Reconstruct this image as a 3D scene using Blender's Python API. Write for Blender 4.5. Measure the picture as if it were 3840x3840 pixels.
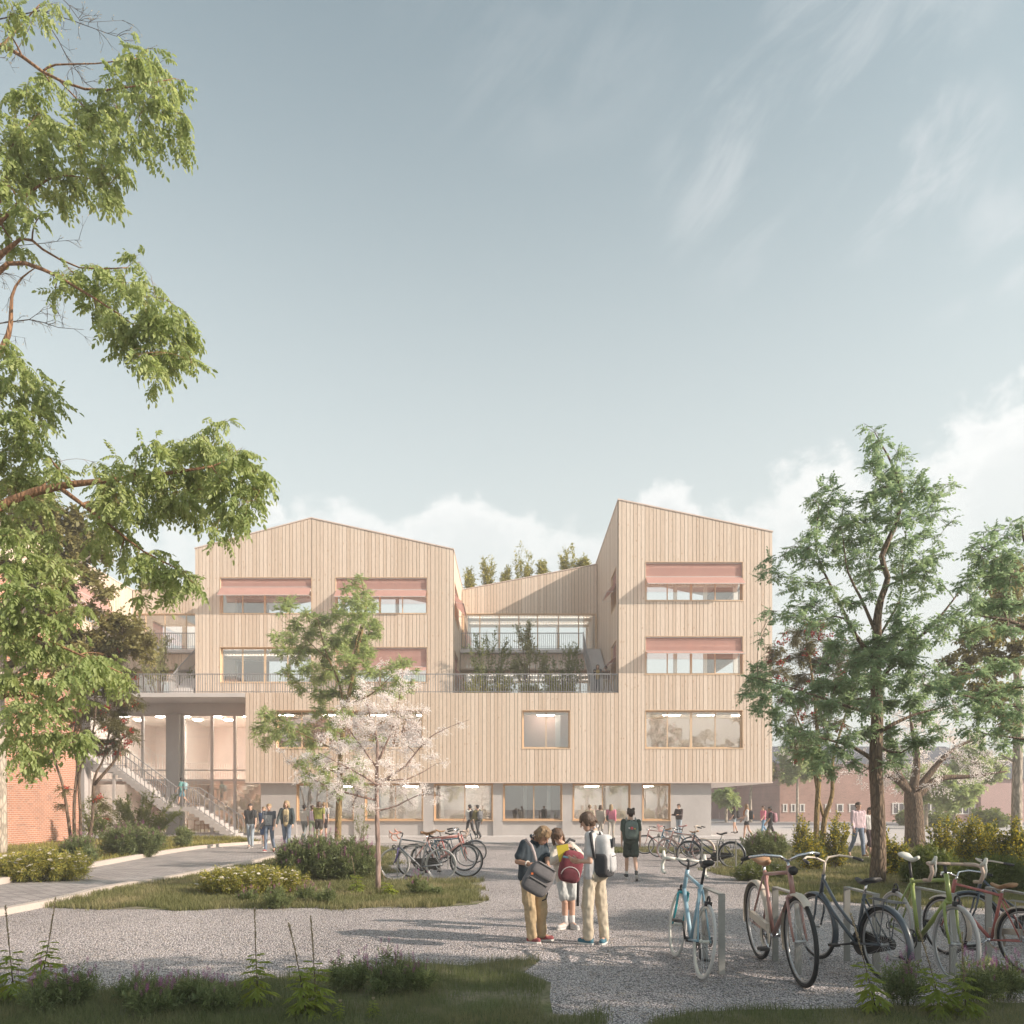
import bpy, bmesh, math, random
import numpy as np
from mathutils import Vector, Matrix, Quaternion, noise as mnoise

for _o in list(bpy.data.objects):
    bpy.data.objects.remove(_o, do_unlink=True)
SC = bpy.context.scene
COL = SC.collection
R = math.radians
random.seed(11)
RNG = np.random.default_rng(11)

# ------------------------------------------------------------------ camera
EYE = 1.65          # eye height, metres
FPX = 2880.0        # focal length in pixels of the 3840 px photograph
HZ = 3020.0         # row of the horizon in the photograph
cam_d = bpy.data.cameras.new('camera')
cam = bpy.data.objects.new('camera', cam_d)
COL.objects.link(cam)
cam.location = (0, 0, EYE)
cam.rotation_euler = (R(90), 0, 0)
cam_d.sensor_width = 36.0
cam_d.lens = 36.0 * FPX / 3840.0
cam_d.shift_y = (HZ - 1920.0) / 3840.0
cam_d.clip_start = 0.05
cam_d.clip_end = 3000.0
SC.camera = cam

# ------------------------------------------------------------------ sun and sky
TO_SUN = Vector((0.861, -0.285, 0.455)).normalized()
sun_d = bpy.data.lights.new('sun', 'SUN')
sun_d.energy = 4.0
sun_d.angle = R(0.55)
sun_d.color = (1.0, 0.85, 0.71)
sun = bpy.data.objects.new('sun', sun_d)
COL.objects.link(sun)
sun.location = (40, -15, 40)
sun.rotation_euler = (-TO_SUN).to_track_quat('-Z', 'Y').to_euler()

SC.view_settings.view_transform = 'Standard'
SC.view_settings.look = 'None'
SC.view_settings.gamma = 1.0
SC.view_settings.use_curve_mapping = False
SC.view_settings.exposure = 0.84
SC.cycles.use_denoising = True
SC.cycles.max_bounces = 7
SC.cycles.diffuse_bounces = 5
SC.cycles.glossy_bounces = 3
SC.cycles.transmission_bounces = 4
SC.cycles.transparent_max_bounces = 12
SC.cycles.caustics_reflective = False
SC.cycles.caustics_refractive = False


# ---- a tiny expression language for shader nodes
class NT:
    def __init__(s, tree):
        s.t = tree; s.t.nodes.clear()
    def node(s, typ, ins=None, **props):
        n = s.t.nodes.new(typ)
        for k, v in props.items():
            setattr(n, k, v)
        for k, v in (ins or {}).items():
            s.put(n.inputs[k], v)
        return n
    def put(s, sock, v):
        if isinstance(v, S): s.t.links.new(v.o, sock)
        elif isinstance(v, bpy.types.NodeSocket): s.t.links.new(v, sock)
        else:
            if sock.type == 'RGBA' and len(v) == 3: v = (*v, 1)
            sock.default_value = v
    def m(s, op, a, b=None, c=None):
        n = s.t.nodes.new('ShaderNodeMath'); n.operation = op
        for i, v in enumerate((a, b, c)):
            if v is not None: s.put(n.inputs[i], v)
        return S(s, n.outputs[0])
    def ss(s, v, lo, hi, a=0.0, b=1.0):
        n = s.node('ShaderNodeMapRange', interpolation_type='SMOOTHSTEP')
        for i, x in enumerate((v, lo, hi, a, b)): s.put(n.inputs[i], x)
        return S(s, n.outputs[0])
    def lin(s, v, lo, hi, a=0.0, b=1.0):
        n = s.node('ShaderNodeMapRange')
        for i, x in enumerate((v, lo, hi, a, b)): s.put(n.inputs[i], x)
        return S(s, n.outputs[0])
    def noise(s, vec=None, scale=5, detail=4, rough=.55, dist=0.0):
        n = s.node('ShaderNodeTexNoise', {'Scale': scale, 'Detail': detail, 'Roughness': rough, 'Distortion': dist})
        if vec is not None: s.put(n.inputs['Vector'], vec)
        return S(s, n.outputs[0])
    def vor(s, vec=None, scale=5, feature='F1', out='Distance', rnd=1.0):
        n = s.node('ShaderNodeTexVoronoi', {'Scale': scale, 'Randomness': rnd}, feature=feature)
        if vec is not None: s.put(n.inputs['Vector'], vec)
        return S(s, n.outputs[out])
    def mix(s, f, a, b, blend='MIX'):
        n = s.node('ShaderNodeMix', data_type='RGBA', blend_type=blend)
        s.put(n.inputs[0], f); s.put(n.inputs[6], a); s.put(n.inputs[7], b)
        return S(s, n.outputs[2])
    def comb(s, x, y, z):
        n = s.node('ShaderNodeCombineXYZ')
        for i, v in enumerate((x, y, z)): s.put(n.inputs[i], v)
        return S(s, n.outputs[0])
    def sep(s, v):
        n = s.node('ShaderNodeSeparateXYZ', {0: v})
        return [S(s, n.outputs[i]) for i in range(3)]
    def mapping(s, v, scale=(1, 1, 1), loc=(0, 0, 0), rot=(0, 0, 0)):
        n = s.node('ShaderNodeMapping', {'Vector': v, 'Scale': scale, 'Location': loc, 'Rotation': rot})
        return S(s, n.outputs[0])
    def bump(s, h, strength=.3, dist=.02):
        n = s.node('ShaderNodeBump', {'Height': h, 'Strength': strength, 'Distance': dist})
        return n.outputs[0]
    def hsv(s, col, h=.5, sat=1.0, val=1.0):
        n = s.node('ShaderNodeHueSaturation', {'Hue': h, 'Saturation': sat, 'Value': val, 'Color': col})
        return S(s, n.outputs[0])
    def pos(s):
        return S(s, s.node('ShaderNodeNewGeometry').outputs['Position'])
    def obj(s):
        return S(s, s.node('ShaderNodeTexCoord').outputs['Object'])
    def isl(s):
        return S(s, s.node('ShaderNodeNewGeometry').outputs['Random Per Island'])


class S:
    def __init__(s, nt, o): s.n = nt; s.o = o
    def __add__(s, b): return s.n.m('ADD', s, b)
    def __radd__(s, b): return s.n.m('ADD', b, s)
    def __sub__(s, b): return s.n.m('SUBTRACT', s, b)
    def __rsub__(s, b): return s.n.m('SUBTRACT', b, s)
    def __mul__(s, b): return s.n.m('MULTIPLY', s, b)
    def __rmul__(s, b): return s.n.m('MULTIPLY', s, b)
    def __truediv__(s, b): return s.n.m('DIVIDE', s, b)


def make_world():
    w = bpy.data.worlds.new('World'); SC.world = w; w.use_nodes = True
    n = NT(w.node_tree)
    sky = n.node('ShaderNodeTexSky', sky_type='NISHITA', sun_disc=False,
                 sun_elevation=math.asin(TO_SUN.z), sun_rotation=math.atan2(TO_SUN.x, TO_SUN.y),
                 altitude=100.0, air_density=1.0, dust_density=2.2, ozone_density=1.2)
    base = n.mix(1.0, n.hsv(S(n, sky.outputs[0]), sat=SKY_SAT, val=1.22), (.89, 1.03, .945), 'MULTIPLY')
    d = S(n, n.node('ShaderNodeTexCoord').outputs['Generated'])
    x, y, z = n.sep(d)
    az = n.m('ARCTAN2', x, y) * 57.2958
    el = n.m('ARCSINE', z) * 57.2958
    # thin high veil that whitens the air towards the horizon
    veil = n.ss(el, 52.0, 5.0, 0.0, 1.0)
    c = n.mix(veil * 0.82, base, (5.0, 5.22, 5.08))
    # cumulus bank: round heaps, each a soft ellipse in azimuth and elevation broken up by noise
    v = n.comb(az * 0.055, el * 0.075, 0.0)
    n1 = n.noise(v, 2.6, 9, .60, .25)
    n2 = n.noise(v, 9.0, 7, .62, .2)
    heap = None
    for (ca, ce, ra, re, k) in CUMULUS:
        dx = (az - ca) / ra; dy = (el - ce) / re
        e = (1.0 - n.m('SQRT', dx * dx + dy * dy)) * k
        heap = e if heap is None else n.m('SMOOTH_MAX', heap, e, 0.15)
    dens = heap + (n1 - .5) * 1.35 + (n2 - .5) * .60
    cum = n.ss(dens, 0.0, 0.30)
    # lit crowns, greyer inside
    shade = n.ss(dens + (n2 - .5) * .5, 0.1, 0.75)
    ccol = n.mix(shade, (6.6, 6.55, 6.45), (5.5, 5.6, 5.6))
    cumfade = n.ss(el, 13.0, 23.5, .22, .70)
    c = n.mix(cum * cumfade, c, ccol)
    # cirrus streaks in the upper right
    vs = n.mapping(n.comb(az, el, 0.0), rot=(0, 0, R(-27)))
    cx, cy, cz = n.sep(vs)
    ns = n.noise(n.comb(cx * .035, cy * .11, 1.7), 2.0, 9, .60, .8)
    reg = None
    for (ca, ce, ra, re, k) in CIRRUS:
        dx = (az - ca) / ra; dy = (el - ce) / re
        e = n.ss(dx * dx + dy * dy, 1.0, 0.0) * k
        reg = e if reg is None else n.m('MAXIMUM', reg, e)
    cir = n.ss(ns, .40, .70) * reg
    c = n.mix(cir, c, (5.7, 5.7, 5.75))
    bg = n.node('ShaderNodeBackground', {'Color': c, 'Strength': SKY_STRENGTH})
    out = n.node('ShaderNodeOutputWorld', {'Surface': bg.outputs[0]})
    w.cycles.sampling_method = 'MANUAL'; w.cycles.sample_map_resolution = 512


SKY_STRENGTH = 0.10
SKY_SAT = 0.50
#            azimuth elevation  half-widths  weight
CUMULUS = [(34, 17.5, 7.5, 8.5, 1.0), (27, 14, 6, 5, .75), (22, 12, 5, 4, .55), (11.5, 19.0, 3.2, 3.6, .9), (12, 16, 5, 3.5, .7), (3, 15.8, 6, 2.6, .5), (7.5, 15.5, 5, 3.0, .55), (-1, 16, 5, 3, .55),
           (-4.5, 18.0, 3.8, 4.2, .85), (-9, 16.0, 7, 3.4, .62), (-14, 16.0, 6, 3.2, .5), (-17.6, 19.8, 1.6, 1.1, .7), (17, 17.6, 6, 4.2, .6), (21, 18.6, 5, 4.2, .65), (-20, 16, 8, 4, .5), (-12, 17.2, 9, 4.0, .80), (-3, 18.0, 7, 4.2, .85), (4, 17.2, 7, 3.6, .65), (12, 17.2, 8, 4.2, .65), (38, 22, 4, 4, .6)]
CIRRUS = [(27, 36.5, 7, 5, .62), (18, 38, 9, 7, .30), (25, 43, 10, 6, .30), (31, 32, 7, 4, .35), (2, 44, 14, 5, .10)]
make_world()


# ------------------------------------------------------------------ helpers
def at(px, py, d):
    """point d metres in front of the eye on the ray through pixel (px, py) of the 3840 px photograph"""
    return Vector(((px - 1920.0) / FPX * d, d, EYE + (HZ - py) / FPX * d))

def gd(py):
    return EYE * FPX / (py - HZ)

def gnd(px, py, z=0.0):
    p = at(px, py, gd(py)); p.z = z
    return p

def tag(o, label=None, cat=None, group=None, kind=None):
    if label: o['label'] = label
    if cat: o['category'] = cat
    if group: o['group'] = group
    if kind: o['kind'] = kind
    return o

def empty(name, loc=(0, 0, 0), label=None, cat=None, group=None, rz=0.0):
    o = bpy.data.objects.new(name, None); COL.objects.link(o)
    o.empty_display_size = .2
    o.location = loc; o.rotation_euler = (0, 0, rz)
    return tag(o, label, cat, group)

def copy_tree(o, parent=None):
    c = o.copy(); COL.objects.link(c); c.parent = parent
    for ch in list(o.children): copy_tree(ch, c)
    return c

def link_mesh(me, name, mat, parent=None, org=None, smooth=False):
    o = bpy.data.objects.new(name, me); COL.objects.link(o)
    if mat is not None and not me.materials:
        for m_ in (mat if isinstance(mat, (list, tuple)) else [mat]): me.materials.append(m_)
    if parent is not None: o.parent = parent
    if org is not None and parent is None: o.location = org
    if smooth:
        me.polygons.foreach_set('use_smooth', np.ones(len(me.polygons), dtype=bool))
    return o


class MB:
    """collects shapes and links them as one mesh object"""
    def __init__(s): s.v = []; s.f = []; s.mi = []
    def add(s, verts, faces, m=0):
        b = len(s.v); s.v.extend([tuple(p) for p in verts])
        s.f.extend([tuple(i + b for i in f) for f in faces]); s.mi.extend([m] * len(faces))
        return s
    def box(s, a, b, m=0):
        (x0, y0, z0), (x1, y1, z1) = a, b
        x0, x1 = min(x0, x1), max(x0, x1); y0, y1 = min(y0, y1), max(y0, y1); z0, z1 = min(z0, z1), max(z0, z1)
        return s.add([(x0, y0, z0), (x1, y0, z0), (x1, y1, z0), (x0, y1, z0), (x0, y0, z1), (x1, y0, z1), (x1, y1, z1), (x0, y1, z1)],
                     [(0, 3, 2, 1), (4, 5, 6, 7), (0, 1, 5, 4), (1, 2, 6, 5), (2, 3, 7, 6), (3, 0, 4, 7)], m)
    def obox(s, c, ax, ay, az, m=0):
        """box from centre and three half-extent vectors"""
        c = Vector(c); ax, ay, az = Vector(ax), Vector(ay), Vector(az)
        v = [c + i * ax + j * ay + k * az for k in (-1, 1) for j in (-1, 1) for i in (-1, 1)]
        return s.add(v, [(0, 2, 3, 1), (4, 5, 7, 6), (0, 1, 5, 4), (1, 3, 7, 5), (3, 2, 6, 7), (2, 0, 4, 6)], m)
    def bar(s, p, q, w, h, up=(0, 0, 1), m=0):
        p, q = Vector(p), Vector(q); d = q - p; L = d.length
        if L < 1e-6: return s
        d /= L; u = Vector(up); side = d.cross(u)
        if side.length < 1e-4: side = d.cross(Vector((0, 1, 0)))
        side.normalize(); u2 = side.cross(d)
        return s.obox((p + q) / 2, d * L / 2, side * w / 2, u2 * h / 2, m)
    def quad(s, a, b, c, d, m=0): return s.add([a, b, c, d], [(0, 1, 2, 3)], m)
    def prism(s, poly, ext, m=0):
        """closed polygon (list of points) extruded along a vector"""
        n = len(poly); e = Vector(ext); P = [Vector(p) for p in poly]
        fs = [tuple(range(n))[::-1], tuple(range(n, 2 * n))]
        fs += [(i, (i + 1) % n, n + (i + 1) % n, n + i) for i in range(n)]
        return s.add(P + [p + e for p in P], fs, m)
    def tube(s, pts, rad, n=6, cap=True, m=0, flat=None):
        P = [Vector(p) for p in pts]; k = len(P)
        if k < 2: return s
        rr = rad if isinstance(rad, (list, tuple)) else [rad] * k
        V = []; up = None
        for i in range(k):
            t = (P[min(i + 1, k - 1)] - P[max(i - 1, 0)])
            t = t.normalized() if t.length > 1e-9 else Vector((0, 0, 1))
            if up is None:
                up = t.orthogonal().normalized()
            up = (up - t * up.dot(t))
            up = up.normalized() if up.length > 1e-6 else t.orthogonal().normalized()
            sd = t.cross(up)
            for j in range(n):
                a = 2 * math.pi * j / n
                V.append(P[i] + (up * math.cos(a) + sd * math.sin(a)) * rr[i])
        Fs = []
        for i in range(k - 1):
            for j in range(n):
                Fs.append((i * n + j, i * n + (j + 1) % n, (i + 1) * n + (j + 1) % n, (i + 1) * n + j))
        if cap:
            Fs.append(tuple(range(n))[::-1]); Fs.append(tuple((k - 1) * n + j for j in range(n)))
        return s.add(V, Fs, m)
    def lathe(s, prof, n=16, c=(0, 0, 0), axis='z', m=0):
        """profile [(radius, height)] turned round an axis through c"""
        V = []
        for r, h in prof:
            for j in range(n):
                a = 2 * math.pi * j / n; p = (r * math.cos(a), r * math.sin(a), h)
                if axis == 'y': p = (p[0], p[2], p[1])
                if axis == 'x': p = (p[2], p[0], p[1])
                V.append((p[0] + c[0], p[1] + c[1], p[2] + c[2]))
        k = len(prof); Fs = []
        for i in range(k - 1):
            for j in range(n): Fs.append((i * n + j, i * n + (j + 1) % n, (i + 1) * n + (j + 1) % n, (i + 1) * n + j))
        if prof[0][0] > 1e-6: Fs.append(tuple(range(n))[::-1])
        if prof[-1][0] > 1e-6: Fs.append(tuple((k - 1) * n + j for j in range(n)))
        return s.add(V, Fs, m)
    def torus(s, c, R_, r, n=32, k=8, axis='y', m=0, sq=1.0):
        V = []; Fs = []
        for i in range(n):
            a = 2 * math.pi * i / n
            for j in range(k):
                b = 2 * math.pi * j / k
                q = (R_ + r * math.cos(b)); h = r * sq * math.sin(b)
                p = (q * math.cos(a), h, q * math.sin(a)) if axis == 'y' else (q * math.cos(a), q * math.sin(a), h)
                V.append((p[0] + c[0], p[1] + c[1], p[2] + c[2]))
        for i in range(n):
            for j in range(k):
                Fs.append((i * k + j, i * k + (j + 1) % k, ((i + 1) % n) * k + (j + 1) % k, ((i + 1) % n) * k + j))
        return s.add(V, Fs, m)
    def ball(s, c, r, n=10, m=0):
        rx, ry, rz = r if isinstance(r, (tuple, list)) else (r, r, r)
        prof = []; h = n // 2 + 1
        for i in range(h + 1):
            t = math.pi * i / h; prof.append((math.sin(t) + 1e-7, -math.cos(t)))
        V = []
        for q, z in prof:
            for j in range(n):
                a = 2 * math.pi * j / n
                V.append((c[0] + rx * q * math.cos(a), c[1] + ry * q * math.sin(a), c[2] + rz * z))
        Fs = []
        for i in range(h):
            for j in range(n): Fs.append((i * n + j, i * n + (j + 1) % n, (i + 1) * n + (j + 1) % n, (i + 1) * n + j))
        return s.add(V, Fs, m)
    def xf(s, M):
        s.v = [tuple(M @ Vector(p)) for p in s.v]; return s
    def build(s, name, mat, parent=None, org=None, smooth=False, bevel=0.0):
        me = bpy.data.meshes.new(name)
        ov = Vector(org) if org is not None else Vector((0, 0, 0))
        me.from_pydata([(p[0] - ov.x, p[1] - ov.y, p[2] - ov.z) for p in s.v], [], s.f)
        if isinstance(mat, (list, tuple)): me.polygons.foreach_set('material_index', np.array(s.mi, dtype=np.int32))
        o = link_mesh(me, name, mat, parent, org, smooth)
        if bevel > 0:
            b = o.modifiers.new('bevel', 'BEVEL'); b.width = bevel; b.segments = 2; b.limit_method = 'ANGLE'
        return o


def np_mesh(name, V, Fq, mat, parent=None, org=None, smooth=False):
    """fast mesh from numpy arrays; Fq is (n,3) or (n,4)"""
    V = np.asarray(V, dtype=np.float32)
    if org is not None: V = V - np.array(org, dtype=np.float32)
    me = bpy.data.meshes.new(name)
    k = Fq.shape[1]; nf = len(Fq)
    me.vertices.add(len(V)); me.vertices.foreach_set('co', V.ravel())
    me.loops.add(nf * k); me.loops.foreach_set('vertex_index', Fq.astype(np.int32).ravel())
    me.polygons.add(nf)
    me.polygons.foreach_set('loop_start', np.arange(0, nf * k, k, dtype=np.int32))
    if smooth: me.polygons.foreach_set('use_smooth', np.ones(nf, dtype=bool))
    me.update(calc_edges=True)
    return link_mesh(me, name, mat, parent, org)


# ------------------------------------------------------------------ materials
MATS = {}
def principled(n, col, rough=.6, metal=0.0, normal=None, **kw):
    p = n.node('ShaderNodeBsdfPrincipled', {'Base Color': col, 'Roughness': rough, 'Metallic': metal})
    if normal is not None: n.put(p.inputs['Normal'], normal)
    for k, v in kw.items(): n.put(p.inputs[k.replace('_', ' ')], v)
    return p.outputs[0]

def new_mat(name):
    m = bpy.data.materials.new(name); m.use_nodes = True
    MATS[name] = m
    n = NT(m.node_tree)
    return m, n

def finish(n, shader):
    n.node('ShaderNodeOutputMaterial', {'Surface': shader})

def plain(name, col, rough=.6, metal=0.0, var=.08, scale=6.0, bump=0.0, bscale=60.0, **kw):
    if name in MATS: return MATS[name]
    m, n = new_mat(name)
    v = n.noise(n.obj(), scale, 5)
    c = n.hsv(col, val=n.lin(v, .3, .7, 1 - var, 1 + var))
    nb = n.bump(n.noise(n.obj(), bscale, 3), bump, .01) if bump else None
    finish(n, principled(n, c, rough, metal, nb, **kw))
    return m

def fabric(name, col, var=.12):
    return plain(name, col, .9, 0, var, 14.0, .25, 35.0)
def mat_timber():
    m, n = new_mat('timber_boards')
    i = n.isl(); p = n.pos()
    x, y, z = n.sep(p)
    v = n.comb(x * 16.0 + i * 37.0, y * 16.0 + i * 11.0, z * 1.3)
    grain = n.noise(v, 1.6, 5, .6, .8)
    kn = n.vor(n.comb(x * 5.5 + i * 19.0, y * 5.5, z * 2.3), 1.0, out='Distance')
    knot = n.ss(kn, .13, .06)
    kn2 = n.noise(n.comb(x * 9 + i * 5, y * 9, z * 3.0), 1.4, 3)
    fleck = n.ss(kn2, .66, .74) * .35
    c = n.mix(i, (.635, .50, .395), (.76, .63, .525))
    c = n.hsv(c, val=n.lin(grain, .3, .7, .90, 1.08))
    c = n.mix(knot * .85, c, (.42, .22, .09))
    c = n.mix(fleck, c, (.55, .34, .17))
    finish(n, principled(n, c, .75, 0, n.bump(grain, .15, .004)))
    return m

def mat_concrete(name='concrete', col=(.50, .47, .455), var=.12):
    m, n = new_mat(name)
    p = n.pos()
    a = n.noise(p, .9, 6, .6); b = n.noise(p, 14, 4, .6)
    c = n.hsv(col, val=n.lin(a * .7 + b * .3, .32, .68, 1 - var, 1 + var))
    pores = n.ss(n.vor(p, 22.0), .10, .04) * .35
    c = n.mix(pores, c, (.25, .23, .22))
    finish(n, principled(n, c, .8, 0, n.bump(b, .2, .004)))
    return m

def mat_brick(name, cols, mortar=(.50, .44, .39), axis='y', bw=.25, bh=.0833):
    m, n = new_mat(name)
    x, y, z = n.sep(n.pos())
    u = y if axis == 'y' else x
    b = n.node('ShaderNodeTexBrick', {'Vector': n.comb(u, z, 0.0), 'Color1': cols[0], 'Color2': cols[1], 'Mortar': mortar, 'Scale': 1.0,
                                      'Mortar Size': .010, 'Bias': -.15, 'Brick Width': bw, 'Row Height': bh, 'Mortar Smooth': .2})
    c = S(n, b.outputs['Color'])
    big = n.noise(n.pos(), .7, 4)
    # single dark burnt bricks
    cell = n.node('ShaderNodeTexWhiteNoise', noise_dimensions='2D')
    row = n.m('FLOOR', z / bh); colu = n.m('FLOOR', u / bw + n.m('MODULO', row, 2.0) * .5)
    n.put(cell.inputs['Vector'], n.comb(colu, row, 0.0))
    dark = n.m('GREATER_THAN', S(n, cell.outputs['Value']), .955) * (1.0 - S(n, b.outputs['Fac']))
    c = n.mix(dark * .45, c, (.20, .085, .06))
    c = n.hsv(c, val=n.lin(big, .3, .7, .88, 1.1))
    finish(n, principled(n, c, .85, 0, n.bump(1.0 - S(n, b.outputs['Fac']), .35, .006)))
    return m

def mat_gravel():
    m, n = new_mat('gravel')
    p = n.pos()
    q = n.mapping(p, scale=(1, 1, 0.0))
    v1 = n.node('ShaderNodeTexVoronoi', {'Vector': q, 'Scale': 40.0}, feature='F1')
    v2 = n.node('ShaderNodeTexVoronoi', {'Vector': q, 'Scale': 40.0}, feature='DISTANCE_TO_EDGE')
    d = S(n, v1.outputs['Distance']); e = S(n, v2.outputs['Distance'])
    r, g, b = n.sep(v1.outputs['Color'])
    c = n.mix(r, (.60, .535, .545), (.85, .77, .765))
    c = n.mix(n.m('GREATER_THAN', g, .90), c, (.25, .235, .24))
    c = n.mix(n.m('GREATER_THAN', b, .93), c, (.62, .52, .45))
    gap = n.ss(e, .02, .16)
    c = n.mix(gap, (.085, .078, .078), c)
    big = n.noise(p, .35, 5, .6); worn = n.noise(n.mapping(p, scale=(.5, .16, 1)), 1.0, 4, .6, .6)
    c = n.hsv(c, val=n.lin(big, .3, .7, .86, 1.08) * n.ss(worn, .30, .62, .84, 1.05))
    h = n.ss(d, .75, .0) + r * .35
    finish(n, principled(n, c, .85, 0, n.bump(h, .9, .022)))
    return m

def mat_path():
    m, n = new_mat('path_setts')
    x, y, z = n.sep(n.pos())
    a = 0.0
    u = x * math.cos(a) + y * math.sin(a); v = y * math.cos(a) - x * math.sin(a)
    wob = n.noise(n.pos(), 3.0, 3)
    b = n.node('ShaderNodeTexBrick', {'Vector': n.comb(u + wob * .03, v + wob * .04, 0.0), 'Color1': (.28, .26, .26), 'Color2': (.44, .40, .39), 'Mortar': (.11, .10, .10),
                                      'Scale': 1.0, 'Mortar Size': .013, 'Bias': .0, 'Brick Width': .30, 'Row Height': .15, 'Mortar Smooth': .3})
    c = n.hsv(S(n, b.outputs['Color']), val=n.lin(n.noise(n.pos(), .5, 5), .3, .7, .85, 1.12))
    finish(n, principled(n, c, .7, 0, n.bump(1.0 - S(n, b.outputs['Fac']), .5, .01)))
    return m

def mat_soil():
    m, n = new_mat('lawn_ground')
    p = n.pos()
    a = n.noise(p, 1.4, 6, .65); b = n.noise(p, 18, 4, .7); g = n.vor(n.mapping(p, scale=(1, 1, 0)), 34.0)
    c = n.mix(n.ss(a, .38, .62), (.105, .12, .04), (.23, .20, .13))
    c = n.mix(n.ss(a, .57, .68) * .7, c, n.mix(n.ss(g, .1, .5), (.5, .46, .44), (.12, .11, .10)))
    c = n.hsv(c, val=n.lin(b, .3, .7, .7, 1.25))
    finish(n, principled(n, c, .95, 0, n.bump(b, .6, .03)))
    return m

def mat_leaf(name, c1, c2, trans=.35, gloss=.28, tcol=None, rough=.45):
    if name in MATS: return MATS[name]
    m, n = new_mat(name)
    i = n.isl()
    big = n.noise(n.pos(), .9, 3)
    c = n.mix(n.m('MINIMUM', i * .75 + n.lin(big, .35, .65, 0, .4), 1.0), c1, c2)
    d = n.node('ShaderNodeBsdfPrincipled', {'Base Color': c, 'Roughness': rough, 'Specular IOR Level': gloss})
    t = n.node('ShaderNodeBsdfTranslucent', {'Color': n.hsv(c, h=.485, sat=1.15, val=1.55)})
    mx = n.node('ShaderNodeMixShader', {0: trans, 1: d.outputs[0], 2: t.outputs[0]})
    finish(n, mx.outputs[0])
    return m

def mat_grass(name, c1, c2, c3):
    m, n = new_mat(name)
    i = n.isl(); big = n.noise(n.pos(), .8, 5, .65)
    c = n.mix(i, c1, c2)
    c = n.mix(n.ss(big, .45, .68) * .75, c, c3)
    d = n.node('ShaderNodeBsdfPrincipled', {'Base Color': c, 'Roughness': .6, 'Specular IOR Level': .25})
    t = n.node('ShaderNodeBsdfTranslucent', {'Color': n.hsv(c, val=1.4)})
    mx = n.node('ShaderNodeMixShader', {0: .35, 1: d.outputs[0], 2: t.outputs[0]})
    finish(n, mx.outputs[0])
    return m

def mat_bark(name, c1, c2, sc=6.0, strength=.6):
    if name in MATS: return MATS[name]
    m, n = new_mat(name)
    p = n.mapping(n.pos(), scale=(sc * 2, sc * 2, sc * .45))
    a = n.noise(p, 1.3, 6, .65, .7)
    v = n.vor(n.mapping(n.pos(), scale=(sc * 2.2, sc * 2.2, sc * .6)) , 1.0, 'DISTANCE_TO_EDGE')
    c = n.mix(n.ss(a, .3, .7), c1, c2)
    c = n.hsv(c, val=n.ss(v, .0, .25, .6, 1.05))
    finish(n, principled(n, c, .9, 0, n.bump(n.ss(v, 0, .3) + a * .5, strength, .02)))
    return m

def mat_glass(name='window_glass', tint=(.93, .95, .94), ior=1.52, boost=1.0):
    """thin pane: mirror by fresnel, clear otherwise"""
    m, n = new_mat(name)
    f = S(n, n.node('ShaderNodeFresnel', {'IOR': ior}).outputs[0])
    t = n.node('ShaderNodeBsdfTransparent', {'Color': tint})
    g = n.node('ShaderNodeBsdfGlossy', {'Color': (1, .965, .93), 'Roughness': .0})
    mx = n.node('ShaderNodeMixShader', {0: n.m('MINIMUM', f * 1.7 * boost, 1.0), 1: t.outputs[0], 2: g.outputs[0]})
    finish(n, mx.outputs[0])
    return m

def mat_cloth_awning():
    m, n = new_mat('awning_cloth')
    c = n.hsv((.70, .43, .385), val=n.lin(n.noise(n.obj(), 3, 3), .3, .7, .95, 1.05))
    d = n.node('ShaderNodeBsdfDiffuse', {'Color': c})
    t = n.node('ShaderNodeBsdfTranslucent', {'Color': (.74, .44, .39)})
    tr = n.node('ShaderNodeBsdfTransparent', {'Color': (.9, .62, .58)})
    m1 = n.node('ShaderNodeMixShader', {0: .35, 1: d.outputs[0], 2: t.outputs[0]})
    m2 = n.node('ShaderNodeMixShader', {0: .14, 1: m1.outputs[0], 2: tr.outputs[0]})
    finish(n, m2.outputs[0])
    return m

def mat_emit(name, col, s):
    m, n = new_mat(name)
    finish(n, n.node('ShaderNodeEmission', {'Color': col, 'Strength': s}).outputs[0])
    return m

M_TIMBER = mat_timber()
M_BACK = plain('batten_dark_wood', (.20, .135, .09), .9)  # dark wood behind the boards, visible through their gaps
M_TRIM = plain('pale_trim', (.70, .57, .50), .6, var=.04)
M_FRAME = plain('timber_frame', (.60, .40, .245), .55, var=.12, scale=9)
M_FRAME2 = plain('pale_timber_frame', (.68, .50, .34), .55, var=.1, scale=9)
M_CONC = mat_concrete('concrete', (.47, .44, .43))
M_CONC2 = mat_concrete('pale_concrete', (.62, .59, .585), .07)
M_WHITE = plain('white_plaster', (.80, .77, .75), .7, var=.03)
M_SOFFIT = plain('soffit_panel', (.76, .72, .69), .6, var=.03)
M_IN_WHITE = plain('interior_paint', (.90, .86, .81), .8, var=.02)
M_IN_WOOD = plain('interior_timber', (.84, .73, .60), .7, var=.06)
M_IN_PINK = plain('interior_pink', (.83, .76, .715), .8, var=.04, scale=1.5)
M_IN_ROSE = plain('interior_rose', (.66, .47, .405), .8, var=.04, scale=1.5)
M_IN_BROWN = plain('interior_brown', (.26, .175, .15), .8, var=.04, scale=1.5)
M_IN_FLOOR = plain('interior_floor', (.84, .78, .71), .5, var=.04)
M_STEEL = plain('grey_steel', (.34, .33, .34), .45, .3, .06)
M_GALV = plain('galvanised_steel', (.33, .325, .31), .5, .35, .10, scale=8, bump=.1)
M_SILVER = plain('mullion_aluminium', (.66, .61, .585), .4, .2, .03)
M_GLASS = mat_glass(boost=4.3)
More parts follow.
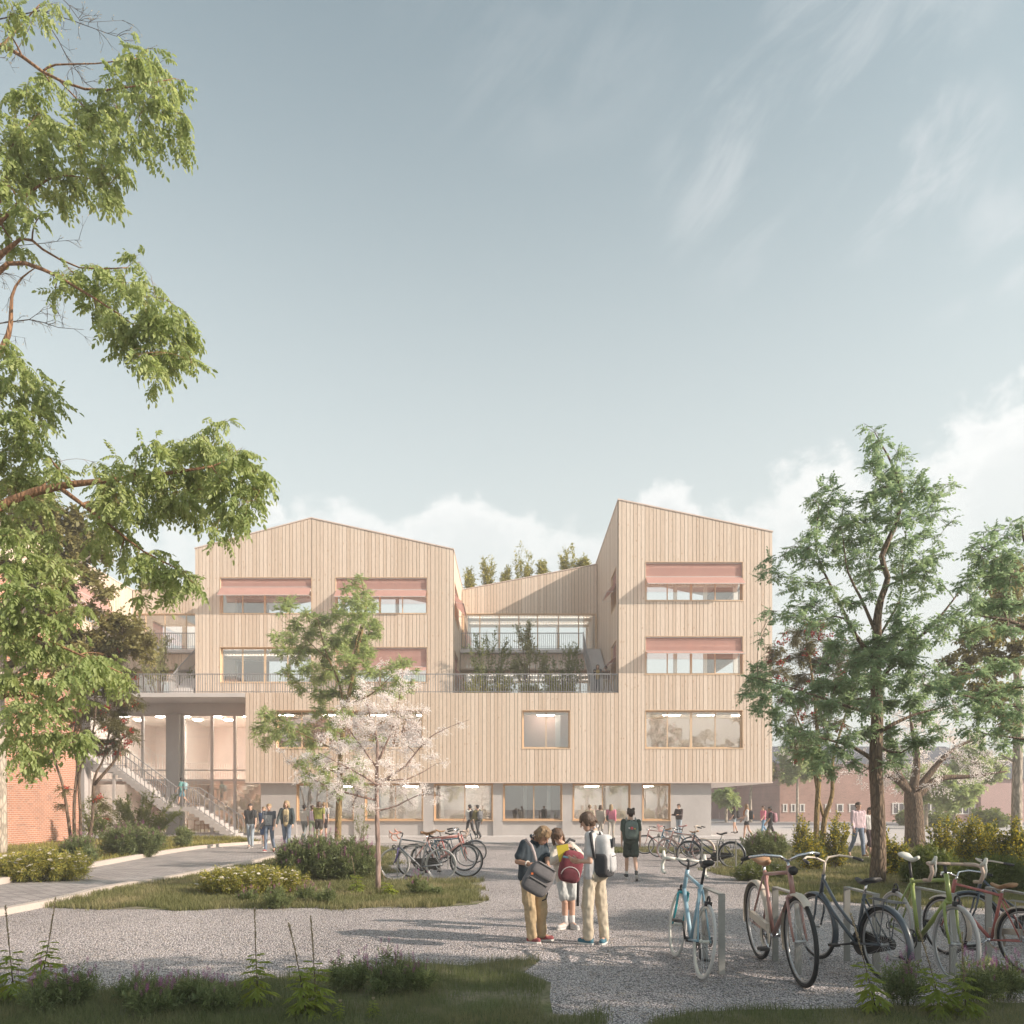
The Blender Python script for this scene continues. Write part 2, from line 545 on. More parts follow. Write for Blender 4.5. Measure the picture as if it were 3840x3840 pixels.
M_AWN = mat_cloth_awning()
M_LAMP = mat_emit('lamp_disc', (1.0, .92, .83), 34.0)
M_ADDED_UPLIGHT = mat_emit('added_uplight_strip', (1.0, .93, .85), 3.6)  # added emitter that lifts the brightness of the rooms
M_GRAVEL = mat_gravel()
M_PATH = mat_path()
M_KERB = mat_concrete('kerb_stone', (.50, .435, .395), .08)
M_PAVE = mat_concrete('plaza_paving', (.46, .425, .42), .08)
M_ROAD = mat_concrete('road_asphalt', (.20, .195, .215), .08)
M_SOIL = mat_soil()
M_BRICK = mat_brick('red_brick', ((.46, .195, .115), (.36, .145, .09)), axis='y')
M_BRICK2 = mat_brick('hazed_dull_red_brick', ((.46, .265, .225), (.39, .215, .18)), mortar=(.45, .36, .33), axis='x')  # dull red brick, its tones lightened to stand in for distance haze
M_PINKWALL = plain('pink_render', (.50, .34, .32), .85, var=.05, scale=1.0)
M_SLATE = plain('slate_roof', (.09, .095, .12), .6, var=.15)
M_ROOF = plain('standing_seam_roof', (.40, .36, .33), .5, .2, .05)
# ------------------------------------------------------------------ ground, path, plaza, road, lawns
PLAZA_Y = 33.2
def sheet(name, poly, z, mat, kind='structure', cells=None):
    b = MB(); b.add([(p[0], p[1], z) for p in poly], [tuple(range(len(poly)))])
    o = b.build(name, mat)
    return tag(o, kind=kind)

sheet('ground', [(-400, -200), (400, -200), (400, 900), (-400, 900)], -0.03, M_ROAD)
sheet('gravel', [(-60, -40), (60, -40), (60, PLAZA_Y), (-60, PLAZA_Y)], 0.0, M_GRAVEL)
def slab(name, x0, x1, y0, y1, z0, z1, mat):
    return tag(MB().box((x0, y0, z0), (x1, y1, z1)).build(name, mat), kind='structure')
slab('plaza', -60, 60, PLAZA_Y, 62, -.02, .03, M_PAVE)
slab('road', -200, 300, 62, 72, -.02, .012, M_ROAD)
slab('far_pavement', -200, 300, 72, 118, -.02, .10, M_PAVE)
slab('building_plinth', -24.3, 10.9, 39.2, 52, .0, .07, M_CONC2)

def smooth_line(pts, step=.5):
    """Catmull-Rom through ground points"""
    P = [Vector(p) for p in pts]; P = [2 * P[0] - P[1]] + P + [2 * P[-1] - P[-2]]
    out = []
    for i in range(1, len(P) - 2):
        a, b, c, d = P[i - 1:i + 3]; n = max(2, int((c - b).length / step))
        for k in range(n):
            t = k / n
            out.append(.5 * ((2 * b) + (c - a) * t + (2 * a - 5 * b + 4 * c - d) * t * t + (3 * b - a - 3 * c + d) * t ** 3))
    out.append(P[-2]); return out

LK = smooth_line([Vector((-10.8, 2.0, 0)), Vector((-10.75, 9.0, 0)), gnd(0, 3316), gnd(191, 3269), gnd(321, 3256), gnd(575, 3210), gnd(771, 3181), gnd(963, 3166), gnd(1010, 3163)])
RK = smooth_line([Vector((-7.8, 2.0, 0)), Vector((-7.75, 7.0, 0)), gnd(0, 3432), gnd(207, 3390), gnd(414, 3338), gnd(621, 3303), gnd(776, 3274), gnd(1000, 3226), gnd(1092, 3201), gnd(1164, 3181), gnd(1223, 3170), gnd(1270, 3165)])

def ribbon(name, A, B, z, mat):
    n = 60
    def res(L):
        cum = [0]
        for i in range(1, len(L)): cum.append(cum[-1] + (L[i] - L[i - 1]).length)
        out = []
        for k in range(n + 1):
            t = cum[-1] * k / n; i = 1
            while i < len(cum) - 1 and cum[i] < t: i += 1
            f = (t - cum[i - 1]) / max(1e-6, cum[i] - cum[i - 1]); out.append(L[i - 1].lerp(L[i], f))
        return out
    a, b = res(A), res(B); m = MB(); V = []
    for k in range(n + 1): V += [(a[k].x, a[k].y, z), (b[k].x, b[k].y, z)]
    m.add(V, [(2 * k, 2 * k + 1, 2 * k + 3, 2 * k + 2) for k in range(n)])
    return tag(m.build(name, mat), kind='structure')
ribbon('path', LK, RK, .006, M_PATH)

def kerb(L, w, h, name='kerb'):
    V = []; n = len(L)
    for i in range(n):
        t = (L[min(i + 1, n - 1)] - L[max(i - 1, 0)]).normalized(); s = Vector((-t.y, t.x, 0)) * w / 2
        p = L[i]
        V += [(p.x - s.x, p.y - s.y, -.01), (p.x - s.x, p.y - s.y, h), (p.x + s.x, p.y + s.y, h), (p.x + s.x, p.y + s.y, -.01)]
    Fs = []
    for i in range(n - 1):
        for j in range(3): Fs.append((i * 4 + j, i * 4 + j + 1, i * 4 + 5 + j, i * 4 + 4 + j))
    Fs += [(0, 1, 2, 3), ((n - 1) * 4 + 3, (n - 1) * 4 + 2, (n - 1) * 4 + 1, (n - 1) * 4)]
    return tag(MB().add(V, Fs).build(name, M_KERB), kind='structure')
kerb(LK, .16, .13); kerb(RK, .16, .10)

# ---- lawns: a ragged soil sheet and loose blades
def ragged(poly, amp=.18, step=.35):
    P = [Vector((p[0], p[1], 0)) for p in poly]; out = []
    for i in range(len(P)):
        a, b = P[i], P[(i + 1) % len(P)]; n = max(1, int((b - a).length / step))
        for k in range(n):
            p = a.lerp(b, k / n)
            out.append(p + Vector((mnoise.noise(p * 1.3) + .6 * mnoise.noise(p * 4.1), mnoise.noise(p * 1.3 + Vector((9, 9, 9))) + .6 * mnoise.noise(p * 4.1 + Vector((5, 0, 0))), 0)) * amp)
    return out

def inside(poly, X, Y):
    px = np.array([p[0] for p in poly]); py = np.array([p[1] for p in poly]); n = len(px)
    r = np.zeros(len(X), dtype=bool); j = n - 1
    for i in range(n):
        if py[i] != py[j]:
            c = ((py[i] > Y) != (py[j] > Y)) & (X < (px[j] - px[i]) * (Y - py[i]) / (py[j] - py[i]) + px[i])
            r ^= c
        j = i
    return r

def np_noise(X, Y, s, seed=0.0):
    return np.array([mnoise.noise(Vector((x * s, y * s, seed))) for x, y in zip(X, Y)])

def blades(name, poly, n, h0, h1, w, mat, bare=.25, seed=0, poly2=None):
    rng = np.random.default_rng(100 + seed)
    xs = [p[0] for p in poly]; ys = [p[1] for p in poly]
    y0, y1 = min(ys), max(ys)
    # denser towards the eye, so the blades stay even in the picture
    U = rng.random(n * 4)
    Y = 1.0 / (1 / y0 + U * (1 / y1 - 1 / y0)) if y0 > 1 else y0 + U * (y1 - y0)
    X = min(xs) + rng.random(n * 4) * (max(xs) - min(xs))
    k = inside(poly, X, Y)
    if poly2 is not None: k |= inside(poly2, X, Y) & (rng.random(len(X)) < .16)
    X, Y = X[k][:n], Y[k][:n]
    nz = np_noise(X, Y, .55, seed) * .6 + np_noise(X, Y, 1.9, seed + 3) * .4
    keep = nz > (-.5 + bare) - rng.random(len(X)) * .5
    X, Y, nz = X[keep], Y[keep], nz[keep]; N = len(X)
    H = (h0 + (h1 - h0) * rng.random(N)) * (1 + .5 * nz)
    a = rng.random(N) * 2 * np.pi; ln = rng.random(N) * .65 * H; b = rng.random(N) * 2 * np.pi
    wx, wy = np.cos(a) * w, np.sin(a) * w
    Z0 = np.zeros(N)
    dist = np.maximum(1.0, np.sqrt(Y * Y) / 9.0)
    wx *= dist; wy *= dist
    p0 = np.stack([X - wx, Y - wy, Z0], 1); p1 = np.stack([X + wx, Y + wy, Z0], 1)
    mx = np.cos(b) * ln; my = np.sin(b) * ln
    p2 = np.stack([X + wx * .7 + mx * .35, Y + wy * .7 + my * .35, H * .6], 1)
    p3 = np.stack([X - wx * .7 + mx * .35, Y - wy * .7 + my * .35, H * .6], 1)
    p4 = np.stack([X + mx, Y + my, H * .98], 1); p5 = np.stack([X + mx + wx * .1, Y + my + wy * .1, H], 1)
    V = np.stack([p0, p1, p2, p3, p4, p5], 1).reshape(-1, 3)
    base = np.arange(N)[:, None] * 6
    Fq = np.concatenate([base + np.array([[0, 1, 2, 3]]), base + np.array([[3, 2, 5, 4]])], 0)
    o = np_mesh(name, V, Fq, mat)
    return tag(o, kind='stuff')

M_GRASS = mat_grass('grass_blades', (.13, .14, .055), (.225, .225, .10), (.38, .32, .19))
M_GRASS_Y = mat_grass('sun_toned_grass_blades', (.19, .195, .05), (.31, .285, .09), (.43, .36, .15))  # sunlit look put into the colour: lighter, yellower blades
M_GRASS_D = mat_grass('shade_toned_grass_blades', (.12, .145, .06), (.20, .215, .10), (.33, .29, .17))  # shaded look put into the colour: duller, greener blades

def lawn(poly, n, h0, h1, w, mat, bare, seed, amp=.18, labels=None):
    P = ragged(poly, amp)
    sheet('lawn', P, .005 + .0004 * seed, M_SOIL)
    g = blades('grass', ragged(poly, amp * 1.9, .22), n, h0, h1, w, mat, bare, seed, ragged(poly, amp * 4.5, .2))
    if labels: tag(g, labels, 'grass')
    return P

G_LEFT = [(-19.4, 8.0)] + [(p.x - .08, p.y) for p in LK[:-2] if p.y > 8] + [(-10.6, 33.0), (-13.8, 38.6), (-19.4, 38.8)]
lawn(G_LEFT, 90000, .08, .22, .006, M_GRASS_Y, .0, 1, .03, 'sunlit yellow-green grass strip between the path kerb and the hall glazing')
mid = [gnd(254, 3407)] + [Vector((p.x + .10, p.y, 0)) for p in RK if p.y > 12.6] + [gnd(1420, 3176), gnd(1490, 3195), gnd(1440, 3300), gnd(1640, 3305), gnd(1812, 3306), gnd(1800, 3395), gnd(1500, 3408), gnd(1000, 3404), gnd(560, 3414)]
G_MID = [(p.x, p.y) for p in mid]
lawn(G_MID, 85000, .04, .12, .0035, M_GRASS, .34, 2, .24, 'short green grass island around the blossoming tree')
G_FORE = [(-9, 4.3), (-5.5, 6.9), (-3.5, 6.85)] + [(p.x, p.y) for p in (gnd(400, 3712), gnd(700, 3690), gnd(1000, 3668), gnd(1180, 3650), gnd(1430, 3640), gnd(1530, 3612), gnd(1760, 3622), gnd(1880, 3605), gnd(2020, 3606), gnd(1990, 3650), gnd(2090, 3690), gnd(2110, 3790), gnd(2200, 3830))] + [(.6, 4.3)]
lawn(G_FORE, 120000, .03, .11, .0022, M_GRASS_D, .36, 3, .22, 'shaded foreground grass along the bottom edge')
G_FR = [(.9, 5.6)] + [(p.x, p.y) for p in (gnd(2600, 3800), gnd(3000, 3785), gnd(3500, 3770), gnd(3840, 3760), gnd(4200, 3760))] + [(5.2, 4.3), (.9, 4.3)]
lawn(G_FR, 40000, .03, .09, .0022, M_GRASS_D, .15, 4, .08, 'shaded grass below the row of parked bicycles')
G_RIGHT = [(p.x, p.y) for p in (gnd(2640, 3270), gnd(2720, 3240), gnd(2700, 3195), gnd(2900, 3178), gnd(3250, 3178), gnd(3260, 3186), gnd(3700, 3186), gnd(4300, 3186), gnd(4300, 3410), gnd(3840, 3418), gnd(3700, 3404), gnd(3305, 3397), gnd(3040, 3370), gnd(2910, 3348), gnd(2820, 3300))]
lawn(G_RIGHT, 90000, .05, .13, .004, M_GRASS, .12, 5, .28, 'green lawn under the trees beside the bicycles')
G_STRIP = [(p.x, p.y) for p in (gnd(2300, 3198), gnd(2500, 3200), gnd(2720, 3204), gnd(2720, 3180), gnd(2300, 3182))]
lawn(G_STRIP, 9000, .05, .12, .005, M_GRASS, .1, 6, .1, 'narrow grass strip behind the bicycles at the plaza edge')
sheet('gravel_walk', ragged([(p.x, p.y) for p in (gnd(2950, 3222), gnd(3200, 3196), gnd(3500, 3196), gnd(4200, 3200), gnd(4200, 3226), gnd(3500, 3222), gnd(3200, 3226))], .2), .0125, M_GRAVEL)
# ------------------------------------------------------------------ the timber school building
YF = 39.6            # front of podium and right-hand gable
B0 = Vector((0, YF, 0))
SCHOOL = empty('school_building', B0, 'large school building clad in pale vertical timber boards with gabled blocks on a podium', 'school')
def part(mb, name, mat, parent=None, smooth=False, label=None):
    o = mb.build(name, mat, SCHOOL if parent is None else parent, B0, smooth)
    if label: o['label'] = label
    return o

def cladding(b, O, U, N, u0, u1, zb, ztop, holes=(), pitch=.2, gap=.021, t=.035, seed=0, breaks=(), back=None):
    """vertical boards on plane O + u*U, facing N, below ztop(u), cut round holes (u0,u1,z0,z1)"""
    rng = random.Random(seed); O, U, N = Vector(O), Vector(U), Vector(N)
    P = lambda u, z, d: O + U * u + N * d + Vector((0, 0, z - O.z))
    edges = sorted(set([u0, u1] + [e for h in holes for e in h[:2] if u0 < e < u1] + [e for e in breaks if u0 < e < u1]))
    def column(mb, a, c, d0, d1):
        spans = [(zb, None)]
        for h in sorted(holes, key=lambda h: h[2]):
            if h[0] < (a + c) / 2 < h[1]:
                lo, hi = spans.pop(); spans += [(lo, h[2]), (h[3], None)]
        for lo, hi in spans:
            za, zc = (ztop(a), ztop(c)) if hi is None else (hi, hi)
            if min(za, zc) <= lo + .01: continue
            v = [P(a, lo, d0), P(c, lo, d0), P(c, zc, d0), P(a, za, d0), P(a, lo, d1), P(c, lo, d1), P(c, zc, d1), P(a, za, d1)]
            mb.add(v, [(4, 5, 6, 7), (0, 3, 2, 1), (0, 1, 5, 4), (1, 2, 6, 5), (2, 3, 7, 6), (3, 0, 4, 7)])
    for a, c in zip(edges[:-1], edges[1:]):
        k = max(1, round((c - a) / pitch)); cuts = [a + (c - a) * i / k for i in range(k + 1)]
        for i in range(1, k): cuts[i] += rng.uniform(-.028, .028)
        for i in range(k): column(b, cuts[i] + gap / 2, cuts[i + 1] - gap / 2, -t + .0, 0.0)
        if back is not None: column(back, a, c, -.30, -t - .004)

WINDOWS = []
def window(O, U, N, u0, u1, z0, z1, mull, wide=(), inset=.20, fw=.07, mat=None, pane=True, sill=True):
    """timber window with frame, mullions and one sheet of glass; O at u = 0"""
    O, U, N = Vector(O), Vector(U), Vector(N); mat = mat or M_FRAME2
    P = lambda u, z, d: Vector((O.x, O.y, 0)) + U * u + N * d + Vector((0, 0, z))
    b = MB(); dp = .05
    def bar(ua, ub, za, zb_, d0, d1):
        b.obox(P((ua + ub) / 2, (za + zb_) / 2, (d0 + d1) / 2), U * (ub - ua) / 2, N * (d1 - d0) / 2, Vector((0, 0, (zb_ - za) / 2)))
    # lining of the reveal
    bar(u0, u0 + .03, z0 + .03, z1 - .03, -inset - .10, .012); bar(u1 - .03, u1, z0 + .03, z1 - .03, -inset - .10, .012)
    bar(u0, u1, z1 - .03, z1, -inset - .10, .012); bar(u0 - .02, u1 + .02, z0 - .02, z0 + .03, -inset - .10, .022)
    # frame
    a0, a1, c0, c1 = u0 + .03, u1 - .03, z0 + .03, z1 - .03
    bar(a0, a0 + fw, c0, c1, -inset - dp, -inset); bar(a1 - fw, a1, c0, c1, -inset - dp, -inset)
    bar(a0 + fw, a1 - fw, c0, c0 + fw, -inset - dp, -inset); bar(a0 + fw, a1 - fw, c1 - fw, c1, -inset - dp, -inset)
    for f in mull:
        u = u0 + (u1 - u0) * f; w = fw * (.8 if f not in wide else 1.7)
        bar(u - w / 2, u + w / 2, c0 + fw, c1 - fw, -inset - dp + .002, -inset - .002)
    w = part(b, 'window', mat)
    g = MB(); d = -inset - .03
    g.quad(P(a0 + fw * .5, c0 + fw * .5, d), P(a1 - fw * .5, c0 + fw * .5, d), P(a1 - fw * .5, c1 - fw * .5, d), P(a0 + fw * .5, c1 - fw * .5, d))
    if pane: part(g, 'pane', M_GLASS, w)
    return w

def awning(O, U, N, u0, u1, ztop, zbend, zlow, out):
    """drop-arm awning: a straight upper blind, then cloth pushed outwards; two thin arms and rails"""
    O, U, N = Vector(O), Vector(U), Vector(N)
    P = lambda u, z, d: Vector((O.x, O.y, 0)) + U * u + N * d + Vector((0, 0, z))
    b = MB(); a, c = u0 + .05, u1 - .05; d0 = -.10; th = .004
    def cloth(za, da, zb_, db):
        b.add([P(a, za, da), P(c, za, da), P(c, zb_, db), P(a, zb_, db)], [(0, 1, 2, 3)])
    cloth(ztop, d0, zbend, d0); cloth(zbend, d0, zlow, out)
    o = part(b, 'awning', M_AWN)
    r = MB()
    for z, d in ((zbend, d0 + .012), (zlow, out)):
        r.bar(P(a, z, d), P(c, z, d), .03, .03)
    r.bar(P(a, ztop - .03, d0), P(c, ztop - .03, d0), .09, .06)
    for u in (a, c):
        r.bar(P(u, zlow + .0, out), P(u, zlow + .05, d0), .018, .018)
        r.bar(P(u, ztop, d0 + .004), P(u, zlow - .9, d0 + .004), .015, .015)
    part(r, 'awning_arm', M_SILVER, o)
    return o

def lin2(u0, z0, u1, z1): return lambda u: z0 + (z1 - z0) * (u - u0) / (u1 - u0)
ROW3 = (12.20, 14.22); ROW2 = (8.40, 10.38); ROW1 = (4.57, 6.57)
XR0, XR1 = 5.49, 13.43
XL0, XL1, XLR, YL = -17.46, -3.23, -11.05, 42.3
YM = 49.3
MULL4 = (.235, .478, .725)

# --- right-hand block and podium, one flush front
top_r = lin2(XR0, 17.40, XR1, 15.73)
F_O, F_U, F_N = (0, YF, 0), (1, 0, 0), (0, -1, 0)
rw = (6.86, 11.92)
backs = MB()
b = MB(); h = [(rw[0], rw[1], *ROW3), (rw[0], rw[1], *ROW2), (rw[0], rw[1], *ROW1)]
cladding(b, F_O, F_U, F_N, XR0, XR1, 2.86, top_r, h, seed=1, back=backs)
part(b, 'timber_wall', M_TIMBER, label='tall single-pitch front wall with three stacked windows')
b = MB(); h = [(-12.19, -4.59, *ROW1), (.51, 3.01, *ROW1)]
cladding(b, F_O, F_U, F_N, -13.75, XR0, 2.86, lambda u: 7.45, h, seed=2, back=backs)
part(b, 'timber_wall', M_TIMBER, label='long low podium wall below the terrace railing')
for row in (ROW3, ROW2, ROW1):
    window(F_O, F_U, F_N, rw[0], rw[1], *row, MULL4, wide=(.478,))
awning(F_O, F_U, F_N, rw[0], rw[1], 14.2, 13.46, 12.93, .55)
awning(F_O, F_U, F_N, rw[0], rw[1], 10.36, 9.62, 9.38, .55)
window(F_O, F_U, F_N, .51, 3.01, *ROW1, (.5,))
window(F_O, F_U, F_N, -12.19, -4.59, *ROW1, (.17, .345, .51, .675, .84), wide=(.345, .675))
# side wall of the right-hand block, facing left
b = MB(); S_O, S_U, S_N = (XR0, YF, 0), (0, 1, 0), (-1, 0, 0)
h = [(.8, 2.9, *ROW3), (.8, 2.9, *ROW2)]
cladding(b, S_O, S_U, S_N, .04, 14, 7.45, lambda u: 17.40, h, seed=3, back=backs)
part(b, 'timber_wall', M_TIMBER, label='shaded side wall facing the terrace court')
for row in (ROW3, ROW2):
    window(S_O, S_U, S_N, .8, 2.9, *row, (.5,))
awning(S_O, S_U, S_N, .8, 2.9, 14.2, 13.5, 12.9, .5)
awning(S_O, S_U, S_N, .8, 2.9, 10.36, 9.6, 9.1, .5)
# unseen far side and rear of the right-hand block, openings widened to let sun in
b = MB(); cladding(b, (XR1, YF, 0), (0, 1, 0), (1, 0, 0), .04, 12.4, 2.86, lambda u: 15.73, [(1, 5.4, *ROW2), (6, 11.4, *ROW2), (1, 5.4, *ROW3), (6, 11.4, *ROW3)], seed=4, back=backs)
part(b, 'timber_wall', M_TIMBER)
# --- left-hand gable, set back on the podium
L_O = (0, YL, 0)
top_l = lambda u: 15.77 + (17.45 - 15.77) * (u - XL0) / (XLR - XL0) if u < XLR else 17.45 + (15.73 - 17.45) * (u - XLR) / (XL1 - XLR)
lw = [(-16.10, -11.02), (-9.74, -4.66)]
b = MB(); h = [(w0, w1, *r) for w0, w1 in lw for r in (ROW3, ROW2)]
cladding(b, L_O, F_U, F_N, XL0, XL1, 7.45, top_l, h, seed=5, breaks=(XLR,), back=backs)
part(b, 'timber_wall', M_TIMBER, label='wide gabled front wall with four windows')
for w0, w1 in lw:
    for r in (ROW3, ROW2): window(L_O, F_U, F_N, w0, w1, *r, MULL4, wide=(.478,))
awning(L_O, F_U, F_N, *lw[0], 14.2, 13.70, 13.08, .55)
awning(L_O, F_U, F_N, *lw[1], 14.2, 13.55, 13.0, .55)
awning(L_O, F_U, F_N, *lw[1], 10.36, 9.30, 8.98, .55)
b = MB(); T_O = (XL1, YL, 0)
h = [(.8, 4.1, *ROW3), (.8, 4.1, *ROW2)]
cladding(b, T_O, (0, 1, 0), (1, 0, 0), .04, 12, 7.45, lambda u: 15.73, h, seed=6, back=backs)
part(b, 'timber_wall', M_TIMBER, label='sunlit side wall facing the terrace court')
for r in (ROW3, ROW2): window(T_O, (0, 1, 0), (1, 0, 0), .8, 4.1, *r, (.33, .66))
awning(T_O, (0, 1, 0), (1, 0, 0), .8, 4.1, 14.2, 13.6, 13.0, .5)
awning(T_O, (0, 1, 0), (1, 0, 0), .8, 4.1, 10.36, 9.5, 8.9, .5)
b = MB(); cladding(b, (XL0, YL, 0), (0, 1, 0), (-1, 0, 0), .04, 12, 7.45, lambda u: 15.77, seed=7, back=backs)
part(b, 'timber_wall', M_TIMBER)
# --- set-back link walls with glazing below
b = MB()
cladding(b, (0, YM, 0), F_U, F_N, XL1 + .04, XR0 - .04, 13.97, lin2(XL1, 15.45, XR0, 17.10), seed=8, back=backs)
part(b, 'timber_wall', M_TIMBER, label='set-back link wall with a rising roof line')
b = MB()
cladding(b, (0, YM, 0), F_U, F_N, -24.36, XL0 - .04, 13.97, lambda u: 15.43, seed=9, back=backs)
part(b, 'timber_wall', M_TIMBER, label='set-back link wall left of the gable')
for xa, xb, mm in ((XL1 + .04, XR0 - .04, (.13, .275, .42, .56, .715, .865)), (-24.36, XL0 - .04, (.12, .3, .5, .68, .86))):
    window((0, YM, 0), F_U, F_N, xa, xb, 11.29, 13.97, mm, inset=.05, fw=.09)
    window((0, YM - 1.0, 0), F_U, F_N, xa, xb, 7.47, 10.08, mm, inset=.05, fw=.09)
    b = MB(); cladding(b, (0, YM - 1.6, 0), F_U, F_N, xa, xb, 10.09, lambda u: 11.05, seed=10)
    b.box((xa, YM - 1.56, 10.09), (xb, YM - .9, 10.2))
    part(b, 'timber_wall', M_TIMBER, label='timber band under the upper terrace')
    b = MB().box((xa, YM - 1.95, 11.07), (xb, YM + .02, 11.27)); part(b, 'terrace_slab', M_CONC2)
# --- left wing seen side on, facing right
W_O = (-24.4, 30, 0)
b = MB(); h = [(12.0, 16.6, *ROW3), (12.0, 16.6, *ROW2)]
cladding(b, W_O, (0, 1, 0), (1, 0, 0), 6, 19.3, 7.45, lambda u: 15.46, h, seed=12, back=backs)
part(b, 'timber_wall', M_TIMBER, label='sunlit wing wall at the far left')
for r in (ROW3, ROW2): window(W_O, (0, 1, 0), (1, 0, 0), 12.0, 16.6, *r, (.25, .5, .75))
awning(W_O, (0, 1, 0), (1, 0, 0), 12.0, 16.6, 14.2, 13.75, 13.05, .45)
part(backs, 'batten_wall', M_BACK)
# --- roofs with a thin pale edge
b = MB()
def slope(b, pts, y0, y1, t=.10): b.prism([(x, y0, z) for x, z in pts] + [(x, y0, z + t) for x, z in pts[::-1]], (0, y1 - y0, 0))
slope(b, [(XR0 - .03, 17.41), (XR1 + .03, 15.74)], YF - .03, 52.0, .06)
slope(b, [(XL0 - .03, 15.775), (XLR, 17.46)], YL - .03, 56.0, .06); slope(b, [(XLR, 17.46), (XL1 + .03, 15.735)], YL - .03, 56.0, .06)
slope(b, [(XL1 + .03, 15.47), (XR0 - .03, 17.12)], YM - .03, 58.0, .05)
slope(b, [(-24.4, 15.44), (XL0 - .03, 15.44)], YM - .03, 58.0, .05)
slope(b, [(-34, 17.2), (-24.37, 15.47)], 36.0, 56.0, .06)
part(b, 'roof', M_TRIM)
# --- terrace slab, soffit, hall roof
b = MB()
b.box((-13.45, YF + .31, 7.20), (XR0 - .4, 48.2, 7.445)); b.box((-24.4, YF, 7.24), (-13.76, 48.2, 7.45))
b.box((-13.765, YF + .32, 7.2), (-13.4, 48.0, 7.43))
part(b, 'terrace_slab', M_CONC2, label='pale concrete slab over the glazed hall')
b = MB().box((-13.73, YF + .005, 2.80), (XR1 - .01, 52.0, 2.858)); part(b, 'soffit', M_SOFFIT)
b = MB().box((-13.77, YF - .02, 2.80), (XR1 + .02, YF + .001, 2.852)); part(b, 'drip_edge', M_TRIM)
b = MB()
b.box((-13.75, YF + .3, 2.87), (-13.55, 48, 7.2)); part(b, 'timber_wall', M_IN_WOOD)

# --- ground floor: concrete piers, sills and timber windows
YG = 39.96
cuts = [(978, 1112, 0), (1112, 1327, 1), (1327, 1368, 0), (1368, 1587, 1), (1587, 1627, 0), (1627, 1849, 1), (1849, 1886, 0), (1886, 2109, 1), (2109, 2147, 0), (2147, 2365, 1), (2365, 2408, 0), (2408, 2515, 1), (2515, 2667, 0)]
xg = lambda px: (px - 1920) / FPX * YG
sl = MB()
for a, c, win in cuts:
    if win:
        sl.box((xg(a), YG + .10, .07), (xg(c), YG + .40, .83))
        window((0, YG + .0, 0), F_U, F_N, xg(a), xg(c), .85, 2.78, (.52,) if c - a > 150 else (), inset=.12, fw=.075, mat=M_FRAME)
    else:
        part(MB().box((xg(a), YG, .07), (xg(c), YG + .42, 2.80)), 'concrete_pier', M_CONC)
part(MB().box((xg(2667) - .35, YG + .422, .07), (xg(2667), 51.5, 2.80)), 'concrete_end_wall', M_CONC); part(MB().box((xg(978), YG + .422, .07), (xg(978) + .3, 51.5, 2.80)), 'concrete_end_wall', M_CONC)
part(sl, 'concrete_sill', M_CONC, label='concrete parapets below the ground floor windows')

# --- glazed hall on the left
YH = 42.1
b = MB(); b.box((-24.4, YH, 6.66), (-13.06, YH + .45, 7.235)); part(b, 'concrete_beam', M_CONC2)
for x0, x1 in ((-18.86, -18.15), (-24.4, -23.3)): part(MB().box((x0, YH - .25, .07), (x1, YH + .45, 6.655)), 'concrete_column', M_CONC)
fr = MB(); XM = [-23.25, -21.9, -20.32, -18.95, -18.10, -16.5, -15.25, -13.08]
for x in XM: fr.box((x - .07, YH + .10, .07), (x + .07, YH + .24, 6.655))
for z0, z1 in ((.07, .15), (2.98, 3.08), (3.55, 3.62), (6.56, 6.655)):
    for x0, x1 in zip(XM[:-1], XM[1:]):
        if not (x0 < -18.2 < x1 and x1 - x0 < 1): fr.box((x0 + .07, YH + .12, z0), (x1 - .07, YH + .22, z1))
w = part(fr, 'hall_window', M_SILVER, label='double height glazing of the hall in slim pale frames')
part(MB().quad((-23.2, YH + .17, .1), (-13.1, YH + .17, .1), (-13.1, YH + .17, 6.6), (-23.2, YH + .17, 6.6)), 'pane', M_GLASS, w)
b = MB()
b.box((-24.35, YH + 1.2, 2.86), (-13.3, 45.2, 3.12)); b.box((-24.35, 52.0, .07), (-13.2, 52.2, 7.2)); b.box((-24.38, YH + .5, .07), (-24.2, 52, 7.2))
b.box((-16.2, 47.0, 3.12), (-16.0, 52, 7.2)); b.box((-20.8, 48.6, .07), (-20.6, 52, 7.2)); b.box((-13.35, YH + .6, .1), (-13.22, 52, 7.2)); b.box((-24.2, 48, 3.0), (-13.3, 52, 3.12))
part(b, 'interior_wall', M_IN_PINK, label='pink inner walls and gallery of the hall')
b = MB().box((-24.3, YH + .46, 6.95), (-13.3, 52, 7.18)); part(b, 'ceiling', M_IN_WHITE)
b = MB().box((-24.3, YH + .3, .07), (-13.1, 52, .09)); part(b, 'floor', M_IN_FLOOR)
r = MB()
for x in np.arange(-24.2, -13.4, .14): r.box((x - .012, 45.10, 3.12), (x + .012, 45.13, 4.1))
r.box((-24.2, 45.09, 4.1), (-13.4, 45.14, 4.14)); part(r, 'railing', M_IN_PINK)
for i, (x, y) in enumerate([(x, y) for y in (43.6, 45.6, 47.4) for x in (-23.0, -20.9, -19.4, -17.5, -15.7, -14.2)]):
    part(MB().lathe([(.25, 6.885), (.25, 6.94)], 20, (x, y, 0)), 'ceiling_lamp', M_LAMP)
b = MB()
for k in range(14):   # inner flight seen through the glass
    b.box((-15.9 - .28 * k, 46.0, 3.0 - .21 * (k + 1)), (-15.6 - .28 * k, 47.2, 3.0 - .21 * k))
part(b, 'inner_stair', M_IN_WHITE)

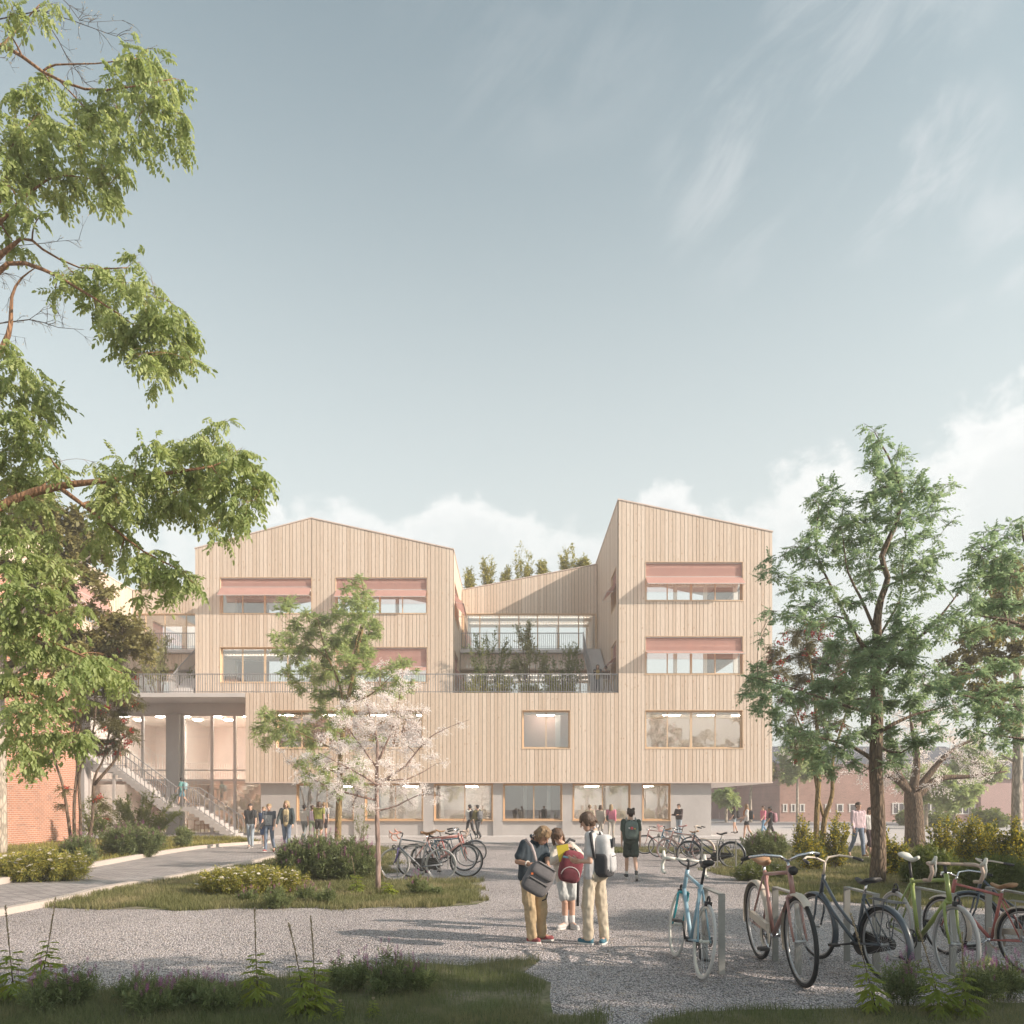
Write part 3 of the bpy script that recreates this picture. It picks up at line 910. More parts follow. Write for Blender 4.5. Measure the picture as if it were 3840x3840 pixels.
# --- interiors of the upper rooms: floors, slatted ceilings, rear walls with daylight behind
ADDED_UPLIGHTS = 3  # switch for the uplights added on the ceiling beams
def room(x0, x1, y0, y1, z0, z1, wallm=M_IN_WHITE, open_back=True, slat=True, beam=M_IN_WOOD, side=None, added_lamps=0):
    b = MB()
    b.box((x0 + .05, y0 + .42, z0 + .02), (x1 - .05, y1, z0 + .06)); part(b, 'floor', M_IN_FLOOR)
    b = MB()
    b.box((x0 + .05, y0 + .42, z0 + .06), (x0 + .20, y1, z1))
    if side is None: b.box((x1 - .20, y0 + .42, z0 + .06), (x1 - .05, y1, z1))
    else:   # wall on the sunny side with its windows left open
        b.box((x1 - .20, y0 + .42, z0 + .06), (x1 - .05, y1, z0 + .93)); b.box((x1 - .20, y0 + .42, z0 + 2.96), (x1 - .05, y1, z1))
        ys = [y0 + .42] + [e for w in side for e in w] + [y1]
        for ya, yb in zip(ys[::2], ys[1::2]):
            if yb > ya: b.box((x1 - .20, ya, z0 + .93), (x1 - .05, yb, z0 + 2.96))
    if open_back:
        b.box((x0 + .2, y1 - .15, z0 + .06), (x1 - .2, y1, z0 + .5)); b.box((x0 + .2, y1 - .15, z1 - .16), (x1 - .2, y1, z1))
        for k in range(5):
            x = x0 + .2 + (x1 - x0 - .4) * k / 4; b.box((x - .10, y1 - .15, z0 + .5), (x + .10, y1, z1 - .16))
    else:
        b.box((x0 + .2, y1 - .15, z0 + .06), (x1 - .2, y1, z1))
    part(b, 'interior_wall', wallm)
    b = MB(); b.box((x0 + .05, y0 + .42, z1 + .0), (x1 - .05, y1, z1 + .06)); part(b, 'ceiling', M_IN_WHITE)
    for k in range(added_lamps):
        x = x0 + (x1 - x0) * (k + .5) / added_lamps; part(MB().box((x - .45, y0 + 1.5, z1 - .40), (x + .45, y0 + 1.54, z1 - .36)), 'ceiling_lamp', M_LAMP)  # lamps added to brighten the first floor rooms
    if slat:
        s = MB(); x = x0 + .3
        while x < x1 - .3:
            s.box((x, y0 + .45, z1 - .11), (x + .07, y1 - .2, z1 - .02)); x += .19
        k = y0 + 1.3
        while k < y1 - .5:
            s.box((x0 + .2, k, z1 - .36), (x1 - .2, k + .22, z1 - .18)); k += 1.7
            if ADDED_UPLIGHTS: part(MB().box((x0 + .3, k - 1.66, z1 - .176), (x1 - .3, k - 1.52, z1 - .165)), 'added_beam_uplight', M_ADDED_UPLIGHT)  # added strip on top of the beam, brightens ceiling and room
        part(s, 'ceiling_slats', beam)
for zf in (7.45, 11.27):
    room(XR0 + .3, XR1 - .3, YF, 44.6, zf, zf + 3.2, side=((40.62, 44.5),))
    room(XL0 + .3, XL1 - .3, YL, 47.2, zf, zf + 3.2, side=((43.12, 46.38),))
room(XR0 + .3, XR1 - .3, YF, 43.2, 3.2, 6.85, M_IN_PINK, False, added_lamps=4)
room(-13.4, -3.4, YF, 43.4, 3.2, 6.85, M_IN_ROSE, False, added_lamps=4)
room(-1.0, 4.6, YF, 42.0, 3.2, 6.85, M_IN_ROSE, False, added_lamps=1)
part(MB().box((2.35, 41.55, 3.3), (2.62, 41.75, 6.8)), 'partition', M_IN_WHITE)
room(XL1 + .1, XR0 - .1, YM - .3, 53.0, 11.25, 14.1)
room(XL1 + .1, XR0 - .1, YM - 1.3, 52.0, 7.42, 10.15)
room(-24.3, XL0 - .1, YM - .3, 52.8, 11.25, 14.1, slat=False)
room(-24.3, XL0 - .1, YM - 1.3, 51.8, 7.42, 10.15, slat=False)
ADDED_UPLIGHTS = 0
room(xg(978) + .35, xg(2667) - .4, YG + .1, 43.9, .05, 2.74, M_IN_PINK, False, slat=False)
for x in (-7.2, -4.1, -1.2, 2.9, 6.2): part(MB().box((x, YG + .6, .1), (x + .25, 43.6, 2.7)), 'partition', M_IN_WHITE)
part(MB().box((xg(1890), YG + 1.2, .1), (xg(2105), YG + 1.35, 2.7)), 'partition', M_IN_BROWN, label='dark wall behind the middle ground floor window')
for px in (1970, 2062): part(MB().box((xg(px) - .09, YG + 1.16, .1), (xg(px) + .09, YG + 1.195, 2.7)), 'door_jamb', M_IN_WHITE)
for px in (1740, 2210, 2420, 1500, 1250):
    x = xg(px)
    for k in range(2): part(MB().box((x, 41.2 + k * 1.3, 2.66), (x + .62, 41.25 + k * 1.3, 2.70)), 'ceiling_lamp', M_LAMP)

# --- railings
def railing(x0, x1, y, z, h=1.0, step=.125):
    b = MB(); n = int((x1 - x0) / step)
    for i in range(n + 1):
        x = x0 + (x1 - x0) * i / n
        b.box((x - .011, y - .02, z + .0), (x + .011, y + .02, z + h - .03))
    b.box((x0 - .02, y - .035, z + h - .03), (x1 + .02, y + .035, z + h + .012)); b.box((x0, y - .02, z + .055), (x1, y + .02, z + .085))
    return b
part(railing(-21.5, XR0 - .05, YF + .09, 7.452, .99), 'railing', M_STEEL, label='long railing along the podium edge')
part(railing(XL1 + .1, 4.33, YM - 1.88, 11.272, 1.02), 'railing', M_STEEL, label='railing of the upper court terrace')
part(railing(-24.2, -18.6, YM - 1.88, 11.272, 1.02), 'railing', M_STEEL, label='railing of the upper terrace left of the gable')
# --- terrace stairs running back beside the blocks
def terrace_stair(x0, x1, y0, y1, z0, z1, rail_x):
    n = 22; b = MB()
    for k in range(n):
        ya = y0 + (y1 - y0) * k / n; yb = y0 + (y1 - y0) * (k + 1) / n; zt = z0 + (z1 - z0) * (k + 1) / n
        b.box((x0, ya, max(z0, zt - .35)), (x1, yb + .06, zt - .0))
    o = part(b, 'terrace_stair', M_CONC2)
    r = MB()
    for k in range(0, n * 2):
        t = k / (n * 2); y = y0 + (y1 - y0) * t; z = z0 + (z1 - z0) * t + .1
        r.box((rail_x - .012, y - .012, z), (rail_x + .012, y + .012, z + .98))
    r.bar((rail_x, y0, z0 + 1.08), (rail_x, y1, z1 + 1.08), .05, .04); r.bar((rail_x, y0, z0 + .25), (rail_x, y1, z1 + .25), .03, .03)
    part(r, 'railing', M_STEEL, o)
terrace_stair(4.40, 5.42, 41.4, YM - 1.95, 7.45, 11.25, 4.38)
terrace_stair(-18.55, -17.55, 41.6, YM - 1.95, 7.45, 11.25, -18.57)

# ------------------------------------------------------------------ outside concrete stair in front of the hall
ST = empty('concrete_stair', (-14.1, 39.8, .03), 'pale concrete zigzag staircase with grey railing rising in front of the glazed hall', 'staircase')
def stair():
    y0, y1 = 38.9, 40.2
    runs = [((-14.05, .03), (-16.35, 1.58), 9), ((-17.5, 1.58), (-20.2, 3.57), 12), ((-21.0, 3.57), (-23.2, 5.2), 9)]
    b = MB()
    prof = []
    for (xa, za), (xb, zb), n in runs:
        for k in range(n):
            xc = xa + (xb - xa) * k / n; xd = xa + (xb - xa) * (k + 1) / n; zz = za + (zb - za) * (k + 1) / n
            b.box((xd, y0, max(.03, zz - .36)), (xc - .001, y1, zz)); 
    b.box((-17.5, y0, 1.34), (-16.352, y1, 1.579)); b.box((-21.0, y0, 3.33), (-20.202, y1, 3.569))
    b.build('steps', M_CONC, ST, ST.location)
    b = MB()
    # sloping soffit under each flight
    for (xa, za), (xb, zb), n in runs:
        lo = .22
        b.prism([(xa - .25, y0 + .003, max(.03, za - lo + .0)), (xa - .25, y0 + .003, max(.031, za - lo + .13)), (xb + .01, y0 + .003, zb - .06), (xb + .01, y0 + .003, zb - lo)], (0, y1 - y0 - .006, 0))
    b.build('stair_soffit', M_CONC, ST, ST.location)
    for y in (y0 + .04, y1 - .04):
        r = MB()
        for (xa, za), (xb, zb), n in runs:
            m = n
            for k in range(m + 1):
                x = xa + (xb - xa) * k / m; z = za + (zb - za) * k / m
                r.bar((x, y, z), (x, y, z + 1.0), .03, .03)
            r.bar((xa, y, za + 1.0), (xb, y, zb + 1.0), .05, .04); r.bar((xa, y, za + .16), (xb, y, zb + .16), .03, .03)
        for xa, xb, z in ((-16.35, -17.5, 1.58), (-20.2, -21.0, 3.57)):
            for x in np.arange(xb + .25, xa, .27): r.bar((x, y, z), (x, y, z + 1.0), .03, .03)
            r.bar((xa, y, z + 1.0), (xb, y, z + 1.0), .05, .04); r.bar((xa, y, z + .16), (xb, y, z + .16), .03, .03)
        r.build('railing', M_STEEL, ST, ST.location)
stair()

# ------------------------------------------------------------------ brick building at the left edge
BR = empty('brick_building', (-24, 30, 0), 'old orange brick gable building at the left edge, warm in the sun', 'building')
b = MB(); xb = -19.5
b.prism([(xb, 16, 0), (xb, 34.7, 0), (xb, 34.7, 9.86), (xb, 31.0, 10.55), (xb, 16, 10.55)], (-10, 0, 0))
b.build('wall', M_BRICK, BR, BR.location)
b = MB(); b.prism([(xb + .05, 34.75, 9.9), (xb + .05, 31.0, 10.6), (xb + .05, 16, 10.6), (xb + .05, 16, 10.75), (xb + .05, 31.0, 10.75), (xb + .05, 34.75, 10.05)], (-10.1, 0, 0))
b.build('roof', M_SLATE, BR, BR.location)

# ------------------------------------------------------------------ brick buildings beyond the plaza on the right
M_WFRAME = plain('white_window_frame', (.78, .75, .72), .6)
M_DARKGLASS = plain('dark_pane', (.13, .12, .13), .1, var=.05)
def far_building(name, label, x0, x1, y, depth, h, mat, wins=(), roof=None, rmat=M_SLATE):
    c = Vector(((x0 + x1) / 2, y, .1))
    e = empty(name, c, label, 'building')
    MB().box((x0, y, .1), (x1, y + depth, h)).build('wall', mat, e, c)
    if roof:
        r = MB(); r.prism([(x0 - .2, y - .25, h), (x0 - .2, y + depth * .5, h + roof), (x0 - .2, y + depth + .25, h)], (x1 - x0 + .4, 0, 0)); r.build('roof', rmat, e, c)
    for (wx0, wx1, wz0, wz1, n) in wins:
        f = MB(); w = .09
        f.box((wx0 - w, y - .06, wz0 - w), (wx1 + w, y + .02, wz0)); f.box((wx0 - w, y - .05, wz1), (wx1 + w, y + .02, wz1 + w))
        for k in range(n + 1):
            x = wx0 + (wx1 - wx0) * k / n; f.box((x - w / 1.6, y - .05, wz0), (x + w / 1.6, y + .02, wz1))
        o = f.build('window', M_WFRAME, e, c)
        MB().quad((wx0, y - .015, wz0), (wx1, y - .015, wz0), (wx1, y - .015, wz1), (wx0, y - .015, wz1)).build('pane', M_DARKGLASS, o, c)
    return e
def wx(px, d): return (px - 1920) / FPX * d
def wz(py, d): return EYE + (HZ - py) / FPX * d
D1 = 73.0
wins = [(wx(a, D1), wx(c, D1), wz(3042, D1), wz(3018, D1), 1) for a, c in ((2938, 2950), (2968, 2981), (3001, 3015), (3096, 3112), (3140, 3160), (3186, 3212))]
wins += [(wx(a, D1), wx(c, D1), wz(3050, D1), wz(3014, D1), n) for a, c, n in ((3348, 3412, 3), (3466, 3536, 3), (3585, 3655, 3))]
far_building('brick_building', 'long dull red brick building with white windows behind the right-hand trees', wx(2924, D1), wx(3691, D1), D1, 14, wz(2865, D1), M_BRICK2, wins, 2.2)
far_building('brick_building', 'narrow red brick block between the pink wall and the long brick building', wx(2846, 80), wx(2923, 80), 80, 12, wz(2830, 80), M_BRICK2, (), None)
far_building('pink_building', 'plain pink rendered building seen under the timber overhang', wx(2560, 88), wx(2850, 88), 88, 10, wz(2790, 88), M_PINKWALL, (), 2.0)
far_building('pink_building', 'dusky pink rendered building at the far right edge', wx(3691, 72), wx(4300, 72), 72.5, 12, wz(2920, 72), M_PINKWALL, (), 2.5)
far_building('garden_wall', 'low pink garden wall in front of the pink building', wx(2700, 84), wx(2790, 84), 84, .4, wz(3045, 84), M_PINKWALL)
# ------------------------------------------------------------------ leaves
K2 = 3840.0 / 1932.0     # lobes below are read off a 1932 px view of the photograph
def T(px, py, d): return at(px * K2, py * K2, d)

def leaf_shape(l, w, fold=.25, quads=2, curl=.0):
    """one leaf along +x; two quads folded along the midrib, or a single quad"""
    if quads == 1:
        return np.array([[0, 0, 0], [l * .45, w / 2, w * fold * .5], [l, 0, -l * curl], [l * .45, -w / 2, w * fold * .5]]), np.array([[0, 1, 2, 3]])
    V = np.array([[0, 0, 0], [l * .30, w * .48, w * fold], [l * .72, w * .42, w * fold - l * curl * .5], [l, 0, -l * curl],
                  [l * .72, -w * .42, w * fold - l * curl * .5], [l * .30, -w * .48, w * fold]], float)
    return V, np.array([[0, 3, 2, 1], [0, 5, 4, 3]])

def rotm(x, z):
    x = x / np.linalg.norm(x); y = np.cross(z, x); y /= np.linalg.norm(y); zz = np.cross(x, y)
    return np.stack([x, y, zz], 1)

def compound(pairs, L, ll, lw, rng, quads=2, hang=.5, arch=.35, taper=.25):
    """pinnate leaf: rachis along +x, leaflets hanging on both sides and one at the tip"""
    Vs, Fs, b = [], [], 0
    lv, lf = leaf_shape(1, lw / ll, .18, quads, .12)
    def put(p, d, up, s):
        nonlocal b
        Vs.append((lv * s) @ rotm(d, up).T + p); Fs.append(lf + b); b += len(lv)
    pos = lambda t: np.array([L * t * (1 - .12 * arch * t), 0, -arch * L * t * t])
    for i in range(pairs):
        t = .16 + .80 * i / pairs
        s = ll * (1 - taper * abs(t - .5) * 1.6) * rng.uniform(.85, 1.1)
        for sd in (-1, 1):
            d = np.array([.45 + rng.normal(0, .12), sd * (1.0 - hang * .35), -hang + rng.normal(0, .18)])
            put(pos(t), d, np.array([-hang * .3, sd * hang * .6 + rng.normal(0, .2), 1.0]), s)
    put(pos(.97), np.array([1, 0, -arch * 1.6]), np.array([0, .1, 1.0]), ll)
    w = L * .006
    for t0, t1 in ((0, .5), (.5, 1.0)):
        a, c = pos(t0), pos(t1); o = np.array([0, w, 0])
        Vs.append(np.array([a - o, a + o, c + o * .6, c - o * .6])); Fs.append(np.array([[0, 1, 2, 3]]) + b); b += 4
    return np.concatenate(Vs), np.concatenate(Fs)

def spray(n, L, ll, lw, rng, quads=1):
    """short twig with simple leaves all round"""
    lv, lf = leaf_shape(1, lw / ll, .2, quads, .15); Vs, Fs, b = [], [], 0
    for i in range(n):
        t = (i + .5) / n; a = rng.uniform(0, 6.28)
        d = np.array([.6 + rng.normal(0, .2), math.cos(a), math.sin(a) * .8])
        Vs.append((lv * ll * rng.uniform(.7, 1.15)) @ rotm(d, np.array([rng.normal(0, .4), rng.normal(0, .3), 1.0])).T + np.array([L * t, 0, 0])); Fs.append(lf + b); b += len(lv)
    return np.concatenate(Vs), np.concatenate(Fs)

def flower_spray(n, L, s, rng):
    """loose five-petalled blossoms along a twig, two crossed quads each"""
    Vs, Fs, b = [], [], 0
    for i in range(n):
        c = np.array([L * (i + .5) / n, rng.normal(0, L * .14), rng.normal(0, L * .14)])
        for k in range(3):
            x = rng.normal(size=3); x /= np.linalg.norm(x); z = rng.normal(size=3)
            Q = np.array([[-1, -.8, .15], [.9, -1, 0], [1, .8, .15], [-.9, 1, 0]]) * s * rng.uniform(.35, .6)
            Vs.append(Q @ rotm(x, z).T + c); Fs.append(np.array([[0, 1, 2, 3]]) + b); b += 4
    return np.concatenate(Vs), np.concatenate(Fs)

def scatter(name, temps, P, D, UP, SCL, mat, parent=None, org=None, rng=RNG):
    """copies of leaf templates merged into one crown mesh"""
    P = np.asarray(P, float); D = np.asarray(D, float); UP = np.asarray(UP, float); SCL = np.asarray(SCL, float)
    X = D / np.linalg.norm(D, axis=1, keepdims=True)
    Y = np.cross(UP, X); Y /= np.maximum(1e-6, np.linalg.norm(Y, axis=1, keepdims=True)); Z = np.cross(X, Y)
    Rm = np.stack([X, Y, Z], 2)
    which = rng.integers(0, len(temps), len(P)); VV, FF, base = [], [], 0
    for k, (tv, tf) in enumerate(temps):
        s = which == k; n = int(s.sum())
        if not n: continue
        V = np.einsum('nij,vj->nvi', Rm[s], tv) * SCL[s][:, None, None] + P[s][:, None, :]
        FF.append((tf[None] + (np.arange(n) * len(tv))[:, None, None] + base).reshape(-1, tf.shape[1])); VV.append(V.reshape(-1, 3)); base += n * len(tv)
    return np_mesh(name, np.concatenate(VV), np.concatenate(FF), mat, parent, org)

def curve_pts(a, b, sag=0.0, n=6, wob=.06, rng=random):
    a, b = Vector(a), Vector(b); L = (b - a).length; out = []
    o = Vector((rng.uniform(-1, 1), rng.uniform(-1, 1), rng.uniform(-1, 1))) * L * wob
    for i in range(n + 1):
        t = i / n; p = a.lerp(b, t); s = 4 * t * (1 - t)
        out.append(p + o * s + Vector((0, 0, sag * L * s)))
    return out

def make_tree(name, label, base, limbs, lobes, temps, leafmat, barkmat, dens=60, lscale=1.0, group=None, seed=1, twig=.005, hang=.35, thick=1.0,
              cat='tree', extra=None, twigs=7, nside=7, min_leaves=6, sag=.08):
    """limbs: polylines of (Vector, radius); lobes: (centre, radius[, depth radius]).  Twigs reach from the limbs into every lobe and carry the leaves."""
    rng = random.Random(seed); nr = np.random.default_rng(seed)
    base = Vector(base)
    root = empty(name, base, label, cat, group)
    tb = MB(); sk = []
    for L in limbs:
        P = [Vector(p) for p, r in L]; rr = [r for p, r in L]; pp, pr = [], []
        P2 = [2 * P[0] - P[1]] + P + [2 * P[-1] - P[-2]]
        for i in range(len(P) - 1):
            a, b_, c, d = P2[i:i + 4]; m = max(2, min(8, int((c - b_).length / .25)))
            for k in range(m):
                t = k / m
                pp.append(.5 * ((2 * b_) + (c - a) * t + (2 * a - 5 * b_ + 4 * c - d) * t * t + (3 * b_ - a - 3 * c + d) * t ** 3)); pr.append(rr[i] + (rr[i + 1] - rr[i]) * t)
        pp.append(P[-1]); pr.append(rr[-1])
        tb.tube(pp, pr, nside); sk += list(zip(pp, pr))
    LP, LD, LU, LS = [], [], [], []; tips = []
    order = sorted(lobes, key=lambda l: min((l[0] - p).length for p, r in sk))
    for lb in order:
        c, rad = lb[0], lb[1]; rd = lb[2] if len(lb) > 2 else rad * thick; dk = lb[3] if len(lb) > 3 else 1.0
        bp, br = min(sk, key=lambda q: (q[0] - c).length + max(0, q[0].z - c.z) * .5)
        rr0 = min(br * .7, .012 + .02 * (c - bp).length); rr0 = max(rr0, twig)
        pts = curve_pts(bp, c, sag, 6, .07, rng)
        rad_l = [rr0 + (max(twig, rr0 * .35) - rr0) * i / 6 for i in range(7)]
        if (c - bp).length > .05:
            tb.tube(pts, rad_l, max(4, nside - 2), cap=False); sk += list(zip(pts[2:], rad_l[2:]))
        n = max(min_leaves, int(dens * dk * (rad * rad) / max(1e-3, lscale * lscale)))
        tw = max(3, min(twigs, n // 3))
        ends = []
        for k in range(tw):
            v = Vector(nr.normal(size=3)); v.normalize()
            e = c + Vector((v.x * rad, v.y * rd, v.z * rad)) * rng.uniform(.55, 1.0)
            s = pts[rng.randint(3, 6)]
            q = curve_pts(s, e, .05, 4, .10, rng); tb.tube(q, [twig, twig * .9, twig * .75, twig * .6, twig * .4], 3, cap=False); ends.append(q)
        for k in range(n):
            q = ends[rng.randrange(len(ends))]; t = rng.uniform(.15, 1.0) * 4; i = min(3, int(t)); p = q[i].lerp(q[i + 1], t - i)
            d = (q[i + 1] - q[i]).normalized() * .6 + Vector(nr.normal(size=3)) * .65 + (p - c) * (.4 / max(rad, .05)); d.z = d.z * .6 - hang
            LP.append(p); LD.append(d); LU.append((nr.normal(0, .35), nr.normal(0, .35), 1.0)); LS.append(lscale * rng.uniform(.7, 1.2))
        tips.append((c, rad, rd))
    tb.build('trunk', barkmat, root, base, True)
    if LP: scatter('crown', temps, LP, LD, LU, LS, leafmat, root, base, nr)
    if extra: extra(root, base, tips, nr)
    return root

_lr = np.random.default_rng(5)
LOCUST_NEAR = [compound(5, 1.0, .31, .15, _lr, 2, .75, a) for a in (.2, .35, .5, .6)]
LOCUST = [compound(4, 1.0, .40, .23, _lr, 1, .30, a) for a in (.05, .2, .35, .5)]
ROWAN = [compound(5, 1.0, .34, .10, _lr, 1, .4, a) for a in (.1, .25, .4)]
SIMPLE = [spray(7, 1.0, .55, .34, _lr) for _ in range(4)]
SMALL = [spray(9, 1.0, .32, .17, _lr) for _ in range(4)]
NARROW = [spray(9, 1.0, .50, .10, _lr) for _ in range(4)]
BLOSSOM = [flower_spray(9, 1.0, .105, _lr) for _ in range(4)]

ML_LOCUST = mat_leaf('locust_leaf', (.195, .265, .09), (.39, .44, .20), .44)
ML_RIGHT = mat_leaf('green_leaf', (.17, .265, .155), (.30, .385, .22), .43)
ML_CENTRE = mat_leaf('soft_green_leaf', (.24, .33, .14), (.41, .47, .22), .44)
ML_OLIVE = mat_leaf('olive_leaf', (.17, .165, .065), (.30, .275, .12), .36)
ML_ROWAN = mat_leaf('rowan_leaf', (.10, .11, .05), (.20, .18, .08), .3)
def mat_flecked(name, g1, g2, y, frac):
    m, n = new_mat(name); i = n.isl()
    c = n.mix(n.m('GREATER_THAN', i, 1 - frac), n.mix(i * 1.4, g1, g2), y)
    d = n.node('ShaderNodeBsdfPrincipled', {'Base Color': c, 'Roughness': .5, 'Specular IOR Level': .2})
    t = n.node('ShaderNodeBsdfTranslucent', {'Color': n.hsv(c, val=1.4)})
    finish(n, n.node('ShaderNodeMixShader', {0: .38, 1: d.outputs[0], 2: t.outputs[0]}).outputs[0])
    return m
ML_YB = mat_flecked('yellow_flecked_leaf', (.13, .155, .05), (.24, .25, .09), (.52, .42, .05), .38)
ML_YD = mat_flecked('dark_yellow_leaf', (.10, .11, .035), (.17, .165, .05), (.36, .30, .06), .25)
ML_YELLOW = mat_flecked('yellow_green_leaf', (.20, .22, .055), (.32, .31, .085), (.47, .41, .09), .35)
ML_BUSH = mat_leaf('bush_leaf', (.11, .155, .05), (.22, .25, .09), .35)
ML_LAV = mat_leaf('lavender_leaf', (.13, .175, .075), (.25, .285, .135), .34)
ML_TERR = mat_leaf('terrace_leaf', (.19, .21, .09), (.33, .33, .16), .38)
ML_FLOWER = mat_leaf('white_petal', (.80, .76, .74), (.90, .87, .85), .35, .1)
ML_UMBEL = mat_leaf('cream_petal', (.66, .60, .54), (.82, .76, .70), .25, .1)
ML_PURPLE = mat_leaf('purple_petal', (.24, .08, .19), (.44, .17, .33), .25, .1)
ML_RED = mat_leaf('red_berry', (.42, .03, .02), (.60, .06, .03), .0, .5, rough=.3)
ML_DRY = mat_leaf('dry_seed', (.34, .28, .19), (.52, .45, .33), .3, .1)
MB_ORANGE = mat_bark('orange_bark', (.22, .115, .06), (.36, .20, .11), 9, .4)
MB_BROWN = mat_bark('brown_bark', (.13, .09, .065), (.25, .18, .125), 7, .9)
MB_OCHRE = mat_bark('ochre_bark', (.22, .15, .065), (.36, .25, .11), 7, .6)
MB_PALE = mat_bark('pale_bark', (.42, .36, .29), (.58, .50, .42), 5, .3)
MB_PINK = mat_bark('pinkish_bark', (.30, .205, .175), (.45, .33, .285), 6, .3)
MB_TWIG = mat_bark('dark_twig', (.06, .05, .045), (.11, .09, .075), 8, .3)

# ------------------------------------------------------------------ big locust at the left edge, reaching over the frame
def TL(L): return [[(T(x, y, d), r) for x, y, d, r in l] for l in L]
def lob(L, d, jit=.6, seed=0):
    rr = random.Random(seed); out = []
    for q in L:
        x, y, r = q[:3]; dd = d + rr.uniform(-jit, jit) + (q[3] if len(q) > 3 else 0)
        k = dd / FPX * K2
        out.append((T(x, y, dd), r * k * 1.0))
    return out
DL = 9.3
lbase = T(-95, 1519, DL); lbase.z = 0
limbs = [[(lbase, .22), (T(-90, 1300, DL), .18), (T(-70, 1000, DL), .15), (T(-45, 700, DL), .11), (T(-40, 400, DL), .08), (T(-60, 60, DL), .05)]]
limbs += TL([[(-75, 1020, DL, .10), (20, 945, DL, .055), (110, 918, DL, .045), (170, 910, DL, .035), (300, 895, DL, .022), (400, 880, DL, .014)],
             [(-45, 720, DL, .07), (5, 655, DL, .036), (20, 610, DL, .026), (22, 560, DL, .018), (40, 525, DL, .011), (75, 500, DL, .004)],
             [(-45, 560, DL, .05), (15, 497, DL, .026), (80, 508, DL, .022), (140, 540, DL, .016), (220, 590, DL, .010), (300, 650, DL, .007)],
             [(-40, 520, DL, .05), (40, 450, DL, .018), (80, 470, DL, .014), (150, 505, DL, .009), (240, 505, DL, .006)],
             [(-50, 420, DL, .05), (5, 370, DL, .03), (12, 320, DL, .022), (25, 270, DL, .014), (60, 230, DL, .004)],
             [(-50, 120, DL, .05), (5, 85, DL, .022), (80, 135, DL, .018), (160, 168, DL, .013), (240, 165, DL, .008), (320, 150, DL, .005)],
             [(80, 135, DL, .012), (105, 122, DL, .010), (180, 120, DL, .007), (260, 110, DL, .005)],
             [(110, 150, DL, .010), (170, 215, DL, .008), (230, 300, DL, .005)],
             [(-30, 450, DL, .03), (60, 360, DL, .014), (120, 330, DL, .010), (200, 345, DL, .006)],
             [(110, 918, DL, .03), (200, 985, DL, .018), (270, 1040, DL, .011), (350, 1080, DL, .006)],
             [(-75, 1180, DL, .05), (60, 1200, DL - .4, .02), (150, 1235, DL - .5, .012), (230, 1270, DL - .5, .006)],
             [(-75, 1100, DL, .05), (60, 1120, DL, .02), (110, 1160, DL, .01)],
             [(-80, 1330, DL, .05), (60, 1310, DL - .4, .02), (120, 1370, DL - .4, .01)]])
A = [(25, 12, 22), (75, 8, 16), (110, 8, 10), (15, 60, 14), (45, 170, 34), (20, 220, 36), (75, 215, 30), (95, 160, 22), (240, 115, 26), (275, 100, 22), (300, 120, 26), (215, 150, 24),
     (265, 160, 32), (310, 165, 26), (335, 180, 22), (345, 155, 12), (330, 225, 24), (340, 265, 18), (310, 260, 22), (345, 215, 20), (265, 215, 30), (220, 205, 32), (180, 230, 32), (150, 190, 24),
     (130, 240, 30), (200, 265, 30), (240, 260, 26), (285, 290, 14), (90, 270, 34), (40, 280, 36), (10, 290, 30), (150, 290, 30), (190, 310, 26), (225, 335, 22), (200, 355, 22), (240, 320, 14),
     (160, 350, 26), (110, 330, 32), (60, 340, 32), (15, 350, 30), (120, 370, 22), (215, 375, 14), (50, 390, 24), (80, 405, 12), (10, 410, 18), (20, 450, 20), (45, 470, 14),
     (180, 500, 16), (215, 510, 22), (265, 495, 18), (285, 520, 20), (230, 540, 30), (190, 545, 28), (150, 530, 22), (120, 520, 20), (105, 545, 14), (270, 560, 32), (220, 590, 32), (180, 585, 22),
     (300, 590, 30), (335, 580, 20), (350, 590, 12), (330, 625, 26), (350, 620, 18), (280, 620, 34), (240, 630, 28), (210, 620, 18), (320, 660, 26), (350, 655, 20), (362, 685, 10), (290, 665, 28), (260, 670, 24),
     (300, 700, 20), (330, 695, 16), (295, 722, 10), (235, 660, 18),
     (15, 660, 26), (40, 690, 28), (15, 720, 30), (70, 710, 22), (55, 745, 30), (90, 740, 20), (105, 755, 14), (20, 770, 30), (55, 790, 26), (90, 775, 16), (25, 820, 30), (60, 830, 22), (85, 800, 12), (15, 860, 30), (60, 860, 24), (95, 865, 20), (115, 870, 12),
     (20, 900, 30), (60, 895, 26), (30, 930, 26), (100, 900, 18), (60, 950, 30), (20, 975, 26)]
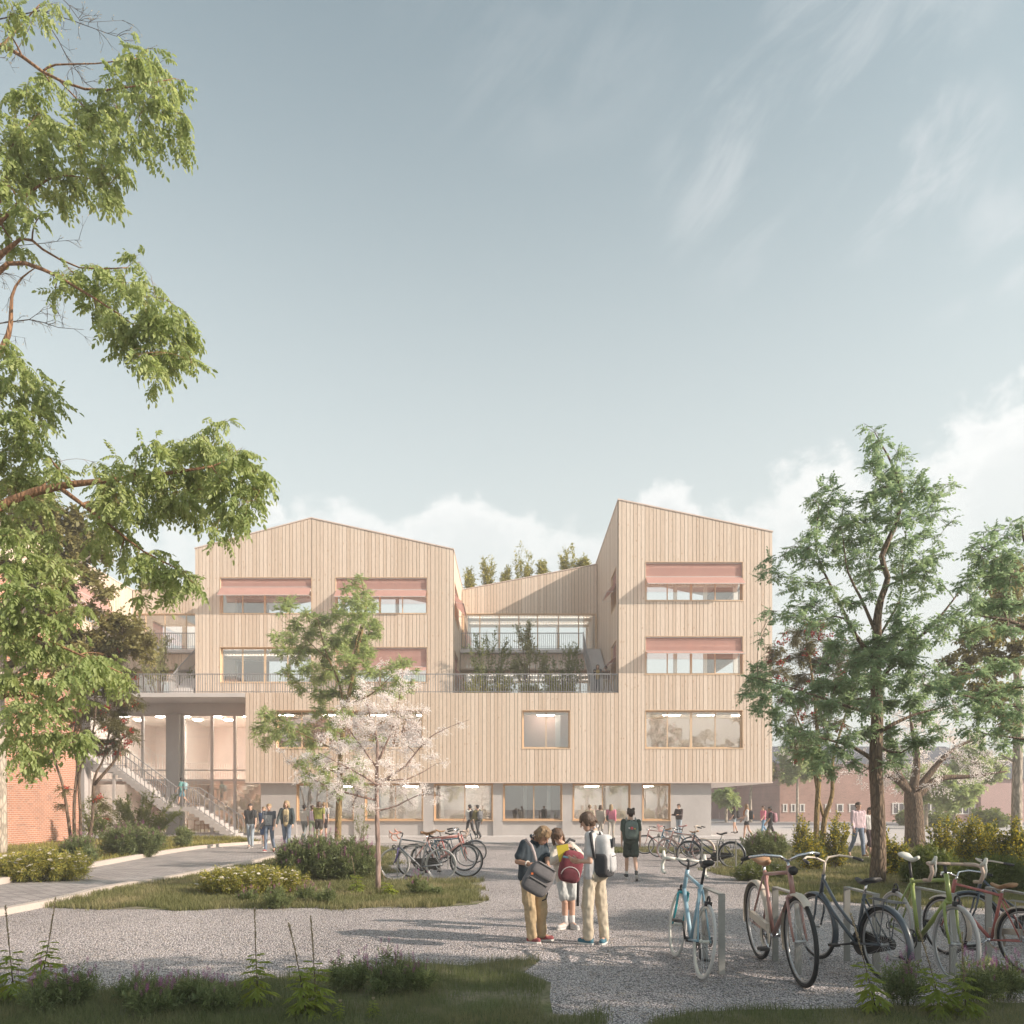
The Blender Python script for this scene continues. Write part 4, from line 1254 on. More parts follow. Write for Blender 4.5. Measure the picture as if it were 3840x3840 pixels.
A2 = [(200, 885, 18), (230, 870, 18), (265, 845, 18), (300, 835, 20), (330, 845, 20), (360, 850, 24), (345, 830, 16), (380, 820, 22), (410, 800, 18), (430, 795, 12), (400, 840, 30), (440, 845, 28), (460, 865, 26), (485, 885, 22), (500, 905, 14),
      (420, 880, 32), (380, 885, 34), (340, 885, 32), (300, 890, 32), (255, 895, 30), (220, 910, 30), (190, 920, 22), (460, 905, 30), (490, 925, 18), (430, 925, 32), (390, 930, 32), (345, 930, 32), (300, 935, 32), (255, 940, 28), (215, 945, 26),
      (480, 945, 16), (450, 955, 26), (415, 965, 26), (370, 965, 22), (440, 985, 20), (410, 1000, 16), (455, 975, 14), (425, 1015, 10), (330, 960, 20), (280, 965, 22), (190, 950, 20), (230, 970, 24),
      (200, 990, 26), (230, 1010, 26), (190, 1030, 22), (260, 1040, 26), (225, 1050, 20), (290, 1050, 24), (320, 1065, 22), (290, 1085, 24), (345, 1085, 20), (325, 1100, 20), (370, 1105, 12), (300, 1115, 16), (265, 1080, 16), (270, 1125, 14), (365, 1085, 12)]
A3 = [(30, 1010, 32), (80, 1000, 24), (25, 1060, 34), (70, 1050, 30), (110, 1060, 24), (30, 1110, 36), (80, 1110, 32), (125, 1100, 22), (20, 1160, 34), (70, 1165, 34), (115, 1160, 26), (160, 1140, 16), (30, 1220, 36), (85, 1220, 34), (130, 1225, 28), (165, 1235, 26), (195, 1235, 22),
      (220, 1250, 20), (235, 1280, 16), (205, 1275, 24), (170, 1275, 26), (130, 1275, 28), (80, 1280, 34), (25, 1280, 36), (30, 1340, 34), (80, 1335, 32), (120, 1325, 24), (150, 1310, 20), (110, 1375, 26), (150, 1380, 22), (135, 1400, 18), (65, 1390, 28), (25, 1400, 26), (160, 1400, 12), (45, 1430, 22), (80, 1420, 16), (55, 1455, 14)]
lobes = lob(A, DL, .5, 1) + lob(A2, DL, .5, 2) + lob(A3, DL - .4, .5, 3)
lobes = [(c, r * .88, r * 1.3) for c, r in lobes]
make_tree('locust_tree', 'large locust tree overhanging the left edge, drooping feathery leaves in bright sun', lbase, limbs, lobes, LOCUST_NEAR, ML_LOCUST, MB_ORANGE, dens=60, lscale=.225, seed=21, twig=.0022, hang=.55, twigs=9, min_leaves=7, sag=.05)

# bare twigs of another tree behind it, poking in from the left
def bare_tree():
    base = T(-230, 1519, 12.0); base.z = 0
    root = empty('bare_tree', base, 'bare dark budding twigs reaching in from the upper left edge', 'tree')
    b = MB(); buds = []; rr = random.Random(4)
    def twig(pts, r0):
        P = [T(x, y, 12.0 + rr.uniform(-.3, .3)) for x, y in pts]; n = len(P)
        b.tube(P, [r0 * (1 - .75 * i / (n - 1)) for i in range(n)], 5)
        for i in range(n - 1):
            for k in range(3):
                s = P[i].lerp(P[i + 1], rr.random()); L = rr.uniform(.10, .30)
                d = (P[i + 1] - P[i]).normalized() * .6 + Vector((rr.uniform(-.6, .8), rr.uniform(-.6, .6), rr.uniform(-.9, .8)))
                e = s + d.normalized() * L; q = curve_pts(s, e, .1, 3, .12, rr); b.tube(q, [.004, .0035, .003, .002], 3)
                for m in range(3):
                    s2 = q[rr.randint(1, 3)]; e2 = s2 + (d.normalized() + Vector((rr.uniform(-.8, .8), 0, rr.uniform(-.8, .9)))).normalized() * L * .4
                    b.tube([s2, e2], [.0025, .0016], 3); buds.append((e2, (e2 - s2).normalized()))
    trunk = [base, T(-200, 900, 12), T(-160, 300, 12), T(-90, -60, 12)]
    b.tube(trunk, [.16, .13, .09, .05], 7)
    for pts, r in ([[(-150, 250), (-20, 40), (75, 20), (110, 75), (125, 105), (160, 155), (215, 195)], .012], [[(75, 20), (140, 40), (200, 62), (225, 70), (262, 95)], .007], [[(135, 120), (140, 165), (155, 205)], .004], [[(60, 45), (35, 90), (5, 110)], .006],
                   [[(-100, 0), (100, -40), (262, 10), (300, 70), (350, 85), (415, 75)][1:] and [(90, -30), (130, 10), (150, 38), (170, 42), (235, 38)], .007],
                   [[(-170, 700), (15, 465), (90, 458), (110, 455), (150, 452)], .008], [[(-180, 760), (0, 610), (55, 603), (80, 608), (110, 618), (158, 622)], .012], [[(55, 603), (80, 585), (100, 580)], .005],
                   [[(-170, 640), (-10, 512), (30, 520), (60, 533)], .008], [[(-180, 760), (0, 630), (50, 638)], .006], [[(-170, 600), (-20, 505), (10, 530), (25, 560)], .006]):
        twig(pts, r)
    b.build('trunk', MB_TWIG, root, base, True)
    bu = scatter('buds', [leaf_shape(1, .35, .3, 1)], [p for p, d in buds], [d for p, d in buds], [(0, .3, 1)] * len(buds), [.035] * len(buds), ML_DRY, root, base); tag(bu, kind='stuff')
bare_tree()

# olive tree behind: pale trunk at the very edge
dO = 25.0
ob = T(3, 1590, dO); ob.z = 0
limbs = [[(ob, .17), (T(2, 1450, dO), .16), (T(0, 1300, dO), .14), (T(20, 1120, dO), .10), (T(60, 980, dO), .05)],
         [(T(5, 1280, dO), .10), (T(80, 1230, dO), .06), (T(160, 1215, dO), .04), (T(230, 1210, dO), .02)],
         [(T(2, 1200, dO), .09), (T(90, 1110, dO), .05), (T(170, 1050, dO), .03), (T(220, 1030, dO), .015)]]
L = [(40, 940, 40), (90, 950, 30), (70, 990, 40), (110, 1000, 34), (20, 1000, 40), (140, 970, 26), (160, 1010, 28), (150, 1050, 34), (190, 1040, 20), (100, 1060, 40), (50, 1080, 42), (130, 1110, 30), (180, 1085, 20), (200, 1115, 16),
     (180, 1150, 16), (60, 1140, 36), (110, 1150, 30), (225, 1185, 24), (250, 1195, 22), (275, 1205, 16), (200, 1200, 26), (165, 1205, 28), (240, 1220, 24), (270, 1225, 18), (200, 1230, 26), (155, 1240, 26), (120, 1220, 28), (285, 1240, 10), (230, 1170, 18), (255, 1175, 12), (60, 1220, 34), (100, 1260, 30), (20, 1180, 40), (20, 1260, 40)]
make_tree('olive_tree', 'pale-trunked tree with small olive leaves behind the locust branches at left', ob, limbs, lob(L, dO, 1.0, 4), SIMPLE, ML_OLIVE, MB_PALE, dens=55, lscale=.30, seed=31, twig=.006, hang=.15)

# multi-stemmed rowan with red berries in front of the brick wall
def berries(n, s, big=1.0):
    def f(root, base, tips, nr):
        P = []
        for k in range(n):
            c, r, rd = tips[nr.integers(0, len(tips))]; v = nr.normal(size=3); v /= np.linalg.norm(v)
            q = np.array([c.x + v[0] * r * .85, c.y - abs(v[1]) * rd * .9, c.z + v[2] * r * .85])
            for m in range(12): P.append(q + nr.normal(size=3) * s * 1.6)
        N = len(P)
        oct_v = np.array([[1, 0, 0], [0, 1, 0], [-1, 0, 0], [0, -1, 0], [0, 0, 1], [0, 0, -1]], float)
        quads = np.array([[4, 0, 5, 1], [4, 2, 5, 3], [0, 1, 2, 3]])
        tag(scatter('berries', [(oct_v, quads)], P, nr.normal(size=(N, 3)), [(0, .2, 1)] * N, [s] * N, ML_RED, root, base, nr), kind='stuff')
    return f
dB = 25.5
bb = T(152, 1595, dB); bb.z = 0
st = []
for x0, y0, pts in ((137, 1598, [(128, 1540), (118, 1480), (100, 1420), (108, 1380)]), (141, 1594, [(140, 1520), (146, 1440), (138, 1400), (150, 1330)]), (152, 1602, [(152, 1540), (150, 1460), (172, 1400), (182, 1330)]),
                    (160, 1602, [(174, 1550), (178, 1470), (196, 1430), (210, 1360)]), (178, 1480, [(200, 1455), (220, 1430), (228, 1400)])):
    p0 = T(x0, y0, dB)
    if y0 > 1500: p0.z = 0
    st.append([(p0, .055)] + [(T(x, y, dB), .05 - .009 * i) for i, (x, y) in enumerate(pts)])
L = [(150, 1270, 26), (185, 1255, 24), (215, 1265, 26), (240, 1275, 18), (165, 1300, 28), (205, 1300, 30), (240, 1305, 22), (255, 1330, 14), (180, 1335, 28), (225, 1335, 26), (155, 1350, 26), (200, 1370, 28), (235, 1370, 22), (245, 1390, 14), (175, 1390, 24), (215, 1405, 22),
     (190, 1240, 18), (225, 1238, 18), (150, 1400, 20), (190, 1415, 14), (235, 1410, 12), (120, 1490, 10), (115, 1520, 9), (200, 1520, 12), (208, 1540, 8), (185, 1510, 8)]
make_tree('rowan_tree', 'multi-stemmed rowan with red berry clusters in front of the orange brick wall', bb, st, lob(L, dB, .9, 5), ROWAN, ML_ROWAN, MB_BROWN, dens=70, lscale=.26, seed=41, twig=.006, hang=.2, extra=berries(60, .030))

# ------------------------------------------------------------------ tree in the middle, before the podium
dC = 33.0
cb = T(637, 1592, dC); cb.z = 0
def P3(L, d): return [(T(x, y, d), r) for x, y, r in L]
limbs = [P3([(637, 1597, .20), (639, 1540, .19), (641, 1480, .18), (645, 1400, .15), (655, 1330, .13), (672, 1240, .11), (690, 1150, .07), (683, 1100, .03)], dC),
         P3([(650, 1345, .09), (640, 1290, .07), (615, 1230, .05), (600, 1170, .03)], dC), P3([(668, 1270, .08), (672, 1215, .07), (682, 1180, .05)], dC),
         P3([(645, 1420, .07), (590, 1395, .045), (540, 1370, .02)], dC), P3([(655, 1330, .07), (700, 1310, .045), (745, 1270, .02)], dC), P3([(642, 1460, .06), (605, 1445, .04), (575, 1430, .02)], dC), P3([(625, 1250, .04), (570, 1200, .02), (530, 1170, .01)], dC)]
L = [(680, 1092, 10), (668, 1105, 12), (650, 1108, 10), (690, 1115, 14), (675, 1130, 20), (700, 1140, 18), (655, 1140, 18), (640, 1160, 20), (680, 1160, 26), (705, 1175, 20), (655, 1180, 28), (620, 1170, 18), (600, 1170, 18), (575, 1160, 14), (550, 1140, 14), (535, 1130, 12), (530, 1150, 14), (560, 1180, 20),
     (590, 1200, 26), (625, 1205, 30), (660, 1215, 30), (695, 1205, 24), (712, 1195, 14), (690, 1235, 26), (650, 1245, 30), (610, 1235, 28), (575, 1220, 22), (545, 1205, 20), (520, 1200, 16), (530, 1225, 16), (560, 1240, 18), (580, 1260, 22), (620, 1270, 28), (660, 1275, 28), (690, 1265, 22), (715, 1270, 14),
     (540, 1270, 16), (555, 1285, 14), (590, 1285, 16), (560, 1300, 14), (600, 1310, 22), (640, 1310, 26), (680, 1305, 22), (610, 1340, 24), (650, 1345, 22), (740, 1260, 18), (765, 1250, 16), (780, 1262, 10), (750, 1285, 20), (770, 1300, 14), (745, 1310, 16), (720, 1300, 14),
     (500, 1345, 18), (520, 1355, 20), (490, 1370, 18), (540, 1370, 18), (510, 1385, 20), (550, 1395, 18), (480, 1390, 10), (500, 1405, 14), (575, 1375, 18), (620, 1375, 22), (590, 1405, 18), (600, 1430, 22), (570, 1445, 18), (620, 1455, 22), (580, 1470, 18), (610, 1480, 16), (660, 1400, 20), (680, 1440, 22), (660, 1470, 20), (720, 1400, 14), (640, 1495, 14), (690, 1480, 14)]
make_tree('ash_tree', 'slender soft green tree with an ochre trunk standing right before the podium', cb, [[(p, r * .72) for p, r in l] for l in limbs], [(c, r * .9) for c, r in lob(L, dC, 1.6, 6)], LOCUST, ML_CENTRE, MB_OCHRE, dens=40, lscale=.25, seed=51, twig=.005, twigs=18, hang=.05, thick=1.4)

# blossoming tree on the grass island
dF = 14.6
fb = T(713, 1683, dF); fb.z = 0
limbs = [P3([(713, 1686, .052), (714, 1620, .048), (712, 1560, .045), (711, 1500, .040), (711, 1450, .034), (712, 1400, .026), (700, 1360, .014), (690, 1310, .008)], dF),
         P3([(711, 1440, .026), (735, 1390, .018), (750, 1340, .012), (758, 1280, .006)], dF), P3([(712, 1480, .026), (765, 1445, .018), (800, 1400, .012), (840, 1375, .007), (885, 1358, .003)], dF), P3([(712, 1530, .022), (750, 1520, .014), (790, 1500, .009), (838, 1502, .003)], dF),
         P3([(711, 1510, .024), (640, 1492, .016), (590, 1470, .010), (540, 1435, .004)], dF), P3([(712, 1450, .022), (680, 1405, .014), (655, 1370, .008), (640, 1320, .004)], dF), P3([(711, 1480, .02), (660, 1450, .012), (600, 1420, .006)], dF - .3), P3([(712, 1470, .02), (770, 1470, .012), (825, 1440, .005)], dF + .3)]
L = [(690, 1290, 14), (680, 1320, 16), (700, 1340, 20), (730, 1320, 18), (757, 1270, 12), (760, 1300, 14), (765, 1340, 18), (650, 1330, 14), (640, 1360, 18), (670, 1370, 24), (710, 1375, 26), (745, 1370, 24), (785, 1370, 18), (800, 1340, 12), (610, 1390, 16), (640, 1410, 24), (680, 1410, 26), (720, 1410, 26), (760, 1405, 24), (800, 1405, 18), (835, 1380, 12), (865, 1365, 8), (580, 1430, 14), (610, 1440, 20), (650, 1450, 22), (690, 1450, 24), (735, 1445, 24), (775, 1445, 22), (810, 1430, 14), (550, 1440, 10), (530, 1415, 8), (560, 1465, 12), (600, 1475, 18), (640, 1485, 20), (680, 1490, 20), (720, 1485, 20), (760, 1490, 20), (800, 1490, 14), (830, 1502, 9), (620, 1510, 12), (665, 1520, 14), (700, 1525, 14), (740, 1525, 14), (780, 1520, 12), (815, 1515, 8), (725, 1345, 16), (840, 1440, 8), (720, 1255, 8), (780, 1295, 8)]
make_tree('blossom_tree', 'young tree covered in white blossom on the grass island beside parked bicycles', fb, limbs, lob(L, dF, .35, 7), BLOSSOM, ML_FLOWER, MB_PINK, dens=34, lscale=.14, seed=61, twig=.0026, hang=-.1, twigs=20)

# ------------------------------------------------------------------ large tree on the right and its neighbours
dR = 16.2
rb = T(1655, 1668, dR); rb.z = 0
limbs = [P3([(1655, 1672, .20), (1658, 1600, .17), (1656, 1520, .160), (1652, 1440, .155), (1655, 1350, .14), (1652, 1270, .13), (1655, 1210, .11), (1655, 1170, .10), (1662, 1130, .08), (1675, 1090, .07), (1663, 1050, .065), (1690, 990, .06), (1700, 930, .045), (1685, 880, .028), (1650, 815, .010)], dR),
         P3([(1652, 1250, .10), (1615, 1200, .075), (1585, 1140, .05), (1560, 1090, .04), (1540, 1040, .03), (1545, 950, .012)], dR), P3([(1655, 1200, .07), (1625, 1130, .05), (1600, 1080, .035), (1590, 1010, .015)], dR),
         P3([(1658, 1290, .10), (1700, 1230, .07), (1750, 1190, .05), (1800, 1130, .03), (1835, 1080, .012)], dR), P3([(1660, 1200, .05), (1698, 1130, .04), (1702, 1080, .03), (1710, 1000, .015)], dR + .5),
         P3([(1655, 1440, .10), (1610, 1410, .06), (1540, 1390, .035), (1470, 1370, .015)], dR), P3([(1655, 1350, .08), (1590, 1330, .05), (1500, 1300, .03), (1430, 1280, .012)], dR - .4), P3([(1660, 1380, .08), (1720, 1350, .05), (1800, 1330, .02)], dR - .3), P3([(1660, 1410, .06), (1700, 1420, .03), (1760, 1380, .012)], dR)]
L = [(1632, 800, 7), (1645, 812, 9), (1650, 835, 14), (1640, 860, 12), (1665, 862, 14), (1690, 850, 12), (1710, 862, 8), (1640, 885, 14), (1665, 895, 18), (1690, 890, 18), (1660, 920, 20), (1645, 940, 20), (1680, 935, 22), (1705, 915, 18), (1730, 905, 14), (1715, 945, 20), (1745, 925, 14), (1770, 925, 14), (1795, 918, 8), (1760, 945, 16), (1650, 970, 22), (1685, 975, 22), (1720, 980, 18), (1750, 975, 16), (1780, 965, 10), (1800, 980, 8),
     (1563, 905, 10), (1550, 920, 14), (1575, 925, 12), (1535, 945, 16), (1560, 955, 20), (1590, 960, 16), (1545, 985, 22), (1585, 990, 22), (1615, 985, 20), (1525, 1000, 14), (1510, 1020, 12), (1490, 1035, 12), (1530, 1030, 20), (1570, 1025, 22), (1610, 1020, 22), (1645, 1010, 22), (1480, 1050, 10), (1510, 1055, 14), (1550, 1060, 18), (1595, 1055, 18), (1630, 1045, 20), (1670, 1030, 22), (1710, 1020, 20), (1745, 1010, 16), (1770, 1015, 10),
     (1448, 1060, 12), (1435, 1078, 12), (1460, 1085, 14), (1485, 1090, 12), (1510, 1100, 16), (1540, 1105, 16), (1490, 1115, 12), (1575, 1105, 14), (1620, 1095, 16), (1640, 1080, 18), (1700, 1060, 20), (1735, 1055, 20), (1765, 1050, 16), (1755, 1080, 20), (1720, 1090, 20), (1690, 1100, 18), (1770, 1100, 14), (1740, 1120, 16), (1510, 1140, 16), (1545, 1140, 18), (1580, 1135, 16), (1615, 1140, 16), (1650, 1120, 16), (1700, 1135, 16),
     (1450, 1155, 12), (1445, 1175, 12), (1475, 1170, 14), (1500, 1165, 16), (1530, 1175, 18), (1560, 1170, 18), (1600, 1180, 18), (1690, 1165, 18), (1720, 1175, 20), (1690, 1200, 22), (1730, 1210, 20), (1770, 1180, 18), (1660, 1215, 20), (1620, 1220, 20), (1580, 1215, 20), (1640, 1245, 22), (1680, 1240, 22), (1720, 1245, 20), (1600, 1255, 22), (1560, 1250, 16),
     (1430, 1265, 14), (1415, 1285, 14), (1445, 1290, 16), (1405, 1310, 12), (1435, 1320, 16), (1475, 1300, 14), (1460, 1340, 16), (1500, 1320, 18), (1425, 1335, 10), (1540, 1300, 20), (1580, 1290, 22), (1620, 1290, 22), (1660, 1280, 22), (1700, 1285, 22), (1560, 1335, 20), (1600, 1330, 22), (1640, 1330, 22), (1680, 1330, 20), (1720, 1320, 20), (1760, 1300, 18), (1740, 1345, 16),
     (1475, 1375, 14), (1500, 1385, 16), (1480, 1400, 10), (1530, 1390, 16), (1560, 1380, 18), (1525, 1420, 18), (1555, 1430, 18), (1585, 1420, 16), (1540, 1450, 14), (1500, 1420, 10), (1570, 1455, 12), (1600, 1385, 18), (1635, 1375, 16), (1670, 1380, 16), (1690, 1410, 18), (1720, 1400, 18), (1750, 1395, 14), (1775, 1375, 10), (1610, 1440, 12), (1680, 1440, 12), (1700, 1435, 10)]
make_tree('ash_tree', 'tall dark green feathery tree with a rough brown trunk right of the building', rb, [[(p, r * .86) for p, r in limbs[0]]] + [[(p, r * .58) for p, r in l] for l in limbs[1:]], [(c, r, r * 1.5, 2.0 if c.z < 5.2 else 1.15) for c, r in lob(L, dR, 1.1, 8)], LOCUST, ML_RIGHT, MB_BROWN, dens=34, lscale=.195, seed=71, twig=.0035, twigs=22, hang=.05, thick=1.5, nside=9)
# its neighbour, trunk outside the right edge
dN = 14.5
nb = T(1990, 1668, dN); nb.z = 0
limbs = [P3([(1990, 1690, .18), (1985, 1450, .16), (1975, 1250, .13), (1955, 1100, .07), (1930, 1010, .02)], dN), P3([(1980, 1330, .08), (1900, 1330, .05), (1810, 1310, .03), (1740, 1290, .01)], dN), P3([(1975, 1200, .08), (1900, 1170, .05), (1830, 1160, .02)], dN), P3([(1980, 1400, .06), (1900, 1390, .03), (1830, 1380, .01)], dN), P3([(1965, 1120, .06), (1890, 1060, .03), (1850, 1030, .01)], dN)]
L = [(1925, 985, 10), (1905, 990, 9), (1880, 998, 8), (1860, 1010, 10), (1840, 1025, 12), (1870, 1030, 16), (1905, 1015, 16), (1825, 1045, 10), (1850, 1060, 18), (1885, 1060, 20), (1920, 1050, 20), (1830, 1085, 16), (1865, 1095, 20), (1905, 1095, 22), (1810, 1110, 12), (1835, 1125, 16), (1800, 1160, 14), (1775, 1170, 12), (1815, 1170, 18), (1850, 1150, 18), (1885, 1140, 20), (1920, 1140, 20), (1780, 1200, 14), (1820, 1205, 16), (1860, 1190, 16), (1900, 1190, 18),
     (1745, 1275, 12), (1775, 1270, 14), (1805, 1280, 16), (1840, 1270, 16), (1875, 1255, 16), (1910, 1250, 18), (1790, 1310, 18), (1830, 1315, 20), (1870, 1305, 20), (1910, 1300, 20), (1770, 1335, 12), (1810, 1345, 18), (1850, 1350, 20), (1890, 1345, 20), (1925, 1340, 18), (1830, 1375, 14), (1870, 1385, 16), (1905, 1380, 18), (1850, 1400, 10), (1890, 1410, 12), (1925, 1400, 14)]
make_tree('ash_tree', 'dark green feathery branches hanging in at the right edge of the view', nb, [limbs[0]] + [[(p, r * .62) for p, r in l] for l in limbs[1:]], lob(L, dN, .9, 9), LOCUST, ML_RIGHT, MB_BROWN, dens=48, lscale=.195, seed=81, twig=.0035, twigs=22, hang=.05, thick=1.4)
# pale-trunked olive-leaved tree behind it
dP = 27.0
pb = T(1918, 1595, dP); pb.z = 0
limbs = [P3([(1918, 1610, .19), (1919, 1500, .17), (1921, 1400, .16), (1922, 1300, .14), (1910, 1180, .09), (1900, 1090, .04)], dP), P3([(1921, 1320, .06), (1870, 1280, .04), (1810, 1265, .02)], dP), P3([(1920, 1440, .05), (1890, 1425, .03)], dP)]
L = [(1900, 1060, 26), (1925, 1090, 24), (1880, 1095, 24), (1905, 1130, 28), (1870, 1140, 24), (1890, 1180, 28), (1925, 1180, 24), (1850, 1190, 22), (1820, 1215, 18), (1870, 1225, 26), (1910, 1235, 26), (1790, 1245, 16), (1830, 1255, 22), (1875, 1270, 24), (1800, 1285, 18), (1845, 1300, 20), (1890, 1310, 22), (1770, 1300, 12), (1860, 1340, 18), (1900, 1360, 16)]
make_tree('olive_tree', 'pale-trunked tree with yellowish olive leaves at the right edge', pb, limbs, lob(L, dP, 1.2, 10), SIMPLE, ML_OLIVE, MB_PALE, dens=50, lscale=.30, seed=91, twig=.006, hang=.1)
# rowan behind the big tree
dW = 26.0
wb = T(1545, 1608, dW); wb.z = 0
limbs = [P3([(1540, 1612, .10), (1541, 1540, .09), (1545, 1450, .08), (1540, 1350, .06), (1530, 1260, .04), (1520, 1200, .015)], dW), P3([(1551, 1612, .10), (1556, 1545, .09), (1570, 1500, .07), (1572, 1430, .05), (1600, 1330, .03), (1610, 1260, .012)], dW), P3([(1542, 1430, .05), (1515, 1380, .035), (1490, 1320, .015)], dW), P3([(1556, 1545, .06), (1545, 1510, .05), (1530, 1420, .03)], dW)]
L = [(1520, 1180, 18), (1545, 1185, 16), (1495, 1200, 20), (1530, 1210, 24), (1565, 1215, 20), (1590, 1225, 18), (1470, 1220, 18), (1500, 1240, 24), (1540, 1245, 26), (1580, 1255, 22), (1615, 1250, 18), (1455, 1245, 16), (1475, 1270, 22), (1515, 1280, 26), (1560, 1285, 24), (1600, 1290, 22), (1630, 1280, 16), (1480, 1310, 20), (1520, 1320, 22), (1560, 1330, 22), (1600, 1325, 18), (1500, 1350, 18), (1540, 1360, 20), (1580, 1365, 18), (1500, 1395, 16), (1535, 1400, 18), (1505, 1425, 12), (1620, 1230, 14), (1645, 1290, 12)]
make_tree('rowan_tree', 'bronze-green rowan with red berries behind the tall dark green tree', wb, limbs, lob(L, dW, 1.2, 11), ROWAN, ML_ROWAN, MB_OCHRE, dens=60, lscale=.28, seed=101, twig=.006, hang=.2, extra=berries(75, .034))
# broad old cherry in blossom on the far lawn
dK = 29.0
kb = T(1727, 1602, dK); kb.z = 0
limbs = [P3([(1727, 1606, .40), (1726, 1560, .34), (1724, 1515, .33), (1722, 1495, .30)], dK), P3([(1722, 1500, .18), (1690, 1470, .12), (1640, 1450, .06), (1590, 1420, .02)], dK), P3([(1722, 1500, .2), (1730, 1430, .12), (1720, 1370, .06), (1715, 1320, .02)], dK), P3([(1724, 1505, .2), (1770, 1470, .12), (1830, 1465, .07), (1900, 1455, .03)], dK), P3([(1726, 1495, .15), (1790, 1420, .08), (1850, 1390, .03)], dK), P3([(1720, 1500, .15), (1670, 1420, .08), (1640, 1370, .03)], dK)]
L = [(1600, 1430, 22), (1640, 1400, 24), (1620, 1460, 20), (1660, 1440, 26), (1690, 1400, 28), (1670, 1480, 22), (1700, 1450, 28), (1735, 1420, 30), (1720, 1370, 26), (1760, 1370, 26), (1690, 1350, 20), (1760, 1450, 28), (1800, 1430, 28), (1790, 1390, 26), (1840, 1440, 24), (1830, 1400, 24), (1870, 1420, 22), (1730, 1480, 24), (1770, 1485, 22), (1815, 1470, 20), (1860, 1465, 18), (1900, 1440, 18), (1700, 1500, 16), (1640, 1490, 14), (1745, 1330, 20), (1720, 1290, 18), (1760, 1300, 18), (1740, 1265, 14), (1780, 1330, 18), (1590, 1460, 12), (1490, 1420, 16), (1465, 1410, 10), (1475, 1380, 8)]
make_tree('cherry_tree', 'broad old cherry with a thick dark trunk and pale blossom behind the right-hand tree', kb, limbs, lob(L, dK, 1.8, 12), BLOSSOM, ML_FLOWER, MB_BROWN, dens=17, lscale=.30, seed=111, twig=.006, hang=.0, twigs=14, thick=1.3)
# street trees beyond the plaza
def street_tree(px, base_py, top_py, cr, label, leaf, seed, dens=70, bark=MB_PALE, cx=0):
    d = gd(base_py); b = gnd(px, base_py, .1)
    z1 = EYE + (HZ - top_py) / FPX * d; k = d / FPX; h = z1 - .1; c = Vector((b.x + cx * k, d, z1 - cr * k * .9))
    lm = [[(b, .14), (b + Vector((0, 0, h * .35)), .12), (c, .05)]]
    rr = random.Random(seed); lb = []
    for i in range(16):
        v = Vector((rr.gauss(0, 1), rr.gauss(0, 1), rr.gauss(0, .8))); v.normalize(); v *= rr.uniform(.3, .85)
        lb.append((c + v * cr * k, cr * k * .38))
    return make_tree('street_tree', label, b, lm, lb, SIMPLE, leaf, bark, dens=dens, lscale=.5, seed=seed, twig=.012, hang=.1, group='street trees beyond the plaza')
street_tree(2723, 3089, 2945, 48, 'small round light green street tree under the timber overhang', ML_CENTRE, 121)
street_tree(2815, 3088, 2800, 80, 'grey-green street tree with a pale trunk just right of the overhang', ML_OLIVE, 122, cx=10)
street_tree(2990, 3088, 2780, 85, 'pale-trunked street tree before the three small white windows', ML_CENTRE, 123)
street_tree(3473, 3108, 2850, 90, 'pale-trunked street tree between the wide white windows', ML_CENTRE, 124)
street_tree(3581, 3110, 2900, 80, 'slim pale-trunked street tree before the rightmost white windows', ML_CENTRE, 125)
street_tree(3640, 3094, 2760, 110, 'taller street tree at the end of the long brick building', ML_CENTRE, 126)

# trees to the right of the camera that throw the shade over the foreground
for (x, y, h, r, lab, sd) in ((7.6, 2.4, 8.2, 2.7, 'shade tree standing close to the right of the viewpoint', 130), (13.6, 1.4, 8.6, 3.2, 'shade tree standing right of the viewpoint', 131), (17.5, 5.6, 9.6, 3.2, 'second shade tree right of the viewpoint, past the bicycles', 132), (24, 9.5, 10, 3.4, 'third shade tree farther to the right', 133), (30, 15.5, 11, 3.6, 'fourth shade tree far to the right', 134)):
    b = Vector((x, y, 0)); rr = random.Random(sd); lb = []
    for i in range(34):
        v = Vector((rr.gauss(0, 1), rr.gauss(0, 1), rr.gauss(0, .8))); v.normalize(); v *= rr.uniform(.2, .95) * r
        lb.append((b + Vector((0, 0, h - r)) + v, r * .27))
    make_tree('shade_tree', lab, b, [[(b, .2), (b + Vector((0, 0, h * .45)), .15), (b + Vector((0, 0, h * .8)), .05)]], lb, SIMPLE, ML_OLIVE, MB_BROWN, dens=15, lscale=.42, seed=sd, hang=.1, group='shade trees right of the view')
